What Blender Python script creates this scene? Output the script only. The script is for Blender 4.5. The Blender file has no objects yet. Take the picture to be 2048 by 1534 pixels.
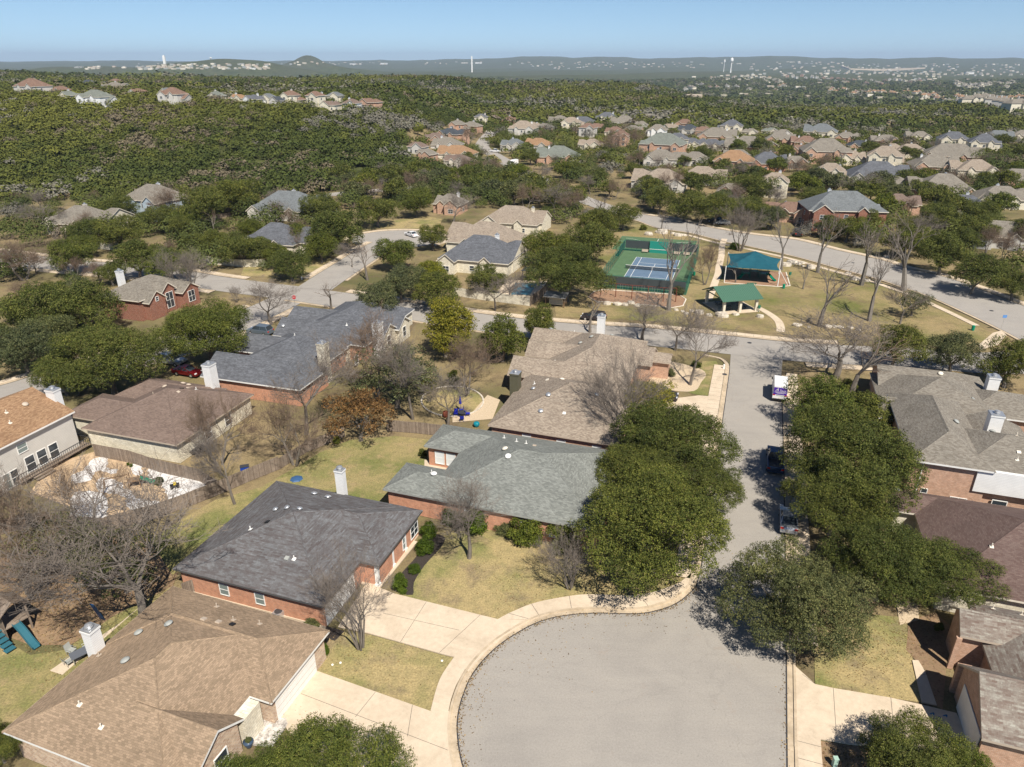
import bpy, bmesh, math, random
import numpy as np
from mathutils import Vector
from mathutils.geometry import tessellate_polygon
random.seed(7)
SC = bpy.context.scene
# ---------------------------------------------------------------- camera, sky, sun, exposure
F = 1421.0; PIT = math.atan((767-122)/F); CH = 46.0
sP, cP = math.sin(PIT), math.cos(PIT)
cam = bpy.data.cameras.new('camera'); co = bpy.data.objects.new('camera', cam)
SC.collection.objects.link(co)
cam.sensor_width = 36.0; cam.lens = F/2048*36.0; cam.clip_start = 0.5; cam.clip_end = 90000
co.location = (0, 0, CH); co.rotation_euler = (math.radians(90)-PIT, 0, 0)
SC.camera = co
SUN_EL = math.radians(53); SAZ = (0.40, -0.92)          # towards the sun
W = bpy.data.worlds.new('World'); SC.world = W; W.use_nodes = True
nt = W.node_tree; bg = nt.nodes['Background']; sky = nt.nodes.new('ShaderNodeTexSky')
sky.sky_type = 'NISHITA'; sky.sun_disc = False; sky.sun_elevation = SUN_EL
sky.sun_rotation = math.atan2(SAZ[0], SAZ[1]); sky.altitude = 300; sky.air_density = 1.0; sky.dust_density = 0.15; sky.ozone_density = 2.5
hs = nt.nodes.new('ShaderNodeMix'); hs.data_type = 'RGBA'; hs.blend_type = 'MULTIPLY'; hs.inputs[0].default_value = 1; hs.inputs[7].default_value = (.93,.985,1.03,1)
tcs = nt.nodes.new('ShaderNodeTexCoord'); vad = nt.nodes.new('ShaderNodeVectorMath'); vad.operation = 'ADD'; vad.inputs[1].default_value = (0,0,.07)
nt.links.new(tcs.outputs['Generated'], vad.inputs[0]); nt.links.new(vad.outputs[0], sky.inputs[0])
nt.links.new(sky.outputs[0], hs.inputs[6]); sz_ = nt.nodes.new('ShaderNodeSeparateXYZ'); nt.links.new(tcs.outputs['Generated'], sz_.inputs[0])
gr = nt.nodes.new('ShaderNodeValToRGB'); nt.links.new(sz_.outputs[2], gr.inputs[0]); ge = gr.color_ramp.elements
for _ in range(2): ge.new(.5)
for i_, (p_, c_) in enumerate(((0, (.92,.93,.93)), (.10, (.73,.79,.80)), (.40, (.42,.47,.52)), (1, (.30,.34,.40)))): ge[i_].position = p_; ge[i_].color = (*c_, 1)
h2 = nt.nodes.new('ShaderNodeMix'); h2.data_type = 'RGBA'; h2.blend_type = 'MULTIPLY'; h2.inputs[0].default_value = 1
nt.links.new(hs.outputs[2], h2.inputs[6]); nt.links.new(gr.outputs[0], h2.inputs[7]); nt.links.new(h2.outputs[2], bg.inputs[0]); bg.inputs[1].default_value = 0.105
HAZE = 5.6e-5
sl = bpy.data.lights.new('sun', 'SUN'); sl.energy = 5.0; sl.angle = math.radians(0.53); sl.color = (1, 0.935, 0.83)
so = bpy.data.objects.new('sun', sl); SC.collection.objects.link(so)
so.rotation_euler = Vector((SAZ[0]*math.cos(SUN_EL), SAZ[1]*math.cos(SUN_EL), math.sin(SUN_EL))).to_track_quat('Z', 'Y').to_euler()
SC.view_settings.view_transform = 'Standard'; SC.view_settings.look = 'None'
SC.view_settings.exposure = 0.45; SC.view_settings.gamma = 1.0
SC.render.engine = 'CYCLES'; SC.cycles.use_denoising = True
SC.cycles.max_bounces = 5; SC.cycles.diffuse_bounces = 2; SC.cycles.glossy_bounces = 2
SC.cycles.transparent_max_bounces = 6; SC.cycles.volume_bounces = 0; SC.cycles.transmission_bounces = 2
GA = math.radians(-18.5)                                   # the street grid of the whole estate
# ---------------------------------------------------------------- terrain height
def sm(t):
    t = np.clip(t, 0, 1); return t*t*(3-2*t)
def th(x, y):
    x = np.asarray(x, float); y = np.asarray(y, float); r = np.hypot(x, y)
    az = x/np.maximum(y, 1.0)
    g = lambda cx, cy, sx, sy: np.exp(-((x-cx)/sx)**2-((y-cy)/sy)**2)
    left = sm((-x-10)/95)*sm((y-262)/215)
    z = 24*left*(1-.72*sm((y-540)/330))
    z = z+20*g(-900, 1250, 420, 380)*sm((y-600)/400)+3*g(-330, 800, 330, 300)
    z = z+12*g(-20, 1120, 400, 230)
    st = np.where(az > 0.2, 1300, 1350)
    st = 1350-620*sm((az-0.10)/0.16)
    dr = sm((r-st)/1300)
    z = z*(1-dr)-42*dr
    z = z+np.where(r > 520, (np.sin(x/97+1.3)*np.cos(y/131)+np.sin(x/53+y/71))*2.2*sm((r-520)/500), 0)
    z = z+np.where(r > 1800, (np.sin(x/410+1)*np.sin(y/530)+np.sin(x/260-y/330+2))*6*sm((r-1800)/2000), 0)
    z = z-14*g(430, 1050, 150, 330)+9*g(560, 930, 150, 120)
    z = z+70*g(-1950, 4700, 420, 330)+62*g(-1560, 4800, 330, 300)+98*g(-1640, 6300, 150, 300)+60*g(-1500, 6000, 420, 300)
    z = z+52*g(-2750, 5000, 600, 400)
    amp = 78+62*sm((az+0.25)/0.3)-26*sm((az-0.35)/0.3)
    wob = 1+0.09*np.sin(az*23+.6)+0.05*np.sin(az*61)+0.025*np.sin(az*140)
    z = z+amp*wob*sm((r-8500)/4500)*np.where(y > 0, 1, 0)
    z = z+12*np.sin(az*31+2)*sm((r-7500)/1500)*sm((11000-r)/1500)
    return z*np.where(y > 0, 1, 0)
def at(u, v, z=None):
    a = (u-1024)/F; b = (v-767)/F
    if z is None:
        dx, dy, dz = a, cP-b*sP, -(sP+b*cP)
        t = CH/max(-dz, 1e-3) if dz < -1e-3 else 30000
        if t*dy < 255: return (a*t, dy*t, 0.0)
        s = 200.0
        while s < 30000:
            if CH+dz*s < float(th(dx*s, dy*s)): break
            s *= 1.01
        lo, hi = s/1.01, s
        for _ in range(12):
            m = (lo+hi)/2
            if CH+dz*m < float(th(dx*m, dy*m)): hi = m
            else: lo = m
        return (dx*hi, dy*hi, float(th(dx*hi, dy*hi)))
    d = (CH-z)/(sP+b*cP)
    return (a*d, (cP-b*sP)*d, z)
def depth(p): return p[1]*cP+(CH-p[2])*sP
def ppm(p): return F/depth(p)                              # photo pixels per metre there
def px(p):
    d = depth(p); return (1024+F*p[0]/d, 767+F*((CH-p[2])*cP-p[1]*sP)/d)
# ---------------------------------------------------------------- materials
MATS = {}
def mat(name, col=(.5,.5,.5), rough=.8, metal=0, spec=.3, emit=None):
    if name in MATS: return MATS[name]
    m = bpy.data.materials.new(name); m.use_nodes = True
    b = m.node_tree.nodes['Principled BSDF']; b.inputs['Base Color'].default_value = (*col, 1)
    b.inputs['Roughness'].default_value = rough; b.inputs['Metallic'].default_value = metal
    b.inputs['Specular IOR Level'].default_value = spec
    MATS[name] = m; return m
class NT:
    def __init__(s, m): s.m = m; s.t = m.node_tree; s.b = s.t.nodes['Principled BSDF']
    def n(s, ty, **k):
        x = s.t.nodes.new(ty)
        for a, b in k.items():
            if a[0] == '_': x.inputs[a[1:].replace('_', ' ')].default_value = b
            else: setattr(x, a, b)
        return x
    def l(s, a, b): s.t.links.new(a, b)
    def tex(s, kind='Object'): return s.n('ShaderNodeTexCoord').outputs[kind]
    def noise(s, co, scale, det=4, rough=.6, dist=0):
        x = s.n('ShaderNodeTexNoise', _Scale=scale, _Detail=det, _Roughness=rough, _Distortion=dist); s.l(co, x.inputs['Vector']); return x.outputs['Fac']
    def ramp(s, f, stops):
        x = s.n('ShaderNodeValToRGB'); s.l(f, x.inputs[0]); e = x.color_ramp.elements
        while len(e) < len(stops): e.new(.5)
        for i, (p, c) in enumerate(stops): e[i].position = p; e[i].color = (*c, 1) if len(c) == 3 else c
        return x.outputs[0]
    def mix(s, f, a, b, mode='MIX'):
        x = s.n('ShaderNodeMix', data_type='RGBA', blend_type=mode)
        if isinstance(f, (int, float)): x.inputs[0].default_value = f
        else: s.l(f, x.inputs[0])
        for i, v in ((6, a), (7, b)):
            if isinstance(v, tuple): x.inputs[i].default_value = (*v, 1)
            else: s.l(v, x.inputs[i])
        return x.outputs[2]
    def col(s, c): s.l(c, s.b.inputs['Base Color'])
    def bump(s, f, st=.3, d=.02):
        x = s.n('ShaderNodeBump', _Strength=st, _Distance=d); s.l(f, x.inputs['Height']); s.l(x.outputs[0], s.b.inputs['Normal'])
def sc3(c, k): return tuple(min(1, x*k) for x in c)
def shingle(name, c, var=.25, warm=None, w=.32, h=.145, blotch=.0, mort=.55):
    if name in MATS: return MATS[name]
    m = mat(name, c, .92, spec=.15); q = NT(m); uv = q.tex('UV')
    br = q.n('ShaderNodeTexBrick', _Scale=1.0, _Mortar_Size=.012, _Brick_Width=w, _Row_Height=h, _Bias=0.0, _Mortar_Smooth=.6)
    br.offset = .5; q.l(uv, br.inputs['Vector'])
    wc = warm or c
    br.inputs['Color1'].default_value = (*sc3(c, 1+var), 1); br.inputs['Color2'].default_value = (*sc3(wc, 1-var), 1); br.inputs['Mortar'].default_value = (*sc3(c, mort), 1)
    out = br.outputs['Color']
    if blotch:
        b2 = q.n('ShaderNodeTexBrick', _Scale=1.0, _Mortar_Size=0.0, _Brick_Width=.95, _Row_Height=h*1.0)
        b2.offset = .37; b2.inputs['Color1'].default_value = (*sc3(c, 1+blotch), 1); b2.inputs['Color2'].default_value = (*sc3(wc, 1-blotch), 1); q.l(uv, b2.inputs['Vector'])
        out = q.mix(.55, out, b2.outputs['Color'])
        nn = q.noise(uv, 1.6, 5, .7); out = q.mix(q.ramp(nn, [(.42, (0,0,0)), (.58, (1,1,1))]), out, q.mix(.5, out, sc3(wc, .75)))
    n2 = q.noise(uv, .35, 5, .65); out = q.mix(1.0, out, q.ramp(n2, [(.25, (.80,.80,.80)), (.75, (1.12,1.12,1.12))]), 'MULTIPLY')
    n3 = q.noise(uv, 9, 2); out = q.mix(1.0, out, q.ramp(n3, [(.3, (.9,.9,.9)), (.7, (1.08,1.08,1.08))]), 'MULTIPLY')
    q.col(out); q.bump(br.outputs['Fac'], -.35, .02); return m
def brickmat(name, c1, c2, mort=(.36,.28,.22), w=.24, h=.08, ms=.012):
    if name in MATS: return MATS[name]
    m = mat(name, c1, .9, spec=.15); q = NT(m); uv = q.tex('UV')
    br = q.n('ShaderNodeTexBrick', _Scale=1.0, _Mortar_Size=ms, _Brick_Width=w, _Row_Height=h); q.l(uv, br.inputs['Vector'])
    br.inputs['Color1'].default_value = (*c1, 1); br.inputs['Color2'].default_value = (*c2, 1); br.inputs['Mortar'].default_value = (*mort, 1)
    n2 = q.noise(uv, 1.7, 5, .7); out = q.mix(1.0, br.outputs['Color'], q.ramp(n2, [(.3, (.78,.78,.78)), (.7, (1.15,1.15,1.15))]), 'MULTIPLY')
    q.col(out); q.bump(br.outputs['Fac'], -.3, .01); return m
def siding(name, c, h=.19):
    if name in MATS: return MATS[name]
    m = mat(name, c, .6); q = NT(m); uv = q.tex('UV'); sp = q.n('ShaderNodeSeparateXYZ'); q.l(uv, sp.inputs[0])
    d = q.n('ShaderNodeMath', operation='DIVIDE'); q.l(sp.outputs[1], d.inputs[0]); d.inputs[1].default_value = h
    f = q.n('ShaderNodeMath', operation='FRACT'); q.l(d.outputs[0], f.inputs[0])
    n2 = q.noise(uv, .9, 4); base = q.mix(1.0, q.ramp(f.outputs[0], [(0, sc3(c,.66)), (.08, sc3(c,.80)), (.16, c), (1, sc3(c,.97))]), q.ramp(n2, [(.3, (.92,.92,.92)), (.7, (1.03,1.03,1.03))]), 'MULTIPLY'); q.col(base); return m
def noisy(name, stops, scale=2.0, det=6, rough=.9, bump=0, coord='Object', scale2=None, mul=(.8, 1.15), metal=0, spec=.2, bd=.02):
    if name in MATS: return MATS[name]
    m = mat(name, stops[0][1], rough, metal, spec); q = NT(m); c = q.tex(coord)
    f = q.noise(c, scale, det, .65); out = q.ramp(f, stops)
    if scale2:
        g = q.noise(c, scale2, 5, .7); out = q.mix(1.0, out, q.ramp(g, [(.3, (mul[0],)*3), (.7, (mul[1],)*3)]), 'MULTIPLY')
    q.col(out)
    if bump: q.bump(f, bump, bd)
    return m
def grassmat(name, green, gold, brown, bias=.5, s1=.10, s2=.5):
    if name in MATS: return MATS[name]
    m = mat(name, green, .95, spec=.1); q = NT(m); c = q.tex('Object')
    a = q.noise(c, s1, 4, .6); b = q.noise(c, s2, 5, .65)
    base = q.ramp(a, [(bias-.12, green), (bias+.1, gold)])
    base = q.mix(q.ramp(b, [(.50, (0,0,0)), (.66, (.85,.85,.85))]), base, brown)
    fine = q.noise(c, 5.5, 6, .8); base = q.mix(1.0, base, q.ramp(fine, [(.30, (.50,.50,.48)), (.52, (1,1,1)), (.72, (1.5,1.45,1.3))]), 'MULTIPLY')
    mid = q.noise(c, 1.3, 3, .6); base = q.mix(1.0, base, q.ramp(mid, [(.3, (.84,.86,.84)), (.7, (1.13,1.1,1.08))]), 'MULTIPLY')
    q.col(base); q.bump(fine, .5, .06); return m
def leafmat(name, c1, c2, c3, k=.07, dead=(.13,.10,.05), dk=.08):
    if name in MATS: return MATS[name]
    m = mat(name, c1, .8, spec=.1); q = NT(m)
    g = q.n('ShaderNodeNewGeometry'); r = g.outputs['Random Per Island']
    oi = q.n('ShaderNodeObjectInfo')
    base = q.ramp(r, [(0, sc3(c1,.72)), (.5, sc3(c2,.82)), (.92, c3), (1.0, dead)])
    n = q.noise(q.tex('Object'), 2.6, 3, .55)
    base = q.mix(1.0, base, q.ramp(n, [(.3, (.66,.72,.70)), (.7, (1.30,1.28,1.0))]), 'MULTIPLY')
    base = q.mix(1.0, base, q.ramp(oi.outputs['Random'], [(0, (.80,.84,.86)), (.35, (1.0,1,1)), (.7, (1.12,1.08,.95)), (1, (.90,1.0,.85))]), 'MULTIPLY')
    q.col(base)
    tr = q.n('ShaderNodeBsdfTranslucent'); q.l(q.mix(1.0, base, (1.3,1.5,.7), 'MULTIPLY'), tr.inputs[0])
    ms = q.n('ShaderNodeMixShader', _Fac=k); q.l(q.b.outputs[0], ms.inputs[1]); q.l(tr.outputs[0], ms.inputs[2])
    q.l(ms.outputs[0], q.t.nodes['Material Output'].inputs[0]); return m
M = {}
def asphalt(name, c1, c2, crack=1.0):
    m = mat(name, c1, .93, spec=.15); q = NT(m); c = q.tex('Object')
    base = q.ramp(q.noise(c, 7, 8, .7), [(.3, c1), (.7, c2)])
    base = q.mix(1.0, base, q.ramp(q.noise(c, .16, 5, .6, 1.5), [(.3, (.93,.93,.935)), (.5, (1,1,1)), (.72, (1.06,1.055,1.045))]), 'MULTIPLY')
    mp = q.n('ShaderNodeMapping'); mp.inputs['Rotation'].default_value = (0,0,1.1); mp.inputs['Scale'].default_value = (.25,2.2,1); q.l(c, mp.inputs[0])
    base = q.mix(1.0, base, q.ramp(q.noise(mp.outputs[0], .55, 4, .6), [(.35, (.965,.965,.97)), (.6, (1.01,1.01,1.01))]), 'MULTIPLY')
    base = q.mix(q.ramp(q.noise(c, 3.2, 3, .5), [(.70, (0,0,0)), (.76, (.55,.55,.55))]), base, (.12,.105,.095))
    base = q.mix(q.ramp(q.noise(c, .31, 6, .75), [(.60, (0,0,0)), (.72, (.30,.30,.30))]), base, (.30,.22,.165))
    v = q.n('ShaderNodeTexVoronoi', feature='DISTANCE_TO_EDGE', _Scale=.11*crack)
    w = q.n('ShaderNodeMix', data_type='VECTOR'); w.inputs[0].default_value = .06
    nn = q.n('ShaderNodeTexNoise', _Scale=.5, _Detail=6.0); q.l(c, nn.inputs['Vector']); va = q.n('ShaderNodeVectorMath', operation='MULTIPLY_ADD'); va.inputs[1].default_value = (3.5,3.5,0); q.l(nn.outputs['Color'], va.inputs[0]); q.l(c, va.inputs[2]); q.l(va.outputs[0], v.inputs['Vector'])
    base = q.mix(q.ramp(v.outputs['Distance'], [(0, (.13,.13,.13)), (.003, (.08,.08,.08)), (.006, (0,0,0))]), base, (.14,.13,.12))
    q.col(base); q.bump(q.noise(c, 14, 4), .25, .01); return m
M['asphalt'] = asphalt('asphalt', (.285,.262,.232), (.365,.338,.303))
M['asphalt_far'] = asphalt('asphalt_worn', (.29,.268,.242), (.36,.335,.305))
def concrete(name, c1, c2):
    m = mat(name, c1, .9, spec=.15); q = NT(m); c = q.tex('Object')
    base = q.ramp(q.noise(c, 2.5, 8, .7), [(.3, c1), (.7, c2)])
    base = q.mix(1.0, base, q.ramp(q.noise(c, .25, 6, .7, .8), [(.3, (.82,.81,.79)), (.55, (1,1,1)), (.75, (1.06,1.06,1.05))]), 'MULTIPLY')
    base = q.mix(q.ramp(q.noise(c, .9, 6, .75), [(.58, (0,0,0)), (.72, (.35,.35,.35))]), base, (.33,.26,.18))
    base = q.mix(q.ramp(q.noise(c, 6, 3, .5), [(.72, (0,0,0)), (.78, (.5,.5,.5))]), base, (.20,.17,.13))
    q.col(base); q.bump(q.noise(c, 20, 3), .15, .01); return m
M['concrete'] = concrete('concrete', (.555,.455,.34), (.65,.54,.41))
M['kerb'] = noisy('kerb_concrete', [(.3, (.44,.35,.24)), (.7, (.60,.49,.36))], 1.7, 8, .9, 0, scale2=.35, mul=(.7,1.1))
M['seal'] = noisy('tar_seal', [(.3, (.035,.035,.04)), (.7, (.06,.06,.065))], 6)
M['grass'] = grassmat('mixed_grass', (.17,.165,.055), (.37,.285,.15), (.22,.155,.09), .48)
M['ground'] = grassmat('dry_ground', (.15,.14,.055), (.33,.25,.12), (.20,.145,.085), .42, .045, .28)
M['lawn_green'] = grassmat('green_lawn', (.155,.175,.058), (.30,.25,.12), (.33,.255,.14), .50, .12, .35)
M['lawn_gold'] = grassmat('golden_lawn', (.185,.195,.07), (.37,.295,.15), (.23,.18,.115), .45, .13, .33)
M['lawn_park'] = grassmat('park_lawn', (.145,.155,.05), (.30,.235,.125), (.185,.14,.085), .46, .06, .16)
M['dirt'] = noisy('leaf_litter', [(.3, (.14,.088,.05)), (.5, (.29,.195,.12)), (.7, (.18,.145,.075))], 2.2, 8, .95, .4, scale2=.3)
M['mulch'] = noisy('dark_mulch', [(.3, (.025,.02,.018)), (.7, (.07,.058,.05))], 9, 8, 1, .5)
M['mulch_red'] = noisy('wood_chip_mulch', [(.3, (.25,.15,.09)), (.7, (.37,.23,.15))], 3.5, 8, 1, .4, scale2=.2)
M['gravel'] = noisy('white_gravel', [(.3, (.55,.52,.5)), (.7, (.88,.86,.84))], 6, 8, .95, .5, scale2=.8, mul=(.75,1.05))
M['tan_gravel'] = noisy('tan_gravel', [(.3, (.42,.33,.22)), (.7, (.62,.5,.36))], 5, 8, .95, .4)
M['sand'] = noisy('pale_sand', [(.3, (.40,.28,.17)), (.7, (.55,.41,.27))], 1.5, 8, .95, .2)
M['rock'] = noisy('limestone', [(.3, (.40,.34,.27)), (.7, (.72,.66,.56))], 1.8, 8, .9, .6, scale2=.6, bd=.08)
M['flag'] = noisy('flagstone', [(.35, (.22,.2,.18)), (.5, (.5,.46,.42)), (.7, (.75,.72,.68))], 3, 5, .9, .4)
M['wood'] = brickmat('fence_boards', (.20,.155,.12), (.31,.25,.20), (.05,.04,.03), w=.14, h=2.6, ms=.008)
M['wood_new'] = noisy('brown_timber', [(.3, (.16,.10,.06)), (.7, (.30,.2,.12))], 4, 5)
M['white'] = noisy('white_paint', [(.3, (.76,.75,.72)), (.7, (.84,.83,.80))], 2, 4, .55)
M['cream'] = noisy('cream_paint', [(.3, (.66,.60,.50)), (.7, (.76,.70,.60))], 2, 4, .6)
M['trim_tan'] = mat('tan_trim', (.48,.40,.32), .6)
M['trim_dark'] = mat('dark_gutter', (.10,.10,.10), .5)
M['glass'] = mat('window_glass', (.035,.045,.055), .08, spec=.6)
M['blind'] = mat('white_blinds', (.72,.75,.76), .5)
M['screen'] = mat('solar_screen', (.20,.24,.23), .6)
M['metal'] = mat('galvanised_metal', (.6,.61,.62), .35, .7)
M['black'] = mat('black_plastic', (.02,.02,.022), .5)
M['darkgrey'] = mat('dark_grey_metal', (.07,.07,.075), .45, .3)
M['ventgrey'] = mat('grey_vent', (.33,.34,.32), .5)
M['olive_sid'] = siding('olive_siding', (.105,.10,.065))
M['white_sid'] = siding('white_siding', (.80,.80,.79))
M['white_sid2'] = siding('pale_siding', (.60,.575,.53))
M['blue_sid'] = siding('pale_blue_siding', (.46,.55,.62))
M['grey_sid'] = siding('grey_siding', (.42,.44,.44))
M['brick_org'] = brickmat('orange_brick', (.58,.24,.14), (.68,.32,.19))
M['brick_red'] = brickmat('red_brick', (.21,.050,.027), (.29,.08,.043))
M['brick_tan'] = brickmat('tan_brick', (.52,.29,.19), (.66,.42,.30))
M['stone'] = brickmat('cream_limestone', (.66,.60,.47), (.78,.73,.60), (.5,.45,.36), w=.5, h=.24, ms=.015)
M['stone_tan'] = brickmat('tan_rubble', (.42,.27,.19), (.62,.47,.34), (.55,.47,.38), w=.3, h=.16, ms=.02)
M['bark'] = noisy('bark', [(.3, (.10,.085,.07)), (.7, (.24,.21,.18))], 5, 6, .95, .6, coord='Object')
M['bark_pale'] = noisy('pale_bark', [(.3, (.12,.105,.09)), (.7, (.27,.245,.215))], 5, 6, .95, .5, coord='Object')
M['twig'] = noisy('grey_twigs', [(.3, (.12,.10,.085)), (.7, (.235,.20,.17))], .9, 4, .95)
M['twig_brown'] = noisy('brown_twigs', [(.3, (.125,.088,.062)), (.7, (.235,.17,.125))], .9, 4, .95)
M['leaf_oak'] = leafmat('live_oak_leaf', (.054,.071,.020), (.106,.123,.034), (.178,.180,.055))
M['leaf_grey'] = leafmat('grey_oak_leaf', (.056,.070,.034), (.108,.120,.060), (.175,.178,.095))
M['leaf_green'] = leafmat('bright_leaf', (.058,.078,.016), (.118,.134,.028), (.185,.185,.042))
M['leaf_yellow'] = leafmat('yellow_green_leaf', (.10,.11,.018), (.20,.19,.03), (.29,.245,.04))
M['leaf_rust'] = leafmat('rusty_leaf', (.115,.06,.028), (.21,.11,.048), (.28,.165,.08), dead=(.08,.06,.05))
M['hedge'] = leafmat('hedge_leaf', (.035,.065,.009), (.08,.12,.016), (.125,.165,.027), dead=(.05,.08,.02))
ROOF = {
 'tan': shingle('tan_shingle', (0.325,0.237,0.163), .13, (0.275,0.204,0.138), w=.30, h=.14, mort=.66),
 'tan_old': shingle('tan_old', (0.363,0.259,0.182), .13, (0.319,0.220,0.154), w=.30, h=.14, mort=.66),
 'charcoal': shingle('charcoal_shingle', (0.150,0.157,0.164), .22, (0.125,0.105,0.103), blotch=.3),
 'sage': shingle('sage_shingle', (.215,.225,.208), .17, (.182,.192,.178), w=.30, mort=.72),
 'taupe': shingle('taupe_shingle', (0.306,0.258,0.206), .17, (0.258,0.204,0.162), w=.28, mort=.7),
 'slate': shingle('slate_shingle', (0.139,0.147,0.164), .30, (0.105,0.109,0.122), blotch=.22),
 'brown': shingle('brown_shingle', (0.194,0.144,0.119), .12, (0.163,0.119,0.100), mort=.75),
 'maroon': shingle('maroon_shingle', (.150,.108,.094), .1, (0.131,0.085,0.075), mort=.7),
 'orange': shingle('orange_shingle', (.32,.205,.12), .16, (.27,.155,.09), mort=.7),
 'multi': shingle('grey_and_red_shingle', (0.281,0.269,0.231), .25, (0.206,0.144,0.119), w=.33, h=.15, blotch=.3, mort=.5),
 'greytan': shingle('grey_tan_shingle', (0.228,0.208,0.177), .14, (0.183,0.160,0.133), mort=.75),
 'bluegrey': shingle('blue_grey_shingle', (.165,.178,.185), .14, (.135,.145,.15), mort=.75),
 'green': shingle('green_grey_shingle', (.185,.20,.175), .14, (.155,.165,.145), mort=.75),
 'redbrown': shingle('red_brown_shingle', (.22,.145,.11), .14, (.175,.11,.085), mort=.75),
 'dark': shingle('dark_shingle', (.068,.078,.092), .14, (.058,.064,.074), mort=.75),
}
# ---------------------------------------------------------------- mesh tools
C = SC.collection
def tag(o, label=None, cat=None, group=None, kind=None):
    for k, v in (('label', label), ('category', cat), ('group', group), ('kind', kind)):
        if v: o[k] = v
    return o
def thing(name, label, cat, loc=(0,0,0), rz=0, group=None):
    o = bpy.data.objects.new(name, None); C.objects.link(o); o.location = loc; o.rotation_euler = (0,0,rz)
    o.empty_display_size = .3
    return tag(o, label, cat, group)
class MB:
    def __init__(s): s.v = []; s.f = []; s.m = []
    def face(s, pts, m=0):
        i = len(s.v); s.v += [tuple(p) for p in pts]; s.f.append(tuple(range(i, i+len(pts)))); s.m.append(m)
    def box(s, x0, y0, z0, x1, y1, z1, m=0, skip=''):
        p = [(x0,y0,z0),(x1,y0,z0),(x1,y1,z0),(x0,y1,z0),(x0,y0,z1),(x1,y0,z1),(x1,y1,z1),(x0,y1,z1)]
        for k, q in (('b',(0,3,2,1)),('t',(4,5,6,7)),('s',(0,1,5,4)),('e',(1,2,6,5)),('n',(2,3,7,6)),('w',(3,0,4,7))):
            if k not in skip: s.face([p[i] for i in q], m)
    def bar(s, a, b, w, h, m=0, up=(0,0,1)):
        a = Vector(a); b = Vector(b); d = (b-a).normalized(); u = Vector(up)
        if abs(d.dot(u)) > .98: u = Vector((1,0,0))
        x = d.cross(u).normalized()*w/2; y = x.cross(d).normalized()*h/2
        q = [(-1,-1),(1,-1),(1,1),(-1,1)]
        A = [a+x*i+y*j for i, j in q]; B = [b+x*i+y*j for i, j in q]
        s.face(A[::-1], m); s.face(B, m)
        for i in range(4): s.face([A[i], A[(i+1)%4], B[(i+1)%4], B[i]], m)
    def tube(s, pts, rad, n=8, m=0, cap=True):
        rings = []
        for i, p in enumerate(pts):
            p = Vector(p); d = (Vector(pts[min(i+1, len(pts)-1)])-Vector(pts[max(i-1, 0)])).normalized()
            u = Vector((0,0,1)) if abs(d.z) < .9 else Vector((1,0,0))
            x = d.cross(u).normalized(); y = x.cross(d).normalized(); r = rad[i] if hasattr(rad, '__len__') else rad
            rings.append([p+(x*math.cos(2*math.pi*k/n)+y*math.sin(2*math.pi*k/n))*r for k in range(n)])
        for a, b in zip(rings, rings[1:]):
            for k in range(n): s.face([a[k], a[(k+1)%n], b[(k+1)%n], b[k]], m)
        if cap: s.face(rings[0][::-1], m); s.face(rings[-1], m)
    def lathe(s, c, prof, n=16, m=0):
        rings = [[(c[0]+r*math.cos(2*math.pi*k/n), c[1]+r*math.sin(2*math.pi*k/n), c[2]+z) for k in range(n)] for r, z in prof]
        for a, b in zip(rings, rings[1:]):
            for k in range(n): s.face([a[k], a[(k+1)%n], b[(k+1)%n], b[k]], m)
        s.face(rings[-1], m)
    def build(s, name, mats, parent=None, smooth=False, uv=True, bevel=0):
        me = bpy.data.meshes.new(name); me.from_pydata(s.v, [], s.f)
        for m in (mats if isinstance(mats, (list, tuple)) else [mats]): me.materials.append(M[m] if isinstance(m, str) else m)
        me.polygons.foreach_set('material_index', s.m)
        if uv:
            me.update(); lay = me.uv_layers.new(name='UVMap').data
            for p in me.polygons:
                n = p.normal
                if abs(n.z) > .999: a = Vector((1,0,0)); b = Vector((0,1,0))
                else: a = Vector((0,0,1)).cross(n).normalized(); b = n.cross(a)
                for li in p.loop_indices:
                    c = me.vertices[me.loops[li].vertex_index].co; lay[li].uv = (a.dot(c), b.dot(c))
        if smooth or bevel:
            bm = bmesh.new(); bm.from_mesh(me); bmesh.ops.remove_doubles(bm, verts=bm.verts, dist=1e-4)
            if bevel: bmesh.ops.bevel(bm, geom=[e for e in bm.edges if e.calc_face_angle(0) > .5], offset=bevel, segments=2, affect='EDGES', profile=.5)
            bm.to_mesh(me); bm.free()
            if smooth:
                for p in me.polygons: p.use_smooth = True
        me.validate()
        o = bpy.data.objects.new(name, me); C.objects.link(o); o.parent = parent; return o
def npmesh(name, V, n, mats, mi=None, col=None):
    """V: (k*n,3) corners of k loose n-gons"""
    me = bpy.data.meshes.new(name); V = np.asarray(V, np.float32); k = len(V)//n
    me.vertices.add(len(V)); me.vertices.foreach_set('co', V.ravel())
    me.loops.add(len(V)); me.loops.foreach_set('vertex_index', np.arange(len(V), dtype=np.int32))
    me.polygons.add(k); me.polygons.foreach_set('loop_start', np.arange(0, len(V), n, dtype=np.int32))
    if mi is not None: me.polygons.foreach_set('material_index', np.asarray(mi, np.int32))
    for m in mats: me.materials.append(m)
    if col is not None:
        a = me.color_attributes.new('tint', 'FLOAT_COLOR', 'POINT'); a.data.foreach_set('color', np.asarray(col, np.float32).ravel())
    me.update(calc_edges=True); return me
def copy_tree(o, parent=None):
    c = o.copy(); C.objects.link(c); c.parent = parent
    for ch in list(o.children): copy_tree(ch, c)
    return c
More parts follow.
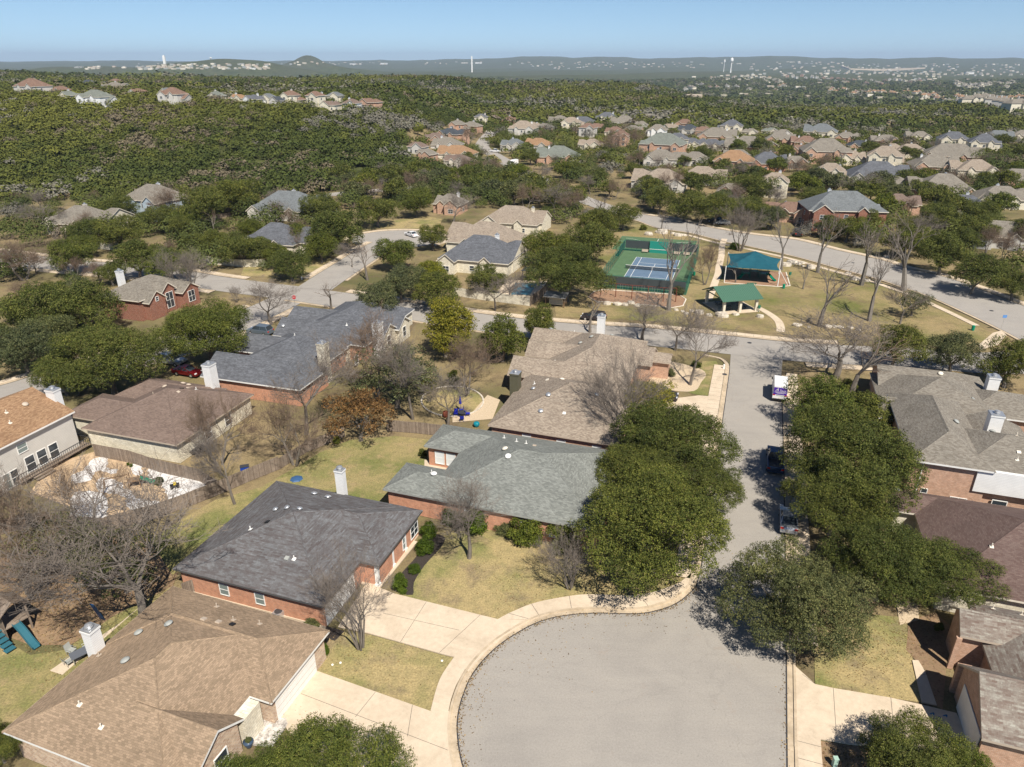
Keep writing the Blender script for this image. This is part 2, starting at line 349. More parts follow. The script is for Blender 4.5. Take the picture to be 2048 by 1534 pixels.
def smoothline(pts, n=6, closed=False):
    P = [Vector((p[0], p[1])) for p in pts]; out = []
    N = len(P); rng = range(N if closed else N-1)
    for i in rng:
        if closed: a, b, c, d = P[(i-1)%N], P[i], P[(i+1)%N], P[(i+2)%N]
        else: a, b, c, d = P[max(i-1,0)], P[i], P[i+1], P[min(i+2,N-1)]
        for k in range(n):
            t = k/n; out.append(.5*((2*b)+(c-a)*t+(2*a-5*b+4*c-d)*t*t+(3*b-3*c+d-a)*t**3))
    if not closed: out.append(P[-1])
    return [(p.x, p.y) for p in out]
def gpx(pts): return [at(*p)[:2] for p in pts]
def sheet(name, pts, z, m, thick=0, label=None, kind='structure', cat=None, parent=None, terr=False):
    v3 = [Vector((p[0], p[1], 0)) for p in pts]; tri = tessellate_polygon([v3])
    b = MB(); hz = (lambda x, y: float(th(x, y))+z) if terr else (lambda x, y: z)
    for t in tri:
        q = [(v3[i].x, v3[i].y, hz(v3[i].x, v3[i].y)) for i in t]
        nz = (q[1][0]-q[0][0])*(q[2][1]-q[0][1])-(q[1][1]-q[0][1])*(q[2][0]-q[0][0])
        b.face(q if nz > 0 else q[::-1])
    if thick:
        N = len(pts); area = sum(pts[i][0]*pts[(i+1)%N][1]-pts[(i+1)%N][0]*pts[i][1] for i in range(N))
        for i in range(N):
            a, c = pts[i], pts[(i+1)%N]
            if area < 0: a, c = c, a
            b.face([(a[0],a[1],z-thick),(c[0],c[1],z-thick),(c[0],c[1],z),(a[0],a[1],z)])
    o = b.build(name, m, parent)
    if parent is None: tag(o, label, cat, None, kind)
    return o
def offs(line, d):
    out = []
    for i, p in enumerate(line):
        a = Vector(line[max(i-1,0)]); b = Vector(line[min(i+1,len(line)-1)]); t = (b-a).normalized(); n = Vector((-t.y, t.x)); q = Vector(p)+n*d; out.append((q.x, q.y))
    return out
def strip(name, line, d0, d1, z, m, thick=.12, kind='structure', label=None, hz=None):
    A = offs(line, d0); B = offs(line, d1); b = MB()
    H = hz or (lambda x, y: z)
    for i in range(len(A)-1):
        q = [(*A[i], H(*A[i])), (*A[i+1], H(*A[i+1])), (*B[i+1], H(*B[i+1])), (*B[i], H(*B[i]))]
        if (d1 < d0): q = q[::-1]
        b.face(q)
        if thick:
            for P, Q in ((A[i], A[i+1]), (B[i+1], B[i])):
                w = [(*P, H(*P)-thick), (*Q, H(*Q)-thick), (*Q, H(*Q)), (*P, H(*P))]
                b.face(w if d1 > d0 else w[::-1])
    if name == 'pavement':
        jb = MB(); acc = 0
        for i in range(len(A)-1):
            L = math.hypot(A[i+1][0]-A[i][0], A[i+1][1]-A[i][1]); t = 1.5-acc
            while t < L:
                f = t/L; g = .016/max(L, .02)
                for k_ in (0,):
                    P = [(A[i][0]+(A[i+1][0]-A[i][0])*(f+e), A[i][1]+(A[i+1][1]-A[i][1])*(f+e)) for e in (-g, g)]; Q = [(B[i][0]+(B[i+1][0]-B[i][0])*(f+e), B[i][1]+(B[i+1][1]-B[i][1])*(f+e)) for e in (-g, g)]
                    jb.face([(*P[0], z+.004), (*P[1], z+.004), (*Q[1], z+.004), (*Q[0], z+.004)])
                t += 1.5
            acc = (acc+L) % 1.5
        if jb.f: tag(jb.build('joint', M['seal']), None, None, None, 'structure')
    o = b.build(name, m); tag(o, label, None, None, kind); return o
TXT = {}
for s_, size, shear in (('A', .66, .4), ('Team', .40, .3), ('STOP', .27, 0)):
    cu = bpy.data.curves.new('lettering', 'FONT'); cu.body = s_; cu.size = size; cu.extrude = .004; cu.shear = shear; cu.align_x = 'CENTER'; cu.resolution_u = 2
    t_ = bpy.data.objects.new('lettering', cu); C.objects.link(t_); bpy.context.view_layer.update()
    TXT[s_] = bpy.data.meshes.new_from_object(t_.evaluated_get(bpy.context.evaluated_depsgraph_get())); bpy.data.objects.remove(t_)
# ---------------------------------------------------------------- terrain
def terrain():
    na, rr = 560, np.concatenate([np.linspace(0, 240, 13)[1:], 240*np.geomspace(1.02, 170, 170)])
    ang = np.concatenate([np.linspace(-60, 60, 401), np.linspace(60, 300, 60)[1:-1]])*math.pi/180; na = len(ang)
    R, A = np.meshgrid(rr, ang, indexing='ij'); X = R*np.sin(A); Y = R*np.cos(A); Z = th(X, Y)-.05
    V = np.stack([X, Y, Z], -1).reshape(-1, 3); V = np.vstack([[0,0,-.05], V])
    nr = len(rr); idx = lambda i, j: 1+i*na+(j % na)
    f = [(0, idx(0, j+1), idx(0, j)) for j in range(na)]
    f += [(idx(i,j), idx(i,j+1), idx(i+1,j+1), idx(i+1,j)) for i in range(nr-1) for j in range(na)]
    me = bpy.data.meshes.new('ground'); me.from_pydata(V.tolist(), [], f)
    m = mat('terrain', (.2,.2,.1), 1, spec=.05); q = NT(m); c = q.tex('Object')
    sx = q.n('ShaderNodeSeparateXYZ'); q.l(c, sx.inputs[0])
    ln = q.n('ShaderNodeVectorMath', operation='LENGTH'); q.l(c, ln.inputs[0])
    mr = q.n('ShaderNodeMapRange'); mr.inputs[1].default_value = 380; mr.inputs[2].default_value = 620; q.l(ln.outputs['Value'], mr.inputs[0])
    a = q.noise(c, .045, 4, .6); b = q.noise(c, .28, 5, .65); fine = q.noise(c, 5.5, 6, .8)
    near = q.mix(q.ramp(b, [(.5, (0,0,0)), (.66, (.85,.85,.85))]), q.ramp(a, [(.36, (.125,.12,.055)), (.60, (.28,.215,.12))]), (.155,.115,.075))
    near = q.mix(1.0, near, q.ramp(fine, [(.28, (.62,.62,.6)), (.55, (1,1,1)), (.75, (1.4,1.36,1.25))]), 'MULTIPLY')
    f1 = q.noise(c, .02, 10, .75); f2 = q.noise(c, .0022, 5, .6); f3 = q.noise(c, .09, 4, .7)
    far = q.ramp(f1, [(.33, (.035,.045,.016)), (.52, (.065,.076,.024)), (.72, (.13,.125,.06))])
    far = q.mix(q.ramp(f2, [(.4, (0,0,0)), (.62, (.6,.6,.6))]), far, (.075,.075,.045))
    far = q.mix(1.0, far, q.ramp(f3, [(.35, (.6,.6,.6)), (.65, (1.35,1.35,1.35))]), 'MULTIPLY')
    vc = q.n('ShaderNodeVertexColor', layer_name='wooded'); q.col(q.mix(vc.outputs[0], near, far)); me.materials.append(m)
    wd = []
    for x, y, z_ in V:
        r_ = math.hypot(x, y)
        if y < 200: wd.append(0.0); continue
        u_, v_ = px((x, y, z_)); lim = 805+max(0, v_-240)*.3
        wd.append(1.0 if r_ > 760 or (u_ < lim and v_ < 372) else min(1, max(0, (r_-600)/160)))
    ca = me.color_attributes.new('wooded', 'FLOAT_COLOR', 'POINT'); ca.data.foreach_set('color', np.array([[w_, w_, w_, 1] for w_ in wd], np.float32).ravel())
    for p in me.polygons: p.use_smooth = True
    o = bpy.data.objects.new('ground', me); C.objects.link(o); tag(o, 'dry grass and earth rolling away to wooded hills', None, None, 'structure')
terrain()
# ---------------------------------------------------------------- roads, kerbs, pavements, drives, lawns
def S_(name, pts, z, m, thick=0, smooth=0, closed=True, label=None, kind='structure', cat=None):
    P = gpx(pts)
    if smooth: P = smoothline(P, smooth, closed)
    return sheet(name, P, z, m, thick, label, kind, cat)
EX = Vector((math.cos(GA), math.sin(GA))); EY = Vector((-math.sin(GA), math.cos(GA)))
S0 = Vector(at(1565,850)[:2])
def sg(x, y): p = S0+EX*x+EY*y; return (p.x, p.y)            # street frame: x across, y along, right kerb at x=0
CULL = [(965,1620),(928.7,1540),(916,1475),(917.5,1425),(932.5,1375),(950,1342.5),(975,1312.5),(1010,1282.5),(1065,1250),(1117.5,1233.8),(1187.5,1227),(1275,1228),(1325,1218.8),(1361,1202.5),(1392,1175)]
left_k = smoothline(gpx(CULL), 6)+[sg(-8.05,-35.5)]+[sg(-7.95,y) for y in (-30,-20,-10,0,10,17)]
right_k = [sg(-.35,-62),sg(-.3,-53),sg(-.2,-44),sg(-.1,-30),sg(0,-15),sg(0,0),sg(0,10),sg(0,18)]
turnL = smoothline([sg(-7.95,17), sg(-8.2,20.2), sg(-9.6,22.6), sg(-12.5,23.4)], 4)
sheet('road', left_k+[sg(-8.3,30), sg(.5,30)]+right_k[::-1]+[sg(-10,-66)], .012, M['asphalt'], label='pale asphalt of the turning circle and its short street')
R2 = gpx([(-80,505),(110,528),(300,545),(430,566),(600,588),(760,612),(950,643),(1130,663),(1300,674),(1450,689),(1600,704),(1836,717),(1960,726),(2060,722),(2200,705)])
R2 = smoothline(R2, 5)
strip('road', R2, -4.6, 4.6, .03, M['asphalt_far'], 0, label='asphalt cross street between the houses and the park')
up3 = gpx([(1225,414),(1290,430),(1343,437),(1409,453),(1500,469),(1591,480),(1671,500),(1757,519),(1810,536),(1882,552),(1951,575),(2007,597),(2060,618),(2150,665)])
lo3 = gpx([(1210,424),(1277,442),(1316,456),(1382,466),(1445,482),(1491,491),(1591,513),(1674,536),(1757,558),(1807,575),(1854,591),(1924,622),(2007,662),(2100,712)])
up3 = smoothline(up3, 4); lo3 = smoothline(lo3, 4)
sheet('road', lo3+up3[::-1], .045, M['asphalt_far'], label='wide asphalt road curving past the far side of the park')
R4 = smoothline(gpx([(-120,850),(-60,812),(60,775),(150,745),(300,705),(430,665),(520,625),(590,592)]), 5)
strip('road', R4, -4.2, 4.2, .058, M['asphalt_far'], 0, label='asphalt street leading to the stop sign')
R5 = smoothline(gpx([(628,578),(665,553),(710,524),(750,498),(790,480)]), 4)
strip('road', R5, -4.2, 4.2, .07, M['asphalt_far'], 0, label='short asphalt side street')
cc = at(795,478)
sheet('road', [(cc[0]+13*math.cos(k*math.pi/18), cc[1]+11*math.sin(k*math.pi/18)) for k in range(36)], .082, M['asphalt_far'], label='far asphalt turning circle')
R6 = smoothline(gpx([(1250,425),(1215,416),(1150,392),(1090,362),(1040,343),(1015,326),(985,308),(965,293),(972,278),(985,262)]), 5)
strip('road', R6, -4, 4, .1, M['asphalt_far'], 0, label='asphalt street among the middle distance houses', hz=lambda x, y: float(th(x, y))+.05)
R7 = smoothline(gpx([(620,395),(700,385),(770,380),(850,372)]), 4)
strip('road', R7, -3, 3, .1, M['asphalt_far'], 0, label='narrow lane under the limestone cut', hz=lambda x, y: float(th(x, y))+.05)
# kerbs
KZ = .034
def kerb(line, side, walk=0, strip_m='concrete', gap=0):
    s = side
    strip('kerb', line, s*-.03, s*.08, KZ, M['seal'], 0, label=None)
    strip('kerb', line, s*.08, s*.55, KZ+.006, M['kerb'], .05)
    strip('kerb', line, s*.55, s*.75, .135, M['kerb'], .14)
    if walk: strip('pavement', line, s*(.75+gap), s*(.75+gap+walk), .125, M[strip_m], .13)
CK = left_k[:]
kerb(CK, 1)
kerb(turnL, 1); kerb(right_k, -1)
# pavement round the turning circle, following its back edge in the photograph
back = smoothline(gpx([(861,1424),(872.5,1380),(885,1350),(908.8,1315)]), 4)
sheet('pavement', back+gpx([(932,1337),(912,1372),(902,1400),(897,1424)]), .125, M['concrete'], .13)
bk2 = smoothline(gpx([(995.8,1240),(1025,1225),(1075,1206),(1152.5,1192),(1200,1190.8),(1250,1192.5),(1287.5,1190),(1325,1180),(1361,1165),(1385,1145)]), 5)
inn = smoothline(gpx([(1396,1160),(1355,1193),(1318,1207),(1275,1217),(1187,1216),(1117,1224),(1062,1241)]), 5)
sheet('pavement', bk2+inn, .125, M['concrete'], .13)
jb = MB()
for i in range(4, len(bk2)-2, 5):
    A = Vector(bk2[i]); B = min((Vector(t) for t in inn), key=lambda t: (t-A).length); n = (B-A).normalized(); n = Vector((-n.y, n.x))*.018
    jb.face([(*(A-n), .129), (*(B-n), .129), (*(B+n), .129), (*(A+n), .129)])
tag(jb.build('joint', M['seal']), None, None, None, 'structure')
strip('pavement', [sg(-8.0,y) for y in (-37,-20,0,10,19)], .75, 2.5, .125, M['concrete'], .13)
strip('pavement', [sg(0,y) for y in (19,0,-20,-35,-42.5)], .75, 2.4, .125, M['concrete'], .13)
strip('pavement', [sg(-.3,y) for y in (-51.5,-62)], .75, 2.4, .125, M['concrete'], .13)
def drive(pts, joints, z=.11, label=None, m='concrete'):
    o = S_('driveway', pts, z, M[m], .11, label=label)
    b = MB()
    for a, c in joints:
        A = Vector(at(*a)[:2]); B = Vector(at(*c)[:2]); n = (B-A).normalized(); n = Vector((-n.y, n.x))*.015
        b.face([(*(A-n), z+.004), (*(B-n), z+.004), (*(B+n), z+.004), (*(A+n), z+.004)])
    if joints: j = b.build('joint', M['seal'], None); tag(j, None, None, None, 'structure')
drive([(738,1160),(760,1177),(790,1189),(891,1214),(995.8,1240),(1060,1242),(1010,1273),(975,1302),(950,1330),(936,1345),(908,1315),(891,1311),(735,1267),(676,1255)],
      [((853,1205),(801,1286)),((766,1228),(891,1256)),((960,1232),(879,1307)),((891,1256),(918,1262)),((915,1321),(932,1343))], label='pale concrete drive of the charcoal-roofed house')
drive([(560,1435),(630,1342),(861,1424),(900,1424),(898,1475),(912,1545),(700,1620),(580,1470)],
      [((602,1389),(895,1502)),((751,1386),(711,1436)),((825,1412),(815,1475)),((861,1424),(898,1418))], .113, label='pale concrete drive of the tan-roofed house')
drive([(1586,1330),(1630,1370),(1667,1378),(1780,1397),(1842,1411),(1912,1428),(1951,1500),(1850,1500),(1700,1490),(1636,1479),(1588,1495)],
      [((1666,1378),(1672,1470)),((1781,1397),(1790,1490)),((1630,1370),(1604,1350)),((1636,1479),(1590,1495))], .112, label='pale concrete drive beside the brick gables')
drive([(1824,1322),(1836,1322),(1850,1345),(1873,1412),(1843,1406)], [((1838,1352),(1853,1350))], .108, label='narrow concrete path in the shade')
S_('driveway', [(1790,1197),(1836,1208),(1838,1240),(1800,1250)], .02, M['tan_gravel'])
drive([(1398,792),(1424,794),(1424,850),(1330,830),(1330,800)], [], .11)
# pavements along the cross street and park
KZ = .09
U2 = offs(R2, 4.6); L2 = offs(R2, -4.6)
for a_, b_ in ((-400, -58), (-40, 62)): kerb([p for p in U2 if a_ < p[0] < b_], 1, 1.4)
for a_, b_ in ((-400, -64), (-50, 26.5), (46, 70)): kerb([p for p in L2 if a_ < p[0] < b_], -1, 1.3 if a_ != -50 else 0)
kerb(offs(lo3, 0), -1); kerb(up3, 1, 1.5)
strip('pavement', lo3[12:48], -2.6, -3.9, .10, M['concrete'], .1)
kerb(offs(R4, 4.2)[:-4], 1, 1.3); kerb(offs(R4, -4.2)[:-3], -1, 1.3); kerb(offs(R5, 4.2)[3:15], 1, 1.3); kerb(offs(R5, -4.2)[3:14], -1)
ring = [(cc[0]+13*math.cos(k*math.pi/18), cc[1]+11*math.sin(k*math.pi/18)) for k in range(-4, 20)]
kerb(ring, -1, 1.2)
S_('pavement', [(1958,690),(1985,667),(2003,662),(2013,672),(1995,690),(1960,700)], .13, M['concrete'], .13)
walk = smoothline(gpx([(1512,614),(1525,620),(1543,631),(1556,642),(1561,654),(1561,664)]), 5)
strip('path', walk, -.75, .75, .06, M['concrete'], .06, label='curved concrete path from the shelter to the street')
walk2 = smoothline(gpx([(1449,478),(1444,492),(1443,510),(1438,533),(1436,548),(1430,565),(1424,582),(1416,600)]), 5)
strip('path', walk2, -.8, .8, .06, M['concrete'], .06, label='concrete path between the courts and the playground')
# lawns and beds
S_('lawn', [(790,1190),(812,1160),(850,1120),(870,1065),(1000,1040),(1150,1060),(1200,1075),(1380,1100),(1395,1150),(1361,1166),(1325,1181),(1287,1191),(1250,1193),(1200,1192),(1152,1193),(1075,1207),(1025,1226),(995.8,1241),(891,1215)], .006, M['lawn_gold'], label='golden front lawn with green patches')
S_('lawn', [(654,1275),(676,1257),(735,1268),(891,1312),(908,1316),(885,1351),(872,1381),(861,1425),(630,1343),(640,1320)], .008, M['lawn_gold'], label='small worn lawn between two drives')
S_('lawn', [(300,1080),(345,1050),(430,1000),(520,975),(600,930),(640,905),(700,880),(790,872),(870,880),(900,900),(900,1000),(700,1010),(500,1050),(345,1150)], .007, M['lawn_green'], label='green back lawn behind the charcoal-roofed house')
S_('lawn', [(-40,1250),(60,1310),(130,1300),(230,1230),(345,1172),(360,1300),(20,1500),(-60,1500)], .009, M['lawn_green'], label='green back lawn with a wooden play tower')
S_('lawn', [(-60,1130),(100,1090),(270,1060),(360,1130),(345,1175),(250,1225),(140,1290),(60,1290),(-60,1245)], .005, M['dirt'], label='bare ground covered in fallen leaves')
S_('lawn', [(95,935),(130,920),(190,903),(300,928),(425,958),(435,975),(350,1000),(268,1024),(220,1040),(130,1010),(60,985)], .006, M['sand'], label='orange sand yard')
for k, g in enumerate([[(185,918),(215,915),(212,935),(235,940),(225,948),(195,942),(180,960),(150,965),(140,952),(165,940)],
          [(300,935),(350,945),(420,968),(424,976),(345,1000),(330,985),(322,965),(300,955)],
          [(205,955),(235,962),(250,975),(270,990),(262,1000),(235,990),(205,985),(190,970)],
          [(150,985),(200,985),(215,1010),(205,1040),(150,1050),(140,1010)],[(255,998),(300,1000),(318,1008),(290,1022),(262,1020)],[(262,930),(280,928),(285,945),(268,952)]]):
    P = smoothline(gpx(g), 5, True); random.seed(k)
    sheet('gravel', [(x+random.uniform(-.18,.18), y+random.uniform(-.18,.18)) for x, y in P], .012+.001*k, M['gravel'], label='patch of white gravel on the sand yard')
S_('lawn', [(1628,1300),(1650,1262),(1700,1225),(1810,1235),(1822,1300),(1842,1405),(1780,1396),(1667,1377),(1630,1368)], .006, M['lawn_gold'], label='dry front lawn before the brick gables')
S_('lawn', [(1636,1481),(1700,1491),(1850,1503),(1850,1620),(1636,1620)], .006, M['dirt'])
S_('bed', [(1812,1300),(1818,1240),(1870,1225),(1900,1250),(1885,1420),(1870,1410),(1850,1340)], .010, M['dirt'])
S_('lawn', [(1432,722),(1436,728),(1424,793),(1385,788),(1360,775),(1400,740),(1405,722)], .010, M['lawn_green'], label='green corner lawn beside the pavement')
S_('bed', [(1320,722),(1392,735),(1412,748),(1402,765),(1388,782),(1340,780),(1290,760)], .014, M['tan_gravel'], smooth=3)
S_('bed', [(845,1077),(870,1068),(890,1075),(882,1095),(850,1130),(828,1165),(825,1190),(790,1180),(800,1150),(835,1110)], .016, M['mulch'], smooth=3)
S_('bed', [(600,1238),(690,1262),(670,1282),(600,1262)], .016, M['mulch'])
S_('lawn', [(1112,633),(1108,604),(1180,575),(1200,500),(1240,452),(1290,447),(1340,462),(1445,488),(1591,519),(1757,566),(1854,600),(1925,632),(1985,668),(1960,690),(1836,686),(1600,671),(1450,657),(1300,642)], .005, M['lawn_park'], label='wide dormant lawn of the park')
S_('bed', [(1176,594),(1186,584),(1207,579.5),(1358,590),(1372,599),(1366,612),(1344,616),(1300,611),(1192,603)], .03, M['mulch_red'])
S_('bed', [(1446,548),(1452,535),(1572,545),(1580,572),(1560,574),(1448,566)], .03, M['mulch_red'])
S_('lawn', [(482,551),(545,556),(592,562),(640,545),(684,522),(650,515),(600,520),(560,528),(490,528)], .006, M['lawn_gold'])
S_('lawn', [(724,462),(745,447),(850,432),(885,438),(878,452),(850,457),(760,457)], .006, M['lawn_gold'])
S_('lawn', [(980,300),(1005,325),(960,335),(930,322)], .3, M['lawn_gold'])
S_('bed', [(700,360),(720,352),(770,357),(800,378),(740,384),(705,376)], .3, M['rock'])
for c_, r_, ml in (((905,803),(62,30),'lawn_gold'),):
    P = smoothline(gpx([(c_[0]+r_[0]*math.cos(k*math.pi/8), c_[1]+r_[1]*math.sin(k*math.pi/8)) for k in range(16)]), 3, True)
    sheet('lawn', P, .008, M[ml], label='oval lawn edged with stones'); strip('edging', P+[P[0]], -.12, .12, .12, M['rock'], .12)
S_('patio', [(905,845),(985,838),(1000,800),(975,790),(940,830),(905,832)], .02, M['tan_gravel'])
S_('patio', [(100,1342),(125,1350),(285,1210),(240,1247),(175,1290)], .05, M['concrete'], .05)
S_('patio', [(495,1435),(520,1440),(572,1438),(576,1450),(545,1495),(495,1490)], .14, M['flag'], .14)
S_('patio', [(849,920),(905,925),(905,940),(849,940)], .05, M['concrete'], .05)
S_('patio', [(745,1185),(758,1180),(835,1085),(818,1080),(770,1135),(735,1170)], .13, M['concrete'], .13)
# ---------------------------------------------------------------- houses
def wing_roof(rb, fb, w, dz, cap=None):
    x0, y0, x1, y1, ax, ends, p, z = w; z += dz
    sw = ax == 'y'
    if sw: x0, y0, x1, y1 = y0, x0, y1, x1
    T = (lambda x, y, q: (y, x, q)) if sw else (lambda x, y, q: (x, y, q))
    h = (y1-y0)/2; ym = (y0+y1)/2; zr = z+h*p
    a = x0+(h if ends[0] == 'h' else 0); b = x1-(h if ends[1] == 'h' else 0)
    if a > b: a = b = (a+b)/2
    def fc(pts, mb, m=0):
        q = [T(*t) for t in pts]
        if sw: q = q[::-1]
        mb.face(q, m)
    rows = [[(x0,y0,z),(x1,y0,z),(b,ym,zr),(a,ym,zr)], [(x1,y1,z),(x0,y1,z),(a,ym,zr),(b,ym,zr)]]
    if ends[0] == 'h': rows.append([(x0,y1,z),(x0,y0,z),(a,ym,zr)])
    if ends[1] == 'h': rows.append([(x1,y0,z),(x1,y1,z),(b,ym,zr)])
    for r in rows:
        fc(r if a < b or len(r) == 3 else r[:3], rb)
        fc([(q[0], q[1], q[2]-.2) for q in (r if a < b or len(r) == 3 else r[:3])][::-1], fb)
    # fascia
    t = .2
    def fs(p, q): fc([(p[0],p[1],p[2]-t),(q[0],q[1],q[2]-t),(q[0],q[1],q[2]+.005),(p[0],p[1],p[2]+.005)], fb)
    fs((x0,y0,z),(x1,y0,z)); fs((x1,y1,z),(x0,y1,z))
    if ends[0] == 'h': fs((x0,y1,z),(x0,y0,z))
    else: fs((x0,y1,z),(x0,ym,zr)); fs((x0,ym,zr),(x0,y0,z))
    if ends[1] == 'h': fs((x1,y0,z),(x1,y1,z))
    else: fs((x1,y0,z),(x1,ym,zr)); fs((x1,ym,zr),(x1,y1,z))
    # ridge and hip caps
    if cap is not None:
        ls = [((a,ym,zr),(b,ym,zr))] if b-a > .3 else []
        if ends[0] == 'h': ls += [((x0,y0,z),(a,ym,zr)),((x0,y1,z),(a,ym,zr))]
        if ends[1] == 'h': ls += [((x1,y0,z),(b,ym,zr)),((x1,y1,z),(b,ym,zr))]
        for s, e in ls:
            s = Vector(T(*s)); e = Vector(T(*e)); d = (e-s).normalized(); n = d.cross(Vector((0,0,1))).normalized()*.14; u = Vector((0,0,.035)); k = Vector((0,0,-.055))
            cap.face([s-n+k, e-n+k, e+u, s+u]) ; cap.face([s+u, e+u, e+n+k, s+n+k])
    return ym, zr
def wing_wall(wb, w, dz, m=0, ov=.42, base=0):
    x0, y0, x1, y1, ax, ends, p, z = w; z += dz
    h = ((y1-y0) if ax == 'x' else (x1-x0))/2
    go = .28+dz*.5; ov = ov+dz*.5
    if ax == 'x': X0 = x0+(go if ends[0] == 'g' else ov); X1 = x1-(go if ends[1] == 'g' else ov); Y0 = y0+ov; Y1 = y1-ov
    else: Y0 = y0+(go if ends[0] == 'g' else ov); Y1 = y1-(go if ends[1] == 'g' else ov); X0 = x0+ov; X1 = x1-ov
    zt = z+ov*p-.06; zp = z+h*p-.06
    for k, q in (('s',[(X0,Y0),(X1,Y0)]),('e',[(X1,Y0),(X1,Y1)]),('n',[(X1,Y1),(X0,Y1)]),('w',[(X0,Y1),(X0,Y0)])):
        A, B = q; zz = zt
        g = (ax == 'y' and ((k == 's' and ends[0] == 'g') or (k == 'n' and ends[1] == 'g'))) or (ax == 'x' and ((k == 'w' and ends[0] == 'g') or (k == 'e' and ends[1] == 'g')))
        if g: wb.face([(*A,base),(*B,base),(*B,zz),((A[0]+B[0])/2,(A[1]+B[1])/2,zp),(*A,zz)], m)
        else: wb.face([(*A,base),(*B,base),(*B,zz),(*A,zz)], m)
    return X0, Y0, X1, Y1
def window(root, x, y, z, w, h, face, pane='glass', frame='white', bars=1):
    """sash on a wall; x, y, z its bottom centre on the wall plane, face = outward side"""
    o, t = {'S': (Vector((0,-1,0)), Vector((1,0,0))), 'N': (Vector((0,1,0)), Vector((-1,0,0))), 'E': (Vector((1,0,0)), Vector((0,1,0))), 'W': (Vector((-1,0,0)), Vector((0,-1,0)))}[face]
    c = Vector((x, y, z)); b = MB(); f = .07
    def bx(mb, u0, v0, u1, v1, d0, d1):
        P = [c+t*u+Vector((0,0,v))+o*d for d in (d0, d1) for u, v in ((u0,v0),(u1,v0),(u1,v1),(u0,v1))]
        for q in ((4,5,6,7),(0,1,5,4),(1,2,6,5),(2,3,7,6),(3,0,4,7)): mb.face([P[i] for i in q])
    bx(b, -w/2, 0, -w/2+f, h, -.02, .06); bx(b, w/2-f, 0, w/2, h, -.02, .06); bx(b, -w/2+f, h-f, w/2-f, h, -.02, .06); bx(b, -w/2+f, 0, w/2-f, f, -.02, .075)
    if bars: bx(b, -w/2+f, h/2-.03, w/2-f, h/2+.03, -.02, .045)
    if w > 1.5: bx(b, -.03, f, .03, h-f, -.02, .05)
    fo = b.build('window', frame, root, uv=False); g = MB(); bx(g, -w/2+f, f, w/2-f, h-f, -.02, .025); g.build('pane', pane, fo, uv=False)
    return fo
def chimney(root, x0, y0, x1, y1, z1, m='white_sid', z0=0, cap='metal'):
    b = MB(); b.box(x0, y0, z0, x1, y1, z1); b.box(x0-.06, y0-.06, z1-.22, x1+.06, y1+.06, z1-.05); c = b.build('chimney', m, root)
    k = MB(); k.box(x0-.04, y0-.04, z1, x1+.04, y1+.04, z1+.05); cx, cy = (x0+x1)/2, (y0+y1)/2
    k.lathe((cx, cy, z1+.05), [(.24,0),(.24,.12),(.34,.13),(.34,.2),(.26,.21),(.26,.3),(.30,.31),(.1,.4)], 14)
    k.build('chimney_cap', cap, c); return c
def roof_z(wings, x, y):
    best = 0
    for w in wings:
        x0, y0, x1, y1, ax, ends, p, z = w
        if x0 <= x <= x1 and y0 <= y <= y1:
            d = min(y-y0, y1-y) if ax == 'x' else min(x-x0, x1-x)
            if ax == 'x':
                if ends[0] == 'h': d = min(d, x-x0)
                if ends[1] == 'h': d = min(d, x1-x)
            else:
                if ends[0] == 'h': d = min(d, y-y0)
                if ends[1] == 'h': d = min(d, y1-y)
            best = max(best, z+d*p)
    return best
def roof_grad(wings, x, y):
    e = .05; gx = (roof_z(wings, x+e, y)-roof_z(wings, x-e, y))/(2*e); gy = (roof_z(wings, x, y+e)-roof_z(wings, x, y-e))/(2*e)
    return Vector((-gx, -gy, 1)).normalized()
def vent(roof, wings, x, y, kind='pipe', m='ventgrey'):
    z = roof_z(wings, x, y); n = roof_grad(wings, x, y); b = MB(); c = Vector((x, y, z))
    q = n.to_track_quat('Z', 'Y')
    if kind == 'turbine' or kind == 'dome':
        r = .36 if kind == 'dome' else .30; pr = [(r*.6,0),(r*.6,.1),(r,.12),(r*1.0,.17),(r*.85,.25),(r*.5,.31),(r*.2,.33)]
        bb = MB(); bb.lathe((0,0,-.02), pr, 18); 
        for f, mm in zip(bb.f, bb.m): b.face([c+q@Vector(bb.v[i]) for i in f])
        b.build('roof_vent', m, roof, smooth=True)
    elif kind == 'box':
        bb = MB(); bb.box(-.2,-.2,-.05,.2,.2,.12)
        for f in bb.f: b.face([c+q@Vector(bb.v[i]) for i in f])
        b.build('roof_vent', m, roof)
    else:
        b.tube([c-Vector((0,0,.1)), c+Vector((0,0,.38))], .055, 8); bb = MB(); bb.box(-.17,-.17,-.02,.17,.17,.03)
        for f in bb.f: b.face([c+q@Vector(bb.v[i]) for i in f])
        b.build('vent_pipe', m, roof)
def house(name, label, o, ang, wings, roof, walls, trim='white', wallmap=None, vents=(), cat='house', group=None, caps=True, base=0, ov=.42):
    root = thing(name, label, cat, o, math.radians(ang), group)
    rb, fb, wb, cb = MB(), MB(), MB(), MB()
    mats = list(walls) if isinstance(walls, (list, tuple)) else [walls]
    for i, w in enumerate(wings):
        wing_roof(rb, fb, w, .007*i, cb if caps else None)
        wing_wall(wb, w, .007*i, (wallmap[i] if wallmap else 0), ov, base)
    wb.build('wall', mats, root); r = rb.build('roof', ROOF[roof], root); fb.build('fascia', trim, root)
    if caps: cb.build('ridge_cap', ROOF[roof], r)
    for v in vents: vent(r, wings, *v)
    return root, r
def og(u, v, z): p = at(u, v, z); return (p[0], p[1], 0)
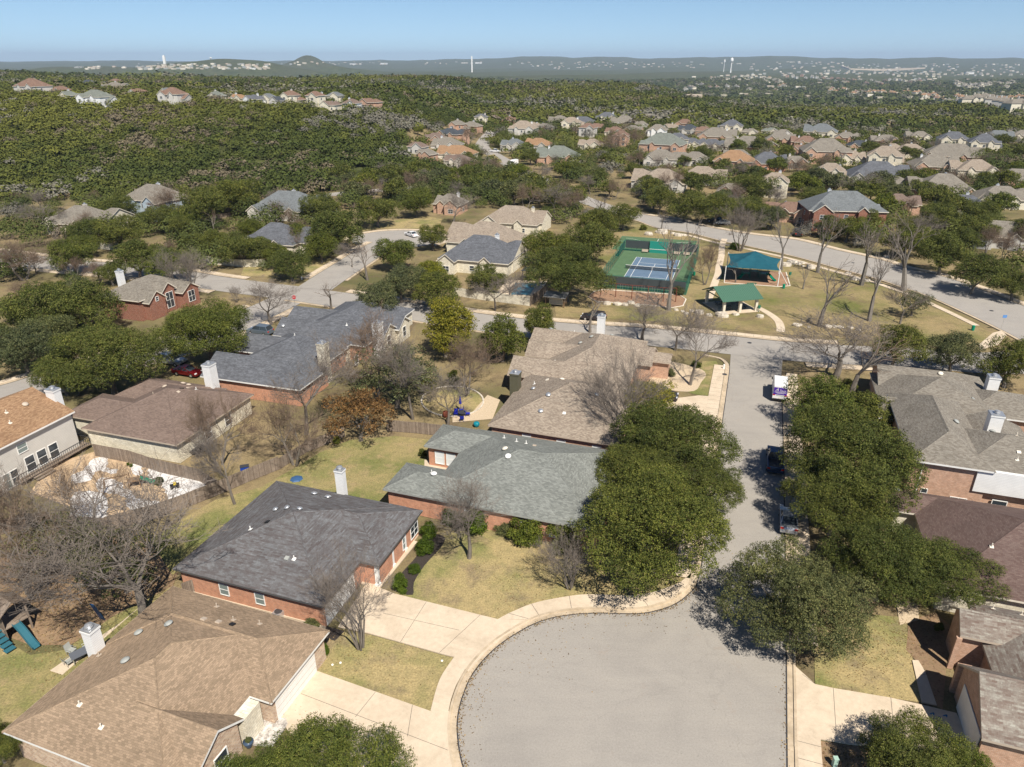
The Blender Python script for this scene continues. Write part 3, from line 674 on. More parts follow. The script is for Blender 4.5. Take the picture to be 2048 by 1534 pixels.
# A: tan roof, bottom corner of the picture
Aw = [(0,-7.8,16.4,0,'x','hh',.36,2.9),(0,-16.2,14.5,-.1,'y','hh',.33,2.9),(6,-14.3,15.4,-9.6,'x','hg',.62,2.9)]
rA, fA = house('brick_house','single storey house with a broad tan shingle roof at the bottom corner', og(345,1172,2.9), -19.5, Aw, 'tan', ['stone_tan'],
  vents=[(2.6,-6.2,'dome'),(.9,-8.7,'pipe','trim_tan'),(4.9,-5.2,'dome'),(4.6,-9.3,'dome'),(6.8,-3.5,'box','trim_tan'),(8.1,-3.3,'box','trim_tan'),(9.3,-3.1,'box','black'),(8.8,-2.4,'pipe','trim_tan'),(6.0,-1.2,'pipe','trim_tan'),(11,-1.9,'pipe','trim_tan'),(4.2,-13.2,'pipe','cream'),(7.0,-14.0,'pipe','cream')])
chimney(rA, -.55,-8.6,.4,-7.65,5.2)
b = MB(); b.box(15.99,-7.0,.02,16.05,-1.9,2.45); g = b.build('garage_door', 'white', rA)
b = MB(); [b.box(16.05,-6.95,.05+.6*k,16.065,-1.95,.07+.6*k) for k in range(1,5)]; b.build('panel_groove','trim_tan',g)
window(rA, 14.09,-8.5,.9,1.0,1.4,'E'); window(rA, 15.13,-12,.5,1.3,1.6,'E')
b = MB(); b.box(14.45,-9.55,0,15.35,-7.85,2.7); b.build('pillar','stone',rA)
# B: charcoal roof
Bw = [(0,0,16.1,16.05,'x','hh',.35,2.9),(5,6.45,18.1,16.0,'x','hh',.35,2.9)]
rB, fB = house('brick_house','single storey orange brick house with a charcoal shingle roof and three round silver vents', og(345,1137,2.9), -18.5, Bw, 'charcoal', ['brick_org'], trim='trim_dark',
  vents=[(5.3,8.9,'turbine','metal'),(6.7,8.95,'turbine','metal'),(8.1,9.0,'turbine','metal'),(6.2,14.2,'dome','metal'),(8.0,14.0,'dome','metal'),(4.7,5.6,'pipe','white'),(6.0,6.6,'box','black'),(10.3,3.4,'box','ventgrey'),(11,3.5,'pipe','white')])
chimney(rB, 7.9,15.85,8.8,16.6,5.9)
for x in (5.2, 9.1): window(rB, x,.41,.85,1.05,1.3,'S','screen')
window(rB, 17.68,14.6,.5,1.7,1.5,'E','glass'); window(rB, 17.68,12.2,.5,.6,1.5,'E','screen')
b = MB(); b.box(15.68,.75,.02,15.74,5.7,2.4); b.build('garage_door','white',rB)
for y in (6.9,9.9,12.6):
    b = MB(); b.box(17.35,y-.17,.1,17.69,y+.17,2.95); b.box(17.28,y-.24,.1,17.76,y+.24,.35); b.build('porch_post','white',rB)
b = MB(); b.box(15.8,6.6,.0,17.75,15.4,.12); b.build('porch_floor','concrete',rB)
b = MB(); b.box(0.3,.30,.0,15.8,.38,.3); b.build('plinth','concrete',rB)
# C: sage roof
Cw = [(5,0,24.5,16.5,'x','hh',.36,2.9),(0,0,13,6,'x','hh',.36,2.9),(.2,10.3,13,16.3,'x','hh',.36,2.9)]
rC, fC = house('brick_house','single storey orange brick house with a sage green shingle roof', og(765,978,2.9), -18.5, Cw, 'sage', ['brick_org'], trim='ventgrey',
  vents=[(12.3,7.0,'dome','white'),(11.3,8.9,'dome','cream'),(4.9,3.0,'dome','white'),(4.4,3.5,'pipe','white'),(11.5,12.5,'pipe','white'),(9.6,13.4,'pipe','white'),(12.8,12.2,'pipe','white'),(14,11.7,'box','trim_tan')])
for x in (2.1,3.6): window(rC, x,10.71,.45,1.25,1.75,'S','blind')
for x in (16.5,19.7): window(rC, x,.41,.7,1.4,1.5,'S','blind')
window(rC, 10.2,.41,.7,1.4,1.5,'S','blind')
# D: taupe roof
Dw = [(0,0,17.1,17.6,'y','hh',.40,2.9),(-2.9,16.3,14,22.6,'x','gh',.60,2.9),(-2.7,24.5,14,29.4,'x','gh',.74,2.9),(1.5,17,15.2,37,'y','hh',.43,2.9),(-3.9,31.2,12,36.6,'x','gh',.5,2.9),(8,26.5,17.4,33,'x','hg',.55,2.9),(12,28.4,20,32,'x','hg',.5,2.9)]
rD, fD = house('brick_house','sprawling single storey brick house with a taupe shingle roof and an olive chimney', og(975,850,2.9), -18.5, Dw, 'taupe', ['brick_tan'], trim='trim_tan',
  vents=[(6.6,12.6,'dome','cream'),(6.3,13.8,'dome','trim_tan'),(2.7,12.0,'pipe','white'),(3.2,9.9,'dome','metal'),(12.3,9.4,'dome','metal'),(6.4,6.2,'dome','metal'),(6.2,3.4,'dome','metal'),(9.3,3.6,'box','white'),(4.5,12.4,'box','cream'),(7,29.8,'dome'),(5.6,28,'dome'),(9.8,32.4,'dome'),(-1,34,'dome'),(3,34.5,'pipe','white'),(3.3,21,'pipe','white')])
chimney(rD, -.55,10.6,.75,12.0,5.7,'olive_sid'); chimney(rD, 6.6,35.6,7.8,36.8,6.9,'white_sid')
for x in (2.0,6.6,11.2): window(rD, 3.2+x,.41,1.2,1.2,1.0,'S','blind')
# E: slate roof
Ew = [(0,0,17.1,8.6,'x','gh',.55,2.9),(-1.6,10.4,15.5,17.0,'x','gh',.58,2.9),(.2,18.3,18,25.0,'x','gh',.66,2.9),(-2.3,26.2,15,32.5,'x','gh',.5,2.9),(2,6,15.2,20,'y','hh',.42,2.9),(3,19.5,17.8,38.6,'y','hh',.42,2.9),(10,22,19.4,28,'x','hg',.6,2.9),(12,27,20.0,32.4,'x','hg',.6,2.9)]
rE, fE = house('brick_house','long house of stepped gables with a slate grey shingle roof', og(400,752,2.9), -17, Ew, 'slate', ['brick_org','stone'], wallmap=[0,0,0,0,1,1,1,1],
  vents=[(1.3,20.1,'dome','metal'),(8,13.5,'pipe','white'),(13.0,21.5,'pipe','white')])
chimney(rE, 15.0,8.6,16.3,10.0,6.6,'stone'); chimney(rE, 18.2,20.6,19.6,22.0,6.2,'white_sid')
for y in (24.6,29.6): window(rE, 19.12 if y < 27 else 19.72, y,.8,1.3,1.9,'E')
window(rE, 17.4,16.0,.6,1.2,1.6,'E'); window(rE, 14.8,15,.4,1.6,1.9,'E','blind')
# F: brown roof with cream stone wall
Fw = [(0,0,14.9,15.5,'x','hh',.42,2.9),(-5.7,2.2,8,9.2,'x','hh',.40,2.9),(-3.6,9.2,10,15.9,'x','hh',.42,2.9)]
rF, fF = house('stone_house','single storey cream stone house with a plain brown shingle roof', og(162,856,2.9), -17.5, Fw, 'brown', ['stone'], trim='trim_tan',
  vents=[(4.6,10.3,'dome','trim_tan'),(6.3,12.8,'dome','trim_tan'),(4.6,13.6,'dome','trim_tan'),(7.7,11.2,'box','trim_tan'),(5.5,7.2,'pipe','trim_tan'),(8.7,8.3,'box','trim_tan'),(9.2,11,'pipe','white'),(8.1,9.6,'box','black')])
chimney(rF, 7.7,14.4,9.0,15.8,6.9,'white_sid')
window(rF, 14.48,6,.6,1.3,1.6,'E'); window(rF, 14.48,10,.6,1.3,1.6,'E')
# G: two storey white house
Gw = [(-12.2,-16,.3,.8,'y','gg',.40,5.6)]
rG, fG = house('white_house','two storey white clapboard house with an orange brown shingle roof above a timber deck', og(135,827,5.6), -18.5, Gw, 'orange', ['white_sid2'],
  vents=[(-3.8,-2.2,'dome','trim_tan'),(-3.9,-4.6,'pipe','cream'),(-2.3,-5.6,'pipe','cream')])
chimney(rG, -3.6,.55,-2.2,1.6,8.1)
for y in (-3.0,-4.6,-6.2): window(rG, -.12,y,.85,1.3,2.0,'E','glass')
window(rG, -.12,-8.4,.2,1.0,2.0,'E'); window(rG, -.12,-9.4,.2,.9,2.0,'E','screen'); window(rG, -.12,-6.6,3.6,1.3,1.2,'E','screen'); window(rG, -.12,-12.6,.85,1.6,1.6,'E')
# right hand houses
oRU = og(1823.5,920,5.7)
Uw = [(-.2,0,8.2,18.3,'y','hh',.52,5.7),(5,.4,27,10.4,'x','hh',.42,5.7),(.2,26.2,15,35.3,'x','gh',.44,3.0),(-.3,18.1,15,32,'y','hh',.42,3.0),(10,21,20,30.2,'x','hh',.42,3.0),(8,10,16,19,'y','gg',.42,3.0),(-1.6,13.5,4,18.6,'x','gh',.75,4.2)]
rU, fU = house('brick_house','two storey brick and white siding house with a grey tan roof on many hips', oRU, -18.5, Uw, 'greytan', ['brick_tan','white_sid'], wallmap=[0,0,0,0,0,0,0],
  vents=[(8.5,30.2,'dome','cream'),(8.4,28,'box','ventgrey'),(5.5,27,'box','ventgrey'),(7,25.5,'box','ventgrey'),(11,22.5,'box','ventgrey'),(5.8,9.0,'dome','ventgrey'),(9.6,8.6,'dome','ventgrey'),(11.5,7,'pipe','cream'),(10.5,2.2,'pipe','cream'),(13,1.8,'pipe','cream'),(10.8,3.2,'box','cream'),(3.2,33,'box','cream')])
chimney(rU, 14.2,28.6,15.6,30,5.7); chimney(rU, 9.6,10.2,11.0,11.6,7.9)
b = MB(); b.box(6.6,.2,2.9,22,.72,5.6); b.build('siding_panel','white_sid',rU)
window(rU, 13.2,.2,3.9,1.7,1.1,'S','screen'); window(rU, 2.1,.42,1.0,.7,1.2,'S','glass'); window(rU, 5.6,.42,.4,1.7,1.3,'S','glass'); window(rU, 9.6,.62,.2,1.5,1.8,'S','glass')
b = MB(); b.tube([(1.3,.3,.2),(1.3,.3,5.5)], .06, 6); b.build('downpipe','white',rU)
oRB = og(1821.4,982.3,2.9)
Rw = [(-.3,-16.4,18,0,'x','hh',.42,2.9),(-2.5,-4.6,6,0.02,'x','hh',.42,2.9)]
rR, fR = house('stone_house','single storey cream stone house under a smooth maroon brown roof', oRB, -18.5, Rw, 'maroon', ['stone'], trim='cream', vents=[(4.6,-11.6,'pipe','cream'),(-1.6,-1.0,'dome','metal')])
oBR = og(1908.5,1347.5,3)
Zw = [(2.9,-5.2,20,9.6,'x','hh',.50,2.9),(.55,-5.9,14,1.3,'x','gh',.75,3.0),(1.1,4.0,12,7.6,'x','gh',.75,3.5)]
Zw = [tuple(list(w)) for w in Zw]
rZ, fZ = house('brick_house','brick house with two steep gables and a mottled grey and red roof', oBR, -18.5, Zw, 'multi', ['brick_tan'], trim='trim_tan',
  vents=[(8,3.5,'pipe','white'),(4.5,8.6,'pipe','cream'),(6.5,8.3,'pipe','cream')])
b = MB(); b.box(.74,-5.2,.02,.80,-.3,2.5); b.build('garage_door','white',rZ)
b = MB(); b.box(.6,1.2,.0,1.6,1.6,2.8); b.box(.9,3.9,0,1.3,4.2,3.3); b.build('porch_post','brick_tan',rZ)
# simpler houses of the middle distance -------------------------------------------------
def midhouse(label, u, v, wpx, st, roof, wall, seed, dz=0, ang=None, name='house', ch='white_sid2', flip=None, detail=True, group=None):
    p = at(u, v); rr = random.Random(seed); k = ppm(p); w = wpx/k*.95; w = min(max(w, 9), 32); d = min(w*rr.uniform(.7,.85), 17)
    a = ang if ang is not None else math.degrees(GA)+rr.choice((0,0,90,-90,0))*0+rr.uniform(-6,6)
    z = (2.9 if st == 1 else 5.6)+dz; ft = flip if flip is not None else rr.random() < .5
    s = 1 if ft else -1
    gw = rr.uniform(4.6,6.2); gx = s*(w/2-gw/2-.2); pr = rr.uniform(1.2,2.4)
    pt = rr.uniform(.58,.72); z += .5; w *= 1.06
    wings = [(-w/2,0,w/2,d,'x','hh',pt,z), (gx-gw/2,-pr,gx+gw/2,d*.6,'y','gh',.75,z-(.0 if st == 1 else .25))]
    e0, e1 = sorted((-s*w*.05, -s*(w/2+rr.uniform(0,2.2))))
    wings.append((e0, d*.25, e1, d+rr.uniform(1,3.5), 'x', 'hh' if not detail else ('gh' if -s < 0 else 'hg'), .5, z-(0 if st == 1 else 2.6)+.02))
    if detail: wings.append((-s*w*.18-1.6,-.7,-s*w*.18+1.6,d*.5,'y','gh',.85,z))
    root, r = house(name, label, (p[0], p[1], p[2]-.3), a, wings, roof, [wall], trim='cream', group=group, caps=False, ov=.4, base=-2.5 if p[1] > 260 else 0)
    nw = 0
    for fl in range(st):
        zz = .9+2.8*fl
        window(root, gx, -pr+.27, zz, 1.7, 1.4, 'S', 'glass'); 
        for q in (-.32, .02): window(root, s*w*q*.8, .40, zz, 1.2, 1.3, 'S', 'glass')
        window(root, w/2-.41, d*.4, zz, 1.3, 1.3, 'E', 'glass'); window(root, -w/2+.41, d*.4, zz, 1.3, 1.3, 'W', 'glass')
    if ch:
        cx = rr.uniform(-.3,.3)*w; cy = d*rr.choice((.62,.9)); zc = roof_z(wings, cx, min(cy, d-.2))+1.6
        chimney(root, cx-.45, cy-.4, cx+.45, cy+.4, max(zc-.5, z+1.6), ch, z0=z-.5)
    return root
MH = [ # label, u, v(base), width px, storeys, roof, wall, chimney
 ('two storey house with pale blue siding and a tan roof above the fenced yards',288,438,112,2,'greytan','blue_sid','white_sid'),
 ('low house with a tan roof and tall cream chimney half hidden by oaks',140,470,120,1,'greytan','stone','cream'),
 ('house with blue grey roof, white side wall and satellite dish',560,442,140,1,'bluegrey','white_sid2','white_sid'),
 ('dark slate roofed house with solar panels behind a pale fence',535,512,118,1,'slate','stone',None),
 ('small tan gabled house behind bare trees above the far turning circle',893,428,62,1,'greytan','brick_tan','white_sid'),
 ('long taupe roofed house with cream walls by the far turning circle',955,512,140,1,'taupe','stone','white_sid'),
 ('low house with a charcoal blue roof and round topped white chimney beside the pool',945,548,150,1,'slate','stone','white_sid'),
 ('cream stone house with a taupe roof ending in a tall cream chimney',1015,468,122,1,'taupe','stone','stone'),
 ('two storey red brick house with blue grey roof across the road from the park',1690,462,150,2,'bluegrey','brick_red','white_sid'),
 ('red brown roofed house behind a spreading oak across the park road',1580,445,76,1,'redbrown','brick_tan','white_sid'),
 ('brown roofed house just beyond the two storey red brick one',1795,430,70,1,'brown','brick_tan',None),
 ('tan roofed house with a blue white chimney among dense oaks',1892,402,112,1,'greytan','brick_tan','white_sid'),
 ('long low tan roof with a white chimney near the edge of the oaks',2005,418,98,1,'greytan','stone','white_sid'),
 ('tan roofed house with white gable wall far along the park road',2000,498,112,1,'greytan','white_sid2','white_sid'),
 ('tan roofed house cut by the edge of the picture above the oaks',2035,376,80,1,'greytan','brick_tan','white_sid'),
 ('slate roofed house with a wide blue grey roof and white chimney in the oaks',1757,372,115,1,'slate','white_sid2','white_sid'),
 ('house with white gabled front and taupe roof facing the park road',1318,383,100,1,'taupe','white_sid2','stone'),
 ('house with a tall arched window in its white gable',1398,370,76,1,'taupe','white_sid2',None),
 ('orange brown roofed house standing out among the grey roofs',1462,350,78,2,'orange','brick_tan','cream'),
 ('slate roofed house with a brick chimney beside the orange roof',1532,342,74,1,'slate','brick_org','brick_org'),
 ('large two storey tan brick house with twin front gables',1652,328,94,2,'greytan','brick_tan','white_sid'),
 ('red brown roofed house beside the twin gabled brick one',1597,312,42,1,'redbrown','brick_tan','white_sid'),
 ('dark roofed house with solar panels among the oaks',1718,304,44,1,'dark','brick_tan','white_sid'),
 ('small tan roof poking out between dense oaks',1773,293,50,1,'greytan','brick_tan','cream'),
 ('long tan roofed house on the wooded rise',1902,326,108,1,'greytan','brick_tan',None),
 ('wide tan roof below the wooded rise',1872,348,88,1,'greytan','brick_tan','white_sid'),
 ('tan roofed house partly behind oaks with its ridge just showing',1840,284,42,1,'greytan','stone',None),
 ('pale blue and white house with a grey roof at the wood edge',1998,284,54,1,'bluegrey','white_sid','white_sid'),
 ('tan roofed house at the picture edge beside the pale blue one',2045,282,40,1,'greytan','stone',None),
 ('low tan roofed house behind the oaks of the park road',1457,400,50,1,'greytan','brick_tan',None),
 ('tan roofed house with tall white chimneys beyond the oaks',1318,332,70,1,'greytan','white_sid2','white_sid'),
 ('grey green roofed two storey house with bay windows',1318,312,88,2,'green','brick_tan',None),
 ('tan roofed house next to the grey green one',1385,332,52,1,'greytan','white_sid2','white_sid'),
 ('dark slate roof with a white chimney next to the street trees',1381,298,38,1,'slate','stone','white_sid'),
 ('long tan roofed house with a white chimney before the ridge',1430,284,72,1,'greytan','brick_tan','white_sid'),
 ('small tan house with a white chimney on the bend',1500,274,26,1,'greytan','stone','white_sid'),
 ('tan roofed house with cream gable among bare trees',1490,306,84,1,'greytan','brick_tan','cream'),
 ('pale green roofed house before the dark wooded ridge',1541,272,26,1,'green','stone',None),
 ('tan roofed house with a white gable before the ridge',1566,277,34,1,'greytan','white_sid2',None),
 ('low tan roofed house at the foot of the ridge',1557,290,54,1,'greytan','brick_tan','white_sid'),
 ('blue grey roofed house at the foot of the ridge',1640,274,62,1,'bluegrey','stone','white_sid'),
 ('tall plain white two storey house with a grey roof',1312,279,38,2,'greytan','white','white_sid'),
 ('tan roofed house just behind the tall white one',1318,248,22,1,'greytan','stone',None),
 ('white house roofed with dark solar panels',1374,270,42,1,'dark','white_sid2',None),
 ('tan and red roofed house behind the one with solar panels',1366,256,34,1,'redbrown','brick_tan',None),
 ('small tan house by the wood edge left of the white one',1282,259,26,1,'greytan','white_sid2',None),
 ('tan hipped roof standing against the wood',1295,241,26,1,'greytan','stone','cream'),
 ('broad tan roofed house with twin chimneys below the wood',1246,254,48,1,'greytan','white_sid2','white_sid'),
 ('blue slate roofed two storey house below the wood',1211,250,40,2,'slate','stone','white_sid'),
 ('blue slate and tan roofed house with a brick chimney below the wood',1160,254,54,1,'slate','stone','brick_tan'),
 ('two storey white house with a brown roof and dark porch',1172,274,34,2,'redbrown','white_sid2','white_sid'),
 ('red brown roofed house with a cream chimney behind rusty trees',1226,274,38,1,'redbrown','stone','cream'),
 ('tan house with three white chimneys in the far row',1115,252,46,1,'greytan','white_sid2','white_sid'),
 ('tan and brick house with a white chimney at the head of the far street',1015,249,26,1,'redbrown','brick_tan','white_sid'),
 ('brown roofed house with solar panels heading the far street',985,245,26,1,'brown','brick_tan',None),
 ('large tan roofed house facing the far street',1042,276,56,2,'taupe','white_sid2','white_sid'),
 ('grey roofed house with white walls beside the orange roof on the far street',1025,303,46,1,'bluegrey','white_sid2','white_sid'),
 ('orange roofed white house on the right side of the far street',1070,302,54,1,'orange','white_sid2',None),
 ('large grey green roofed house behind the round oak and white van',1112,328,82,1,'green','brick_tan','white_sid'),
 ('tan gabled house with a white chimney at the left of the far street',938,262,34,1,'greytan','brick_tan','white_sid'),
 ('orange walled gabled house at the left of the far street',912,268,26,2,'greytan','brick_tan','cream'),
 ('black roofed house with two white chimneys',893,280,48,1,'dark','brick_tan','white_sid'),
 ('brown roofed house left of the black roof',866,290,44,1,'brown','brick_tan','white_sid'),
 ('grey brown roofed white house above the bright orange roof',888,303,60,1,'greytan','white_sid2','white_sid'),
 ('bright orange roofed house with a cream gable by the far street',908,322,76,1,'orange','cream',None),
 ('grey brown roofed house at the edge of the wood below the orange roof',848,322,40,1,'greytan','brick_tan',None),
 ('small brown roofed house half sunk in the wood edge',831,307,30,1,'brown','white_sid2',None),
 ('brown roofed house with a cream gable right below the bright orange roof',912,336,52,1,'brown','cream',None),
 # hillside row
 ('brown roofed two storey house at the left end of the hillside row',50,192,58,2,'redbrown','white_sid2','white_sid'),
 ('small tan roofed house behind the left end of the hillside row',22,174,26,1,'greytan','stone',None),
 ('tan gabled house with white walls on the hillside',113,192,38,1,'redbrown','white_sid2','white_sid'),
 ('grey green roofed house tucked between tan roofs on the hillside',130,202,34,1,'green','stone','white_sid'),
 ('dark solar roofed house near the top of the hillside',168,174,36,1,'dark','stone',None),
 ('tan house with a white chimney near the top of the hillside',221,183,42,1,'greytan','white_sid2','white_sid'),
 ('reddish house at the very top of the hillside row',225,170,32,1,'redbrown','brick_tan','brick_tan'),
 ('pale green roofed white house standing lowest on the hillside',180,216,58,2,'green','white_sid','cream'),
 ('small tan house between bushes on the hillside',272,195,24,1,'redbrown','white_sid2','white_sid'),
 ('grey blue roofed house behind the red brown one on the hillside',328,194,28,1,'bluegrey','stone','white_sid'),
 ('red brown roofed white house alone in the middle of the hillside',338,210,46,2,'redbrown','white_sid2',None),
 ('green roofed house at the start of the right hand hillside row',426,203,26,1,'green','stone','cream'),
 ('tan house in the right hand hillside row',472,208,36,1,'orange','stone','white_sid'),
 ('dark grey roofed white house in the right hand hillside row',502,210,28,1,'slate','white_sid','white_sid'),
 ('blue grey roofed house with a cream gable in the hillside row',531,207,28,1,'bluegrey','stone',None),
 ('dark roofed house in front of the cream one in the hillside row',553,213,24,1,'dark','white_sid2',None),
 ('tan house with a tall cream gable in the hillside row',578,212,28,2,'redbrown','stone','cream'),
 ('tan gabled house with a round window near the row end',625,213,32,2,'redbrown','stone','white_sid'),
 ('brown roofed house lowest in the right hand row',655,222,32,1,'brown','stone','white_sid'),
 ('grey roofed house behind the bushes near the row end',667,203,26,1,'bluegrey','stone',None),
 ('brown roofed white house near the right end of the hillside row',698,218,28,1,'brown','white_sid','white_sid'),
 ('tan and red roofed house ending the hillside row',733,216,30,1,'redbrown','brick_tan','cream'),
]
XH = [(1140,262,40),(1085,264,32),(1190,264,32),(1262,270,36),(1335,264,30),(1405,272,34),(1460,270,44),(1420,302,48),(1352,300,46),(1535,305,46),(1475,326,50),(1590,338,50),(1702,330,54),(1765,338,66),(1822,316,62),(1955,356,76),(1690,286,44),(1612,296,48),(1905,300,56),(1965,308,56),(1545,395,56),(1180,302,44),(1832,392,74),(1655,372,56),(1062,262,30),(1240,292,34),(1925,430,80),(960,250,26)]
XH.sort()
for i, (u, v, w) in enumerate(XH):
    rf, wl = random.Random(i).choice((('greytan','brick_tan'),('taupe','stone'),('greytan','brick_tan'),('slate','stone'),('redbrown','brick_tan')))
    MH.append((f'{ {"greytan":"tan","taupe":"taupe","slate":"slate grey","redbrown":"red brown"}[rf]} roofed house, number {("one two three four five six seven eight nine ten eleven twelve thirteen fourteen fifteen sixteen seventeen eighteen nineteen twenty twenty-one twenty-two twenty-three twenty-four twenty-five twenty-six twenty-seven twenty-eight").split()[i]} from the left among the crowded estate roofs', u, v, w, 1+(i % 3 == 0), rf, wl, 'white_sid' if i % 2 else 'cream'))
for i, h in enumerate(MH):
    lab, u, v, w, st, rf, wl, ch = h
    midhouse(lab, u, v, w, st, rf, wl, 100+i, ch=ch, ang={0:-24,8:-8,2:-12,5:-18.5,6:-18.5,7:-18.5}.get(i), detail=w > 34, name='brick_house' if 'brick' in wl else 'house', group='houses of the estate beyond the park' if i > 8 else None)
# red brick gabled house on the left
Hw = [(-7.6,0,2.4,14,'y','hh',.5,4.2),(-4,1.0,3.8,5.8,'x','hg',.8,3.6),(-4,5.4,3.0,9.4,'x','hg',.8,4.4),(-4,9.0,4.6,14.2,'x','hg',.62,3.4)]
rH, fH = house('brick_house','dark red brick house with stacked gables and an arched front window between oaks', (at(282,642)[0]-1.5, at(282,642)[1], 0), -18.5, Hw, 'greytan', ['brick_red'], trim='cream')
chimney(rH, -7.9,5.5,-6.9,6.6,7.8,'white_sid')
window(rH, 3.53,3.4,3.4,.8,.9,'E','glass'); window(rH, 2.73,7.4,.8,1.9,3.2,'E','glass'); window(rH, 4.33,11.6,1.0,1.8,2.3,'E','glass')
# ---------------------------------------------------------------- trees
def crown_mesh(name, seed, nl, nq, leaf, flat=.62, lobr=(.20,.36), spread=.78):
    r = np.random.default_rng(seed)
    L = []
    while len(L) < nl:
        p = r.uniform(-1, 1, 3)
        if np.hypot(p[0], p[1]) > 1 or np.linalg.norm(p) > 1.1: continue
        q = np.array([p[0]*spread, p[1]*spread, p[2]*flat*.55+.06-.22*(p[0]**2+p[1]**2)*flat])
        if all(np.linalg.norm(q-o[0]) > .2 for o in L): L.append((q, r.uniform(*lobr)))
        elif r.random() < .02: L.append((q, r.uniform(*lobr)))
    C0 = np.array([l[0] for l in L]); R0 = np.array([l[1] for l in L])
    ns = nq//9; k = r.choice(nl, ns*3, p=R0**2/np.sum(R0**2)); d = r.normal(size=(ns*3, 3)); d[:, 2] = d[:, 2]*.85+.28; d /= np.linalg.norm(d, axis=1)[:, None]
    rad = R0[k]*r.uniform(.62, 1.22, ns*3)*np.array([1]); P = C0[k]+d*rad[:, None]*np.array([1, 1, .82])
    inside = (np.linalg.norm(P[:, None]-C0[None], axis=2) < R0[None]*.60).any(1)
    P, D = P[~inside][:ns], d[~inside][:ns]; ns = len(P)
    P = np.repeat(P, 9, 0)+r.normal(size=(ns*9, 3))*leaf*np.array([1.5, 1.5, 1.0]); D = np.repeat(D, 9, 0)
    n = len(P); N = D*.9+r.normal(size=(n, 3))*.8+np.array([0, 0, .35]); N /= np.linalg.norm(N, axis=1)[:, None]
    A = np.cross(N, r.normal(size=(n, 3))); A /= np.linalg.norm(A, axis=1)[:, None]; B = np.cross(N, A)
    s = leaf*r.uniform(.55, 1.25, n)[:, None]; A = A*s; B = B*s*r.uniform(.45, .8, n)[:, None]
    V = np.stack([P-A, P-B*.9+A*.1, P+A, P+B], 1).reshape(-1, 3)
    return npmesh(name, V, 4, [MATS['live_oak_leaf']])
def tubes_mesh(name, segs, mt, n=5):
    """segs: list of (p0, p1, r0, r1)"""
    V = []; A = np.array([s[0] for s in segs], float); B = np.array([s[1] for s in segs], float); ra = np.array([s[2] for s in segs])[:, None]; rb = np.array([s[3] for s in segs])[:, None]
    d = B-A; d /= np.maximum(np.linalg.norm(d, axis=1), 1e-6)[:, None]; u = np.where(np.abs(d[:, 2:3]) < .9, [[0, 0, 1.]], [[1., 0, 0]])
    x = np.cross(d, u); x /= np.linalg.norm(x, axis=1)[:, None]; y = np.cross(x, d); out = []
    for k in range(n):
        a0, a1 = 2*math.pi*k/n, 2*math.pi*(k+1)/n
        c0 = x*math.cos(a0)+y*math.sin(a0); c1 = x*math.cos(a1)+y*math.sin(a1)
        out.append(np.stack([A+c0*ra, A+c1*ra, B+c1*rb, B+c0*rb], 1))
    V = np.concatenate(out).reshape(-1, 3); return npmesh(name, V, 4, [mt])
def grow(seed, base, d, length, rad, depth, cfg, big, small, lim):
    r = random.Random(seed)
    def rec(p, d, ln, rd, lv):
        if len(small) > lim: return
        n = 3 if lv < 2 else 2; q = p
        for i in range(n):
            j = cfg['wig']*(1 if lv else .4)
            d = (d+Vector((r.uniform(-j,j), r.uniform(-j,j), r.uniform(-j,j)*.6+cfg['up']*(.12 if lv > 1 else .05)))).normalized()
            e = q+d*ln/n; r1 = rd*(1-.16)
            (big if lv <= 2 else small).append((q, e, rd, r1)); q = e; rd = r1
            if lv >= 1 and i < n-1 and lv < cfg['dep']:
                side(q, d, ln*.66, rd*.55, lv+1)
        if lv < cfg['dep']:
            for _ in range(cfg['kids'][min(lv, len(cfg['kids'])-1)]): side(q, d, ln*r.uniform(.62,.86), rd*.66, lv+1)
    def side(q, d, ln, rd, lv):
        a = r.uniform(*cfg['ang']); ax = d.cross(Vector((r.uniform(-1,1), r.uniform(-1,1), r.uniform(-1,1)))).normalized()
        nd = (d*math.cos(a)+ax*math.sin(a)).normalized()
        if nd.z < cfg.get('minz', -.15): nd.z = abs(nd.z)*.5; nd.normalize()
        rec(q, nd, ln, max(rd, cfg['rmin']), lv)
    rec(base, d, length, rad, 0)
def bare_pair(name, seed, stems, cfg, lim=5200, mb='bark', mt='twig'):
    big, small = [], []; r = random.Random(seed)
    for s in range(stems):
        a = 2*math.pi*s/stems+r.uniform(-.4,.4); t = .12 if stems == 1 else r.uniform(.28,.5)
        grow(seed*31+s, Vector((math.cos(a)*.02*(stems > 1), math.sin(a)*.02*(stems > 1), -.02)), Vector((math.cos(a)*t, math.sin(a)*t, 1)).normalized(), cfg['len'], cfg['rad'], 0, cfg, big, small, lim*(s+1)//stems)
    hi = max(max(s[1].z for s in big+small), .1); ds = sorted(math.hypot(s[1].x, s[1].y) for s in small); wd = ds[int(len(ds)*.88)]
    k = 1/hi
    rr_ = random.Random(seed+99); ex = []
    for s in small:
        if s[3] < cfg['rmin']*2.2 and rr_.random() < .75:
            d = Vector((rr_.uniform(-1,1), rr_.uniform(-1,1), rr_.uniform(-.3,1)))*hi*.035*rr_.uniform(.5,1.4); ex.append((s[1], s[1]+d, cfg['rmin']*.7*hi, cfg['rmin']*.4*hi))
    small = small+ex
    f = lambda S: [(s[0]*k, s[1]*k, s[2]*k, s[3]*k) for s in S]
    a = tubes_mesh('trunk', f(big), M[mb], 6); b = tubes_mesh('crown', f(small), M[mt], 3); return a, b, wd*k
CF = dict(wig=.20, up=.30, dep=6, kids=(3,3,3,2,2,2), ang=(.35,.9), rmin=.0008, len=.24, rad=.019)
CV = dict(CF, len=.26, rad=.015, ang=(.25,.7), up=.45, kids=(2,2,2,2,2,2), wig=.16)
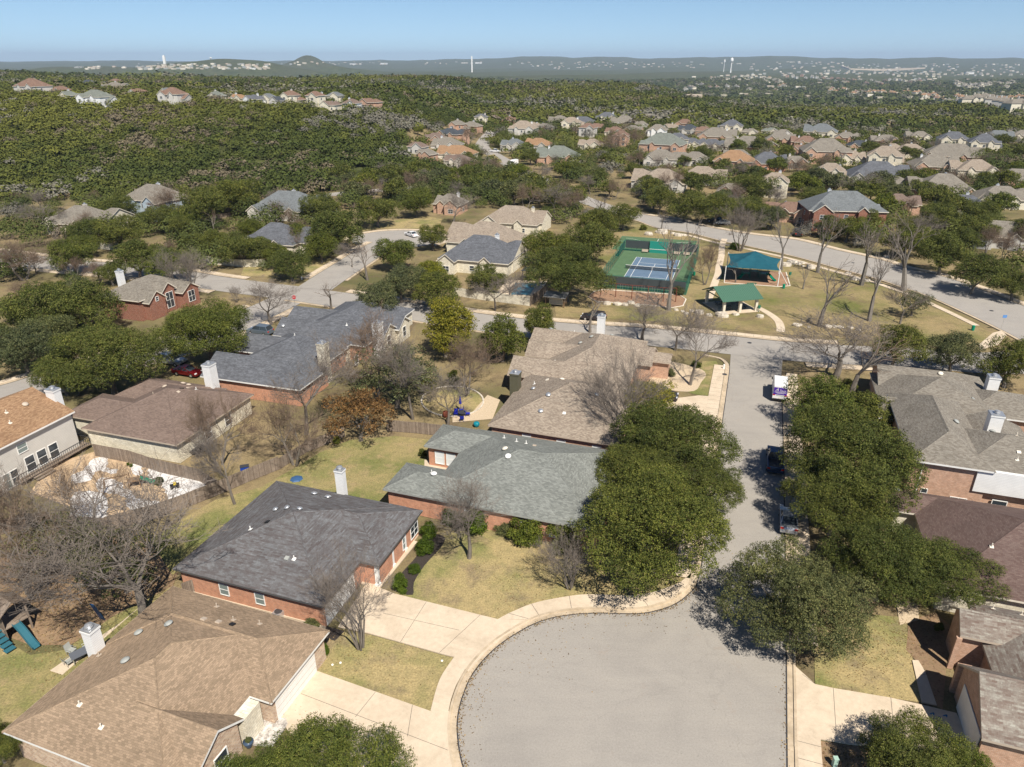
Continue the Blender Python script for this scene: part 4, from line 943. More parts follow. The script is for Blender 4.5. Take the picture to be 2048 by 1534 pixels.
CT = dict(CF, dep=4, kids=(3,2,2,2), ang=(.25,.65), up=.8, len=.30, rad=.034, wig=.20, rmin=.0022)
CY = dict(CF, dep=4, kids=(3,2,2,2), ang=(.4,.8), up=.3, len=.28, rad=.028)
BARE = {
 'spread': [bare_pair('b', s, 1, CF, 24000) for s in (3, 11)],
 'brown': [bare_pair('b', s, 2, CF, 22000, mt='twig_brown') for s in (5,)],
 'vase': [bare_pair('b', s, 5, CV, 18000) for s in (4, 9)],
 'dead': [bare_pair('b', s, 1, CT, 2600, mb='bark_pale', mt='twig') for s in (2, 8, 21)],
 'thin': [bare_pair('b', s, 1, CY, 5000, mt='twig_brown') for s in (6,)],
}
OAK = {'near': [crown_mesh('crown', s, 44, 115000, .0105, lobr=(.13,.26), spread=.86, flat=.66) for s in (1, 2)],
       'mid': [crown_mesh('crown', s, 27, 32000, .0185, lobr=(.17,.31), spread=.80, flat=.72) for s in (11, 12, 13)],
       'far': [crown_mesh('crown', s, 16, 7500, .038) for s in (21, 22, 23)],
       'round': [crown_mesh('crown', 31, 18, 26000, .021, flat=.95, spread=.55)],
       'bush': [crown_mesh('crown', 41, 12, 12000, .034, flat=.9, spread=.5), crown_mesh('crown', 42, 9, 12000, .034, flat=.9, spread=.5)],
       'thin': [crown_mesh('crown', 51, 22, 9000, .024, lobr=(.16,.30), spread=.78)]}
def limbs(seed):
    r = random.Random(seed); S = []
    b = Vector((0,0,-.02)); t = Vector((r.uniform(-.05,.05), r.uniform(-.05,.05), .42)); S.append((b, Vector((0,0,.1)), .085, .06)); S.append((Vector((0,0,.1)), t, .06, .05))
    for i in range(6):
        a = i*1.05+r.uniform(-.3,.3); m = t+Vector((math.cos(a)*.2, math.sin(a)*.2, .25)); e = m+Vector((math.cos(a+.2)*.34, math.sin(a+.2)*.34, .38))
        S += [(t, m, .034, .024), (m, e, .024, .008)]
        for _ in range(3): S.append((m, m+Vector((r.uniform(-.3,.3), r.uniform(-.3,.3), r.uniform(.1,.5))), .012, .004))
    return tubes_mesh('trunk', S, M['bark'], 7)
LIMB = [limbs(s) for s in (1, 2)]
LEAFED = {}
def leafed(mesh, lm):
    k = (mesh.name, lm)
    if k not in LEAFED:
        m = mesh.copy(); m.materials.clear(); m.materials.append(M[lm]); LEAFED[k] = m
    return LEAFED[k]
def child(name, me, parent, loc=(0,0,0), sc=(1,1,1), rz=0):
    o = bpy.data.objects.new(name, me); C.objects.link(o); o.parent = parent; o.location = loc; o.scale = sc; o.rotation_euler = (0,0,rz); return o
CIRC = []                                                   # (x, y, r) taken ground, for the scattered trees
def oak(label, u, v, w, lm='leaf_oak', tier=None, zs=1.0, hk=1.0, cat='tree', name='oak_tree', group=None, seed=None, base=None):
    """crown centre (u, v) and crown width w in photo pixels"""
    sd = seed if seed is not None else int(u*7+v*13); rr = random.Random(sd); zc = 4
    for _ in range(4):
        p = at(u, v, zc) if base is None else base
        R = w/2/ppm((p[0], p[1], zc)); g = float(th(p[0], p[1])); zc = g+R*.62*zs+(.6+R*.22)*hk
    k = ppm(p)
    if k <= 13: R *= 1.06
    tier = tier or ('near' if w > 150 and k > 13 else 'mid' if k > 6 else 'far')
    root = thing(name, label, cat, (p[0], p[1], g-.05), rr.uniform(0, 6.28), group)
    child('crown', leafed(OAK[tier][sd % len(OAK[tier])], lm), root, (0,0,zc-g), (R*1.03*rr.uniform(.95,1.08), R*1.03*rr.uniform(.95,1.08), R*zs))
    child('trunk', LIMB[sd % 2], root, (0,0,0), (R*.95, R*.95, (zc-g)*.85), 1)
    CIRC.append((p[0], p[1], R*.9)); return root
def bare(label, u, vb, w, h, kind='spread', group=None, name='bare_tree', cat='tree', seed=None):
    p = at(u, vb); k = ppm(p); g = p[2]; sd = seed if seed is not None else int(u*3+vb); dep = PIT+math.atan((vb-h/2-767)/F)
    H = h/k/math.cos(dep)*1.02; R = w/2/k; V = BARE[kind]; a, b, wd = V[sd % len(V)]
    root = thing(name, label, cat, (p[0], p[1], g-.05), (sd*1.7) % 6.28, group); s = R/wd; s = min(max(s, H*.6), H*2.6)
    child('trunk', a, root, (0,0,0), (s, s, H)); child('crown', b, root, (0,0,0), (s, s, H)); CIRC.append((p[0], p[1], R*.5)); return root
def bush(label, u, v, w, lm='hedge', zs=1.0, name='shrub', group=None, cat='shrub', tier='bush'):
    zc = .8
    for _ in range(3): p = at(u, v, zc); R = w/2/ppm(p); zc = R*.62*zs
    g = float(th(p[0], p[1])); root = thing(name, label, cat, (p[0], p[1], g), random.uniform(0, 6), group)
    child('foliage', leafed(OAK[tier][int(u) % len(OAK[tier])], lm), root, (0,0,zc), (R*1.05, R*1.05, R*zs*1.1)); return root
OK = [ # label, u, v, w, leaf, opts
 ('huge dark green live oak spreading over the lawn beside the street',1312,1035,330,'leaf_oak',{'zs':.85}),
 ('tall live oak behind the huge one, nearer the parked van',1345,868,240,'leaf_oak',{'zs':.9}),
 ('live oak filling the gap between the huge oak and the tall one',1275,930,170,'leaf_oak',{'tier':'near'}),
 ('live oak crown overhanging the street kerb beside the huge one',1408,965,165,'leaf_oak',{'tier':'near'}),
 ('yellow green tree between the taupe roof and the tall live oak',1300,790,120,'leaf_yellow',{'tier':'thin'}),
 ('dense live oak hiding the pickup truck',1703,900,280,'leaf_oak',{}),
 ('live oak north of the dense one, reaching towards the van',1640,800,150,'leaf_oak',{'tier':'mid'}),
 ('small live oak before the west wall of the two storey brick and siding house',1735,820,130,'leaf_oak',{'tier':'mid'}),
 ('live oak crown behind the silver sedan',1680,985,215,'leaf_oak',{}),
 ('live oak leaning over the maroon brown roof',1885,1135,200,'leaf_oak',{'zs':.8}),
 ('live oak with its trunk showing above the dry front lawn',1775,1110,240,'leaf_oak',{'zs':.95}),
 ('greyish live oak overhanging the edge of the turning circle',1590,1180,262,'leaf_grey',{'zs':1.15,'hk':.8}),
 ('live oak at the bottom edge shading the garage drive',670,1540,300,'leaf_oak',{'zs':.8}),
 ('smaller live oak at the bottom edge by the flagstone porch',505,1570,190,'leaf_oak',{}),
 ('live oak at the bottom edge over the brick gables drive',1835,1505,210,'leaf_oak',{'hk':.7}),
 ('bright green tree in the bottom corner by the gabled brick house',1935,1530,110,'leaf_green',{'hk':.4}),
 ('dark evergreen cut by the corner beside the broad tan roof',-10,1480,110,'leaf_oak',{'tier':'near'}),
 ('yellow green tree behind the brown garden thicket',888,652,138,'leaf_yellow',{'tier':'round'}),
 ('round mid green tree right of the yellow green one',1005,672,112,'leaf_green',{'tier':'round'}),
 ('grey green tree at the edge of the cross street beside the round one',1085,643,92,'leaf_oak',{'tier':'round'}),
 ('large live oak above the brown shingle roof',208,700,215,'leaf_oak',{'tier':'near'}),
 ('large live oak over the grey parked car',408,655,180,'leaf_oak',{'tier':'near'}),
 ('live oak beside the dark red gabled house',172,610,140,'leaf_oak',{'tier':'mid'}),
 ('live oak left of the dark red gabled house',80,610,150,'leaf_oak',{'tier':'mid'}),
 ('grey green oak at the left edge above the street bend',40,690,130,'leaf_grey',{'tier':'mid'}),
 ('oak at the left edge above the white clapboard house',120,740,110,'leaf_oak',{'tier':'mid'}),
 ('oak growing out of the pavement corner near the white clapboard house',150,755,70,'leaf_oak',{'tier':'mid'}),
 ('small oak left of the large one over the brown roof',90,660,110,'leaf_grey',{'tier':'mid'}),
 ('live oak in front of the slate house with solar panels',482,490,92,'leaf_oak',{'tier':'mid'}),
 ('live oak behind the dark red gabled house',270,512,105,'leaf_oak',{'tier':'mid'}),
 ('live oak beside the pale fence on the left',332,525,92,'leaf_oak',{'tier':'mid'}),
 ('slim oak by the street left of the red house',140,505,92,'leaf_oak',{'tier':'mid'}),
 ('oak in front of the cream chimney on the left',170,460,82,'leaf_oak',{'tier':'mid'}),
 ('oak between the cream chimney and the pale blue house',235,458,92,'leaf_oak',{'tier':'mid'}),
 ('oak covering the corner of the pale blue house',235,410,72,'leaf_oak',{'tier':'mid'}),
 ('oak right of the pale blue house',330,430,70,'leaf_oak',{'tier':'mid'}),
 ('tall oak behind the swimming pool yard',400,405,110,'leaf_oak',{'tier':'mid'}),
 ('broad oak behind the blue grey roofed house',470,385,100,'leaf_oak',{'tier':'mid'}),
 ('oak in the yard of the blue grey roofed house',580,525,78,'leaf_oak',{'tier':'mid'}),
 ('big oak filling the corner above the side street',672,450,120,'leaf_oak',{'tier':'mid'}),
 ('oak at the bend of the side street',640,490,75,'leaf_green',{'tier':'mid'}),
 ('oak right of the blue grey roofed house',640,410,84,'leaf_oak',{'tier':'mid'}),
 ('oak in front of the slate roofed house by the street corner',590,468,66,'leaf_oak',{'tier':'mid'}),
 ('oak behind the far turning circle casting dark shade',752,415,84,'leaf_oak',{'tier':'mid'}),
 ('oak with a visible trunk behind the far turning circle',830,398,78,'leaf_oak',{'tier':'mid'}),
 ('round oak by the white car at the far turning circle',864,468,66,'leaf_oak',{'tier':'mid'}),
 ('oak at the near side of the far turning circle',790,500,88,'leaf_oak',{'tier':'mid'}),
 ('grey oak over the corner of the cross street',745,600,110,'leaf_grey',{'tier':'mid'}),
 ('oak above the cross street near the yellow green tree',800,560,100,'leaf_grey',{'tier':'mid'}),
 ('dark oak over the slate roof by the street',870,575,100,'leaf_oak',{'tier':'mid'}),
 ('small bright oak beside the charcoal blue roof',860,540,62,'leaf_yellow',{'tier':'mid'}),
 ('oak hiding the pool house wall',975,555,86,'leaf_oak',{'tier':'mid'}),
 ('huge live oak beside the tennis court',1135,535,165,'leaf_oak',{'tier':'near','zs':.9}),
 ('live oak beyond the huge one by the tennis court',1180,480,110,'leaf_oak',{'tier':'mid'}),
 ('green tree between the taupe house and the tennis court',1095,490,92,'leaf_green',{'tier':'mid'}),
 ('live oak behind the half court',1195,445,86,'leaf_oak',{'tier':'mid'}),
 ('oak standing in the park road bend',1247,428,66,'leaf_oak',{'tier':'mid'}),
 ('oak in front of the white gabled house across the park road',1320,395,68,'leaf_oak',{'tier':'mid'}),
 ('oak shading the car at the park road',1372,405,82,'leaf_oak',{'tier':'mid'}),
 ('dark oak over the parked cars on the park road',1432,412,80,'leaf_oak',{'tier':'mid'}),
 ('round oak before the slate roof with a brick chimney',1515,370,84,'leaf_oak',{'tier':'mid'}),
 ('dense oak left of the red brown roof across the park road',1505,415,70,'leaf_oak',{'tier':'mid'}),
 ('oak between the red brown roof and the park road',1545,430,58,'leaf_grey',{'tier':'mid'}),
 ('leafy tree hiding the right corner of the two storey red brick house',1735,462,62,'leaf_oak',{'tier':'thin'}),
 ('evergreen tree behind the shade sail corner',1830,600,66,'leaf_grey',{'tier':'thin'}),
 ('live oak by the street with a forked bare trunk',1795,685,105,'leaf_oak',{'tier':'mid','zs':1.1}),
 ('grey green tree overhanging the street beside the forked oak',1912,700,105,'leaf_grey',{'tier':'mid'}),
 ('dark live oak at the right edge beside the street corner',2025,715,125,'leaf_oak',{'tier':'mid','zs':1.1}),
 ('live oak across the park road right of the red brick house',1815,475,88,'leaf_oak',{'tier':'mid'}),
 ('big live oak leaning over the park road',1890,500,110,'leaf_oak',{'tier':'mid'}),
 ('live oak in front of the white gable at the end of the park road',1955,540,105,'leaf_oak',{'tier':'mid'}),
 ('live oak at the right edge over the park road',2035,560,90,'leaf_oak',{'tier':'mid'}),
 ('live oak behind the big leaning one',1900,445,90,'leaf_oak',{'tier':'mid'}),
 ('live oak between two tan roofs on the right',1960,455,80,'leaf_oak',{'tier':'mid'}),
 ('live oak at the right edge between tan roofs',2035,460,70,'leaf_oak',{'tier':'mid'}),
 ('dark oak beyond the red brick house',1640,395,76,'leaf_oak',{'tier':'mid'}),
 ('round oak beside the white van on the far street',1062,311,42,'leaf_oak',{'tier':'mid','zs':.8}),
 ('rust leaved oak standing in the fenced back lawn',716,822,150,'leaf_rust',{'tier':'thin','hk':.8}),
 ('half bare oak with olive leaves above the garden',790,740,175,'leaf_grey',{'tier':'thin'}),
 ('leafy vine covered tree in the leaf strewn yard',110,1080,170,'leaf_grey',{'tier':'thin'}),
 ('olive leaved tree leaning over the fallen leaves',235,1110,190,'leaf_grey',{'tier':'thin'}),
 ('thin leaved tree by the kerb south of the oaks',1740,1015,110,'leaf_oak',{'tier':'mid'}),
]
for l_, u_, v_, w_, m_, o_ in OK: oak(l_, u_, v_, w_, m_, **o_)
BR_ = [ # label, u, vbase, w, h, kind
 ('bare silver tree in the middle of the golden lawn',938,1117,135,165,'spread'),
 ('low bare crepe myrtle on the golden lawn by the pavement',1140,1177,125,105,'vase'),
 ('bare multi stemmed crepe myrtle on the small worn lawn between drives',722,1297,150,185,'vase'),
 ('bare tree by the corner of the board fence on the green lawn',470,1008,130,170,'spread'),
 ('bare thicket tree beside the rusty oak',590,930,150,150,'brown'),
 ('large bare tree before the long slate roof',612,868,190,190,'spread'),
 ('bare tree over the corner of the brown shingle roof',440,930,130,160,'brown'),
 ('tall bare tree behind the sage roof by the stone edged lawn',826,838,120,200,'spread'),
 ('bare tree with ball shaped crown in the middle of the garden thicket',755,800,170,180,'brown'),
 ('bare tree shading the blue garden chairs',895,850,95,110,'spread'),
 ('bare tree rising behind the garden of the taupe roofed house',935,790,120,130,'brown'),
 ('big bare vase shaped tree over the taupe roof',1250,895,165,200,'vase'),
 ('bare tree before the tan gravel bed at the street corner',1380,770,150,150,'spread'),
 ('bare tree near the chimney end of the taupe roof',1285,680,120,90,'spread'),
 ('bare tree on the kerb behind the white chimney',1180,665,90,75,'thin'),
 ('bare tree north of the taupe roofed house over the street',1350,700,110,100,'spread'),
 ('wide grey bare tree across the street from the gravel bed',1668,755,215,130,'spread'),
 ('bare tree overhanging the white van',1700,800,170,140,'thin'),
 ('huge bare tree in the leaf strewn back yard',285,1262,330,290,'spread'),
 ('bare tree at the left edge over the leaf strewn yard',60,1190,270,230,'brown'),
 ('bare tree behind the sand yard at the left edge',100,1110,190,200,'spread'),
 ('bare branching tree over the edge of the sand yard',180,1060,150,150,'brown'),
 ('bare street tree left of the stop sign',543,648,105,92,'spread'),
 ('bare street tree right of the stop sign',662,618,72,62,'thin'),
 ('small bare tree at the street edge above the big left oak',473,605,26,36,'vase'),
 ('bare tree right of the dark red gabled house',380,600,95,110,'vase'),
 ('brown bare thicket at the left edge',50,560,150,90,'brown'),
 ('grey bare tree in front of the low tan roof on the left',90,470,100,62,'spread'),
 ('brown bare tree in front of the pale blue house',352,440,90,70,'brown'),
 ('bare tree over the pool yard',430,470,50,48,'thin'),
 ('bare tree beside the blue grey roofed house',590,505,56,52,'brown'),
 ('bare tree at the mouth of the side street',735,560,80,80,'thin'),
 ('bare tree at the inner corner of the side street',705,535,60,50,'spread'),
 ('large bare tree before the tan gabled house',905,455,95,72,'spread'),
 ('bare tree by the pool and the cross street',990,620,110,80,'spread'),
 ('second bare tree by the pool, nearer the metal roofed shelter',1020,600,80,70,'spread'),
 ('dead pale tree at the near edge of the swing area',1337,620,100,175,'dead'),
 ('bare tree between the tennis court and the path',1409,570,66,90,'brown'),
 ('bare tree at the far end of the path',1480,502,85,95,'vase'),
 ('dead tree with dark trunk behind the shade sail',1563,540,60,125,'dead'),
 ('dead leaning tree beside the boulders',1635,545,70,130,'dead'),
 ('pale dead tree in the middle of the park lawn',1638,652,92,140,'dead'),
 ('twin stemmed dead tree near the park road',1722,570,110,140,'dead'),
 ('dead tree right of the middle of the park lawn',1738,642,100,150,'dead'),
 ('tall dead tree forking by the park road',1808,580,105,150,'dead'),
 ('small dead sapling right of the playground',1606,578,34,52,'dead'),
 ('thin dark tree under the edge of the shade sail',1471,565,44,46,'thin'),
 ('leafless tree with fine twigs near the right end of the park',1800,648,90,80,'spread'),
 ('bare sapling by the park road near the half court',1322,459,30,40,'dead'),
 ('white branched bare tree in the oak grove',1203,440,50,55,'dead'),
 ('rusty bare tree behind the grove in the estate',1260,300,60,45,'brown'),
 ('rusty bare thicket by the tall white house',1225,310,70,45,'brown'),
 ('bare tree before the brown roof on the far street',938,293,40,42,'brown'),
 ('small bare tree on the corner lawn of the far street',975,321,26,24,'thin'),
 ('bare tree by the long lane',842,378,54,40,'spread'),
 ('bare tree above the limestone cut',775,362,70,38,'spread'),
 ('white trunked tree by the twin gabled brick house',1680,338,26,42,'dead'),
 ('bare trees patch beside the red brick house chimney',1700,400,90,60,'spread'),
]
for l_, u_, v_, w_, h_, k_ in BR_: bare(l_, u_, v_, w_, h_, k_)
for l_, u_, v_, w_, m_, z_ in [
 ('clipped rounded hedge along the brick front beside the dark mulch',846,1090,52,'hedge',1.0),('clipped round shrub north of the rounded hedge',858,1062,46,'hedge',1.1),
 ('clipped egg shaped shrub at the end of the porch',801,1168,50,'hedge',1.1),('low spiky shrub between the clipped hedges',828,1138,34,'hedge',.8),
 ('bright leafy hedge under the sage roof eave, nearest the huge oak',1125,1073,105,'leaf_green',.85),('bright leafy hedge under the sage roof eave, by the blind windows',1050,1062,95,'leaf_green',.85),
 ('dark shrub behind the bare silver tree',950,1042,84,'hedge',.9),('dark shrub left of the bare silver tree',906,1030,56,'hedge',.9),('grey shrub under the sage roof between hedges',1010,1055,60,'leaf_grey',.7),
 ('shrub at the far corner of the sage roofed house',847,905,26,'leaf_oak',1.1),('round shrub against the garage wall of the tan roofed house',650,1300,26,'hedge',1.4),
 ('low bushes along the brick wall behind the air conditioner',625,1250,56,'leaf_grey',.5),('bright round bush by the shaded brick gable',1877,1252,28,'leaf_green',1),
 ('agave like shrub behind the shaded fence',1700,770,44,'leaf_oak',.8),('olive bush at the foot of the play tower path',95,1500,50,'leaf_grey',.8),
 ('bush on the dry grass by the half court',1288,455,20,'leaf_green',.8),('dark shrub at the near corner of the tennis fence',1358,580,34,'leaf_grey',.8),
 ('hedge below the arched window of the dark red house',322,610,30,'hedge',.8),('round bush beside the path end near the sail',1468,492,26,'hedge',.8),
 ('ornamental grass tuft on the sand yard',315,962,30,'leaf_grey',.8),('small conifer bush on the white gravel',262,930,10,'hedge',1.2),('second small conifer bush by the gravel',256,928,9,'hedge',1.2),
 ('dark bush before the two storey red brick house',1645,467,36,'hedge',.6),('clipped bush by the red brick house door',1680,465,18,'hedge',.7),
 ('low bush by the street corner under the bare tree',1340,745,36,'leaf_grey',.6),('dark bush at the head of the gravel bed',1395,728,30,'leaf_oak',.7),
 ('yellow bush beside the garden thicket',850,770,50,'leaf_yellow',.9),('green bush against the board fence behind the rusty oak',672,880,20,'leaf_green',1.2),
 ('green shrub on the edge of the stone ringed lawn',905,755,34,'leaf_green',1.2)]: bush(l_, u_, v_, w_, m_, z_)
# scattered estate trees: the ones that show largest are things of their own, the far ones belong to the wood
for o in list(C.objects):
    if o.parent is None and o.get('category') == 'house' : CIRC.append((o.location.x, o.location.y+5, 6.8))
RD = []
for ln in (R2, R4, R5, R6, R7): RD += [(x, y, 5.2) for x, y in ln]
RD += [((a[0]+b[0])/2, (a[1]+b[1])/2, 9) for a, b in zip(lo3, up3)]
def inside(u, v, poly):
    c = False; n = len(poly)
    for i in range(n):
        (x1, y1), (x2, y2) = poly[i], poly[(i+1) % n]
        if (y1 > v) != (y2 > v) and u < (x2-x1)*(v-y1)/(y2-y1)+x1: c = not c
    return c
def free(x, y, r, k=.8): return all((x-a)**2+(y-b)**2 > (r*k+c*k)**2 for a, b, c in CIRC) and all((x-a)**2+(y-b)**2 > (r*.5+c)**2 for a, b, c in RD)
WORD = 'first second third fourth fifth sixth seventh eighth ninth tenth eleventh twelfth thirteenth fourteenth fifteenth sixteenth seventeenth eighteenth nineteenth twentieth'.split()
TENS = 'twenty thirty forty fifty sixty seventy eighty ninety'.split()
def ordw(n):
    if n <= 20: return WORD[n-1]
    h = ''
    if n > 99: h = 'hundred and ' if n < 200 else 'two hundred and '; n -= 100*(n//100)
    if n == 0: return h.replace(' and ', '')+'th'
    if n <= 20: return h+WORD[n-1]
    t, o = divmod(n, 10); return h+(TENS[t-2]+'-'+WORD[o-1] if o else TENS[t-2][:-1]+'ieth')
ZONES = [ # phrase, polygon, count, size m (crown radius)
 ('in the grove below the lane', [(660,360),(880,345),(1180,345),(1240,395),(1230,430),(1080,420),(1000,400),(900,395),(640,400)], 62, (3.4,5.6)),
 ('among houses beyond the park road', [(1240,300),(2048,270),(2048,520),(1800,500),(1500,440),(1290,415)], 120, (3.0,5.2)),
 ('around the houses above the street', [(0,400),(240,380),(420,370),(560,365),(700,440),(560,540),(380,520),(0,520)], 34, (2.8,4.2)),
 ('at the estate edge', [(0,520),(240,540),(240,660),(0,700)], 12, (2.8,4)),
 ('around the far street houses', [(820,250),(1240,235),(1400,250),(1240,345),(880,345)], 26, (2.6,4.2)),
]
ktree = 0
for ph, poly, cnt, rs in ZONES:
    rr = random.Random(len(ph)); us = [p[0] for p in poly]; vs = [p[1] for p in poly]; got = []; tries = 0
    while len(got) < cnt and tries < 6000:
        tries += 1; u = rr.uniform(min(us), max(us)); v = rr.uniform(min(vs), max(vs))
        if not inside(u, v, poly): continue
        p = at(u, v+8); r = rr.uniform(*rs)
        if not free(p[0], p[1], r, .52): continue
        got.append((u, p, r)); CIRC.append((p[0], p[1], r))
    got.sort(key=lambda t: t[0]); nb = ng = 0
    for u, p, r in got:
        q = rr.random(); g = float(th(p[0], p[1])); n_ = ppm(p)
        if q < (.5 if 'left' in ph or 'above' in ph or 'edge' in ph else .27):
            nb += 1; kind = rr.choice(('spread','brown')); V = BARE[kind]; a, b_, wd = V[rr.randrange(len(V))]
            root = thing('bare_tree', f'{ordw(nb)} bare tree from the left {ph}', 'tree', (p[0], p[1], g-.05), rr.uniform(0,6), 'bare trees '+ph)
            H = r*1.9; s = r*.95/wd; child('trunk', a, root, (0,0,0), (s,s,H)); child('crown', b_, root, (0,0,0), (s,s,H))
        else:
            ng += 1; tier = 'mid' if n_ > 6.5 else 'far'; lm = rr.choice(('leaf_oak','leaf_oak','leaf_oak','leaf_grey','leaf_green'))
            root = thing('oak_tree', f'{ordw(ng)} scattered green oak from the left {ph}', 'tree', (p[0], p[1], g-.05), rr.uniform(0,6), 'scattered oaks '+ph)
            r *= 1.1; zc = r*.62+.5+r*.2; child('crown', leafed(OAK[tier][rr.randrange(3)], lm), root, (0,0,zc), (r*1.05,r,r*.95)); child('trunk', LIMB[0], root, (0,0,0), (r,r,zc*.85))
# ---------------------------------------------------------------- the woods beyond, as stuff
def forest(name, label, pts, seed, ntri, rscale, tri, cols, zsq=.85):
    r = np.random.default_rng(seed); n = len(pts); nv = 8
    T = []
    for k in range(nv):
        d = r.normal(size=(ntri, 3)); d[:, 2] = np.abs(d[:, 2])*.9-.25; d /= np.linalg.norm(d, axis=1)[:, None]
        lob = 1+.28*np.sin(d[:, 0]*5+k)*np.cos(d[:, 1]*4+2*k)
        P = d*(lob*r.uniform(.62, 1.08, ntri))[:, None]; P[:, 2] = P[:, 2]*zsq
        N = d*.7+r.normal(size=(ntri, 3))*.25+[0, 0, .45]; N /= np.linalg.norm(N, axis=1)[:, None]
        A = np.cross(N, r.normal(size=(ntri, 3))); A /= np.linalg.norm(A, axis=1)[:, None]; B = np.cross(N, A); s = tri*r.uniform(.6, 1.3, ntri)[:, None]
        T.append(np.stack([P+A*s, P-A*s*.5+B*s*.9, P-A*s*.5-B*s*.9], 1))
    T = np.array(T); kk = r.integers(0, nv, n); R = rscale*r.uniform(.5, 1.45, n)
    V = T[kk]*R[:, None, None, None]; a = r.uniform(0, 6.28, n); ca, sa = np.cos(a)[:, None, None], np.sin(a)[:, None, None]
    X = V[..., 0]*ca-V[..., 1]*sa; Y = V[..., 0]*sa+V[..., 1]*ca; V = np.stack([X, Y, V[..., 2]], -1)
    z = th(pts[:, 0], pts[:, 1])+R*.55; V += np.stack([pts[:, 0], pts[:, 1], z], -1)[:, None, None, :]
    x, y = pts[:, 0], pts[:, 1]
    pt = np.sin(x/31+1)*np.cos(y/43)+np.sin((x+y)/67+2)*.8+np.sin(x/13-y/17)*.5+r.normal(size=n)*.75
    grey = pt > 1.45; brown = (pt < -1.75)
    c = np.array(cols[0])[None]*np.ones((n, 1)); yel = np.clip(.5+.28*(np.sin(x/53)+np.cos(y/37+1))+r.normal(size=n)*.22, 0, 1)[:, None]
    c = c*(1-yel)+np.array(cols[1])*yel; c[grey] = cols[2]; c[brown] = cols[3]; c = c*r.uniform(.85, 1.15, n)[:, None]
    col = np.concatenate([np.repeat(c, ntri*3, 0), np.ones((n*ntri*3, 1))], 1)
    me = npmesh(name, V.reshape(-1, 3), 3, [FOR], col=col); o = bpy.data.objects.new(name, me); C.objects.link(o); tag(o, label, None, None, 'stuff')
FOR = mat('forest_leaf', (.06,.08,.03), .8, spec=.12); q = NT(FOR); at_ = q.n('ShaderNodeVertexColor', layer_name='tint'); g_ = q.n('ShaderNodeNewGeometry')
q.col(q.mix(1.0, at_.outputs[0], q.ramp(g_.outputs['Random Per Island'], [(0, (.82,.85,.85)), (.6, (1,1,1)), (1, (1.25,1.22,1.1))]), 'MULTIPLY'))
COLS = [(.055,.070,.018), (.118,.122,.026), (.165,.155,.125), (.145,.12,.08)]
def scatter(seed, r0, r1, n, azmax=.86, test=None):
    r = np.random.default_rng(seed); y = np.sqrt(r.uniform(r0**2, r1**2, n)); x = y*r.uniform(-azmax, azmax, n); P = np.stack([x, y], 1)
    if test is not None: P = P[np.array([test(a, b) for a, b in P])]
    return P
def w_test(x, y):
    u, v = px((x, y, float(th(x, y))))
    if v > 395 and u > 250: return False
    if v > 402 and u <= 250: return False
    est = (u > 800+ (v-240)*.35) and v > 236 and not (v < 262 and u < 860)
    if est:
        hx = (math.sin(x*12.98+y*78.2)*43758.5) % 1
        if hx > .26: return False
        if v > 345 and u > 640: return False
    if 670 < u < 800 and 340 < v < 392 : return False
    return all((x-a)**2+(y-b)**2 > (c+3.0)**2 for a, b, c in HC) and all((x-a)**2+(y-b)**2 > 42 for a, b, c in RD[::2] if abs(y-b) < 8)
HC = [(a, b, c) for a, b, c in CIRC if b > 225 and c > 1.5]
P1 = scatter(1, 225, 560, 19000, test=w_test)
P2 = scatter(2, 560, 1300, 30000, test=lambda x, y: all((x-a)**2+(y-b)**2 > (c+1)**2 for a, b, c in HC if b > 500) and all((x-a)**2+(y-b)**2 > 50 for a, b, c in RD if b > 480))
forest('woodland', 'olive green juniper and oak woodland with grey leafless patches on the near hillside', P1, 5, 130, 2.8, .15, COLS, .7)
GZ = [z for z in ZONES]+[('', [(0,395),(230,385),(230,470),(0,520)])]
def grove(x, y):
    u, v = px((x, y, 4)); return any(inside(u, v, z[1]) for z in GZ) and not (v < 345 and (math.sin(x*7.1+y*3.3)*9999) % 1 > .55) and all((x-a)**2+(y-b)**2 > (c*.9+1.6)**2 for a, b, c in HOUSEC) and all((x-a)**2+(y-b)**2 > (c+4)**2 for a, b, c in RD)
HOUSEC = [(o.location.x, o.location.y+5, 8.5) for o in C.objects if o.parent is None and o.get('category') == 'house' and o.location.y > 130]
P0 = scatter(12, 150, 640, 5200, test=grove)
keep = []
for t in P0:
    if all((t[0]-k_[0])**2+(t[1]-k_[1])**2 > 20 for k_ in keep[-400:]): keep.append(t)
P0 = np.array(keep)[:820]
forest('woodland', 'oak canopy filling the gaps between the estate gardens', P0, 9, 1000, 3.4, .065, [(.050,.066,.019), (.10,.112,.030), (.15,.14,.12), (.13,.105,.08)])
forest('woodland', 'olive woodland rolling over the ridges behind the houses', P2, 6, 52, 3.6, .25, COLS)
forest('woodland', 'dark distant woodland on the plain', scatter(3, 1300, 3800, 24000), 7, 24, 7.5, .34, [(.055,.07,.024),(.09,.10,.032),(.13,.125,.09),(.11,.095,.06)], .55)
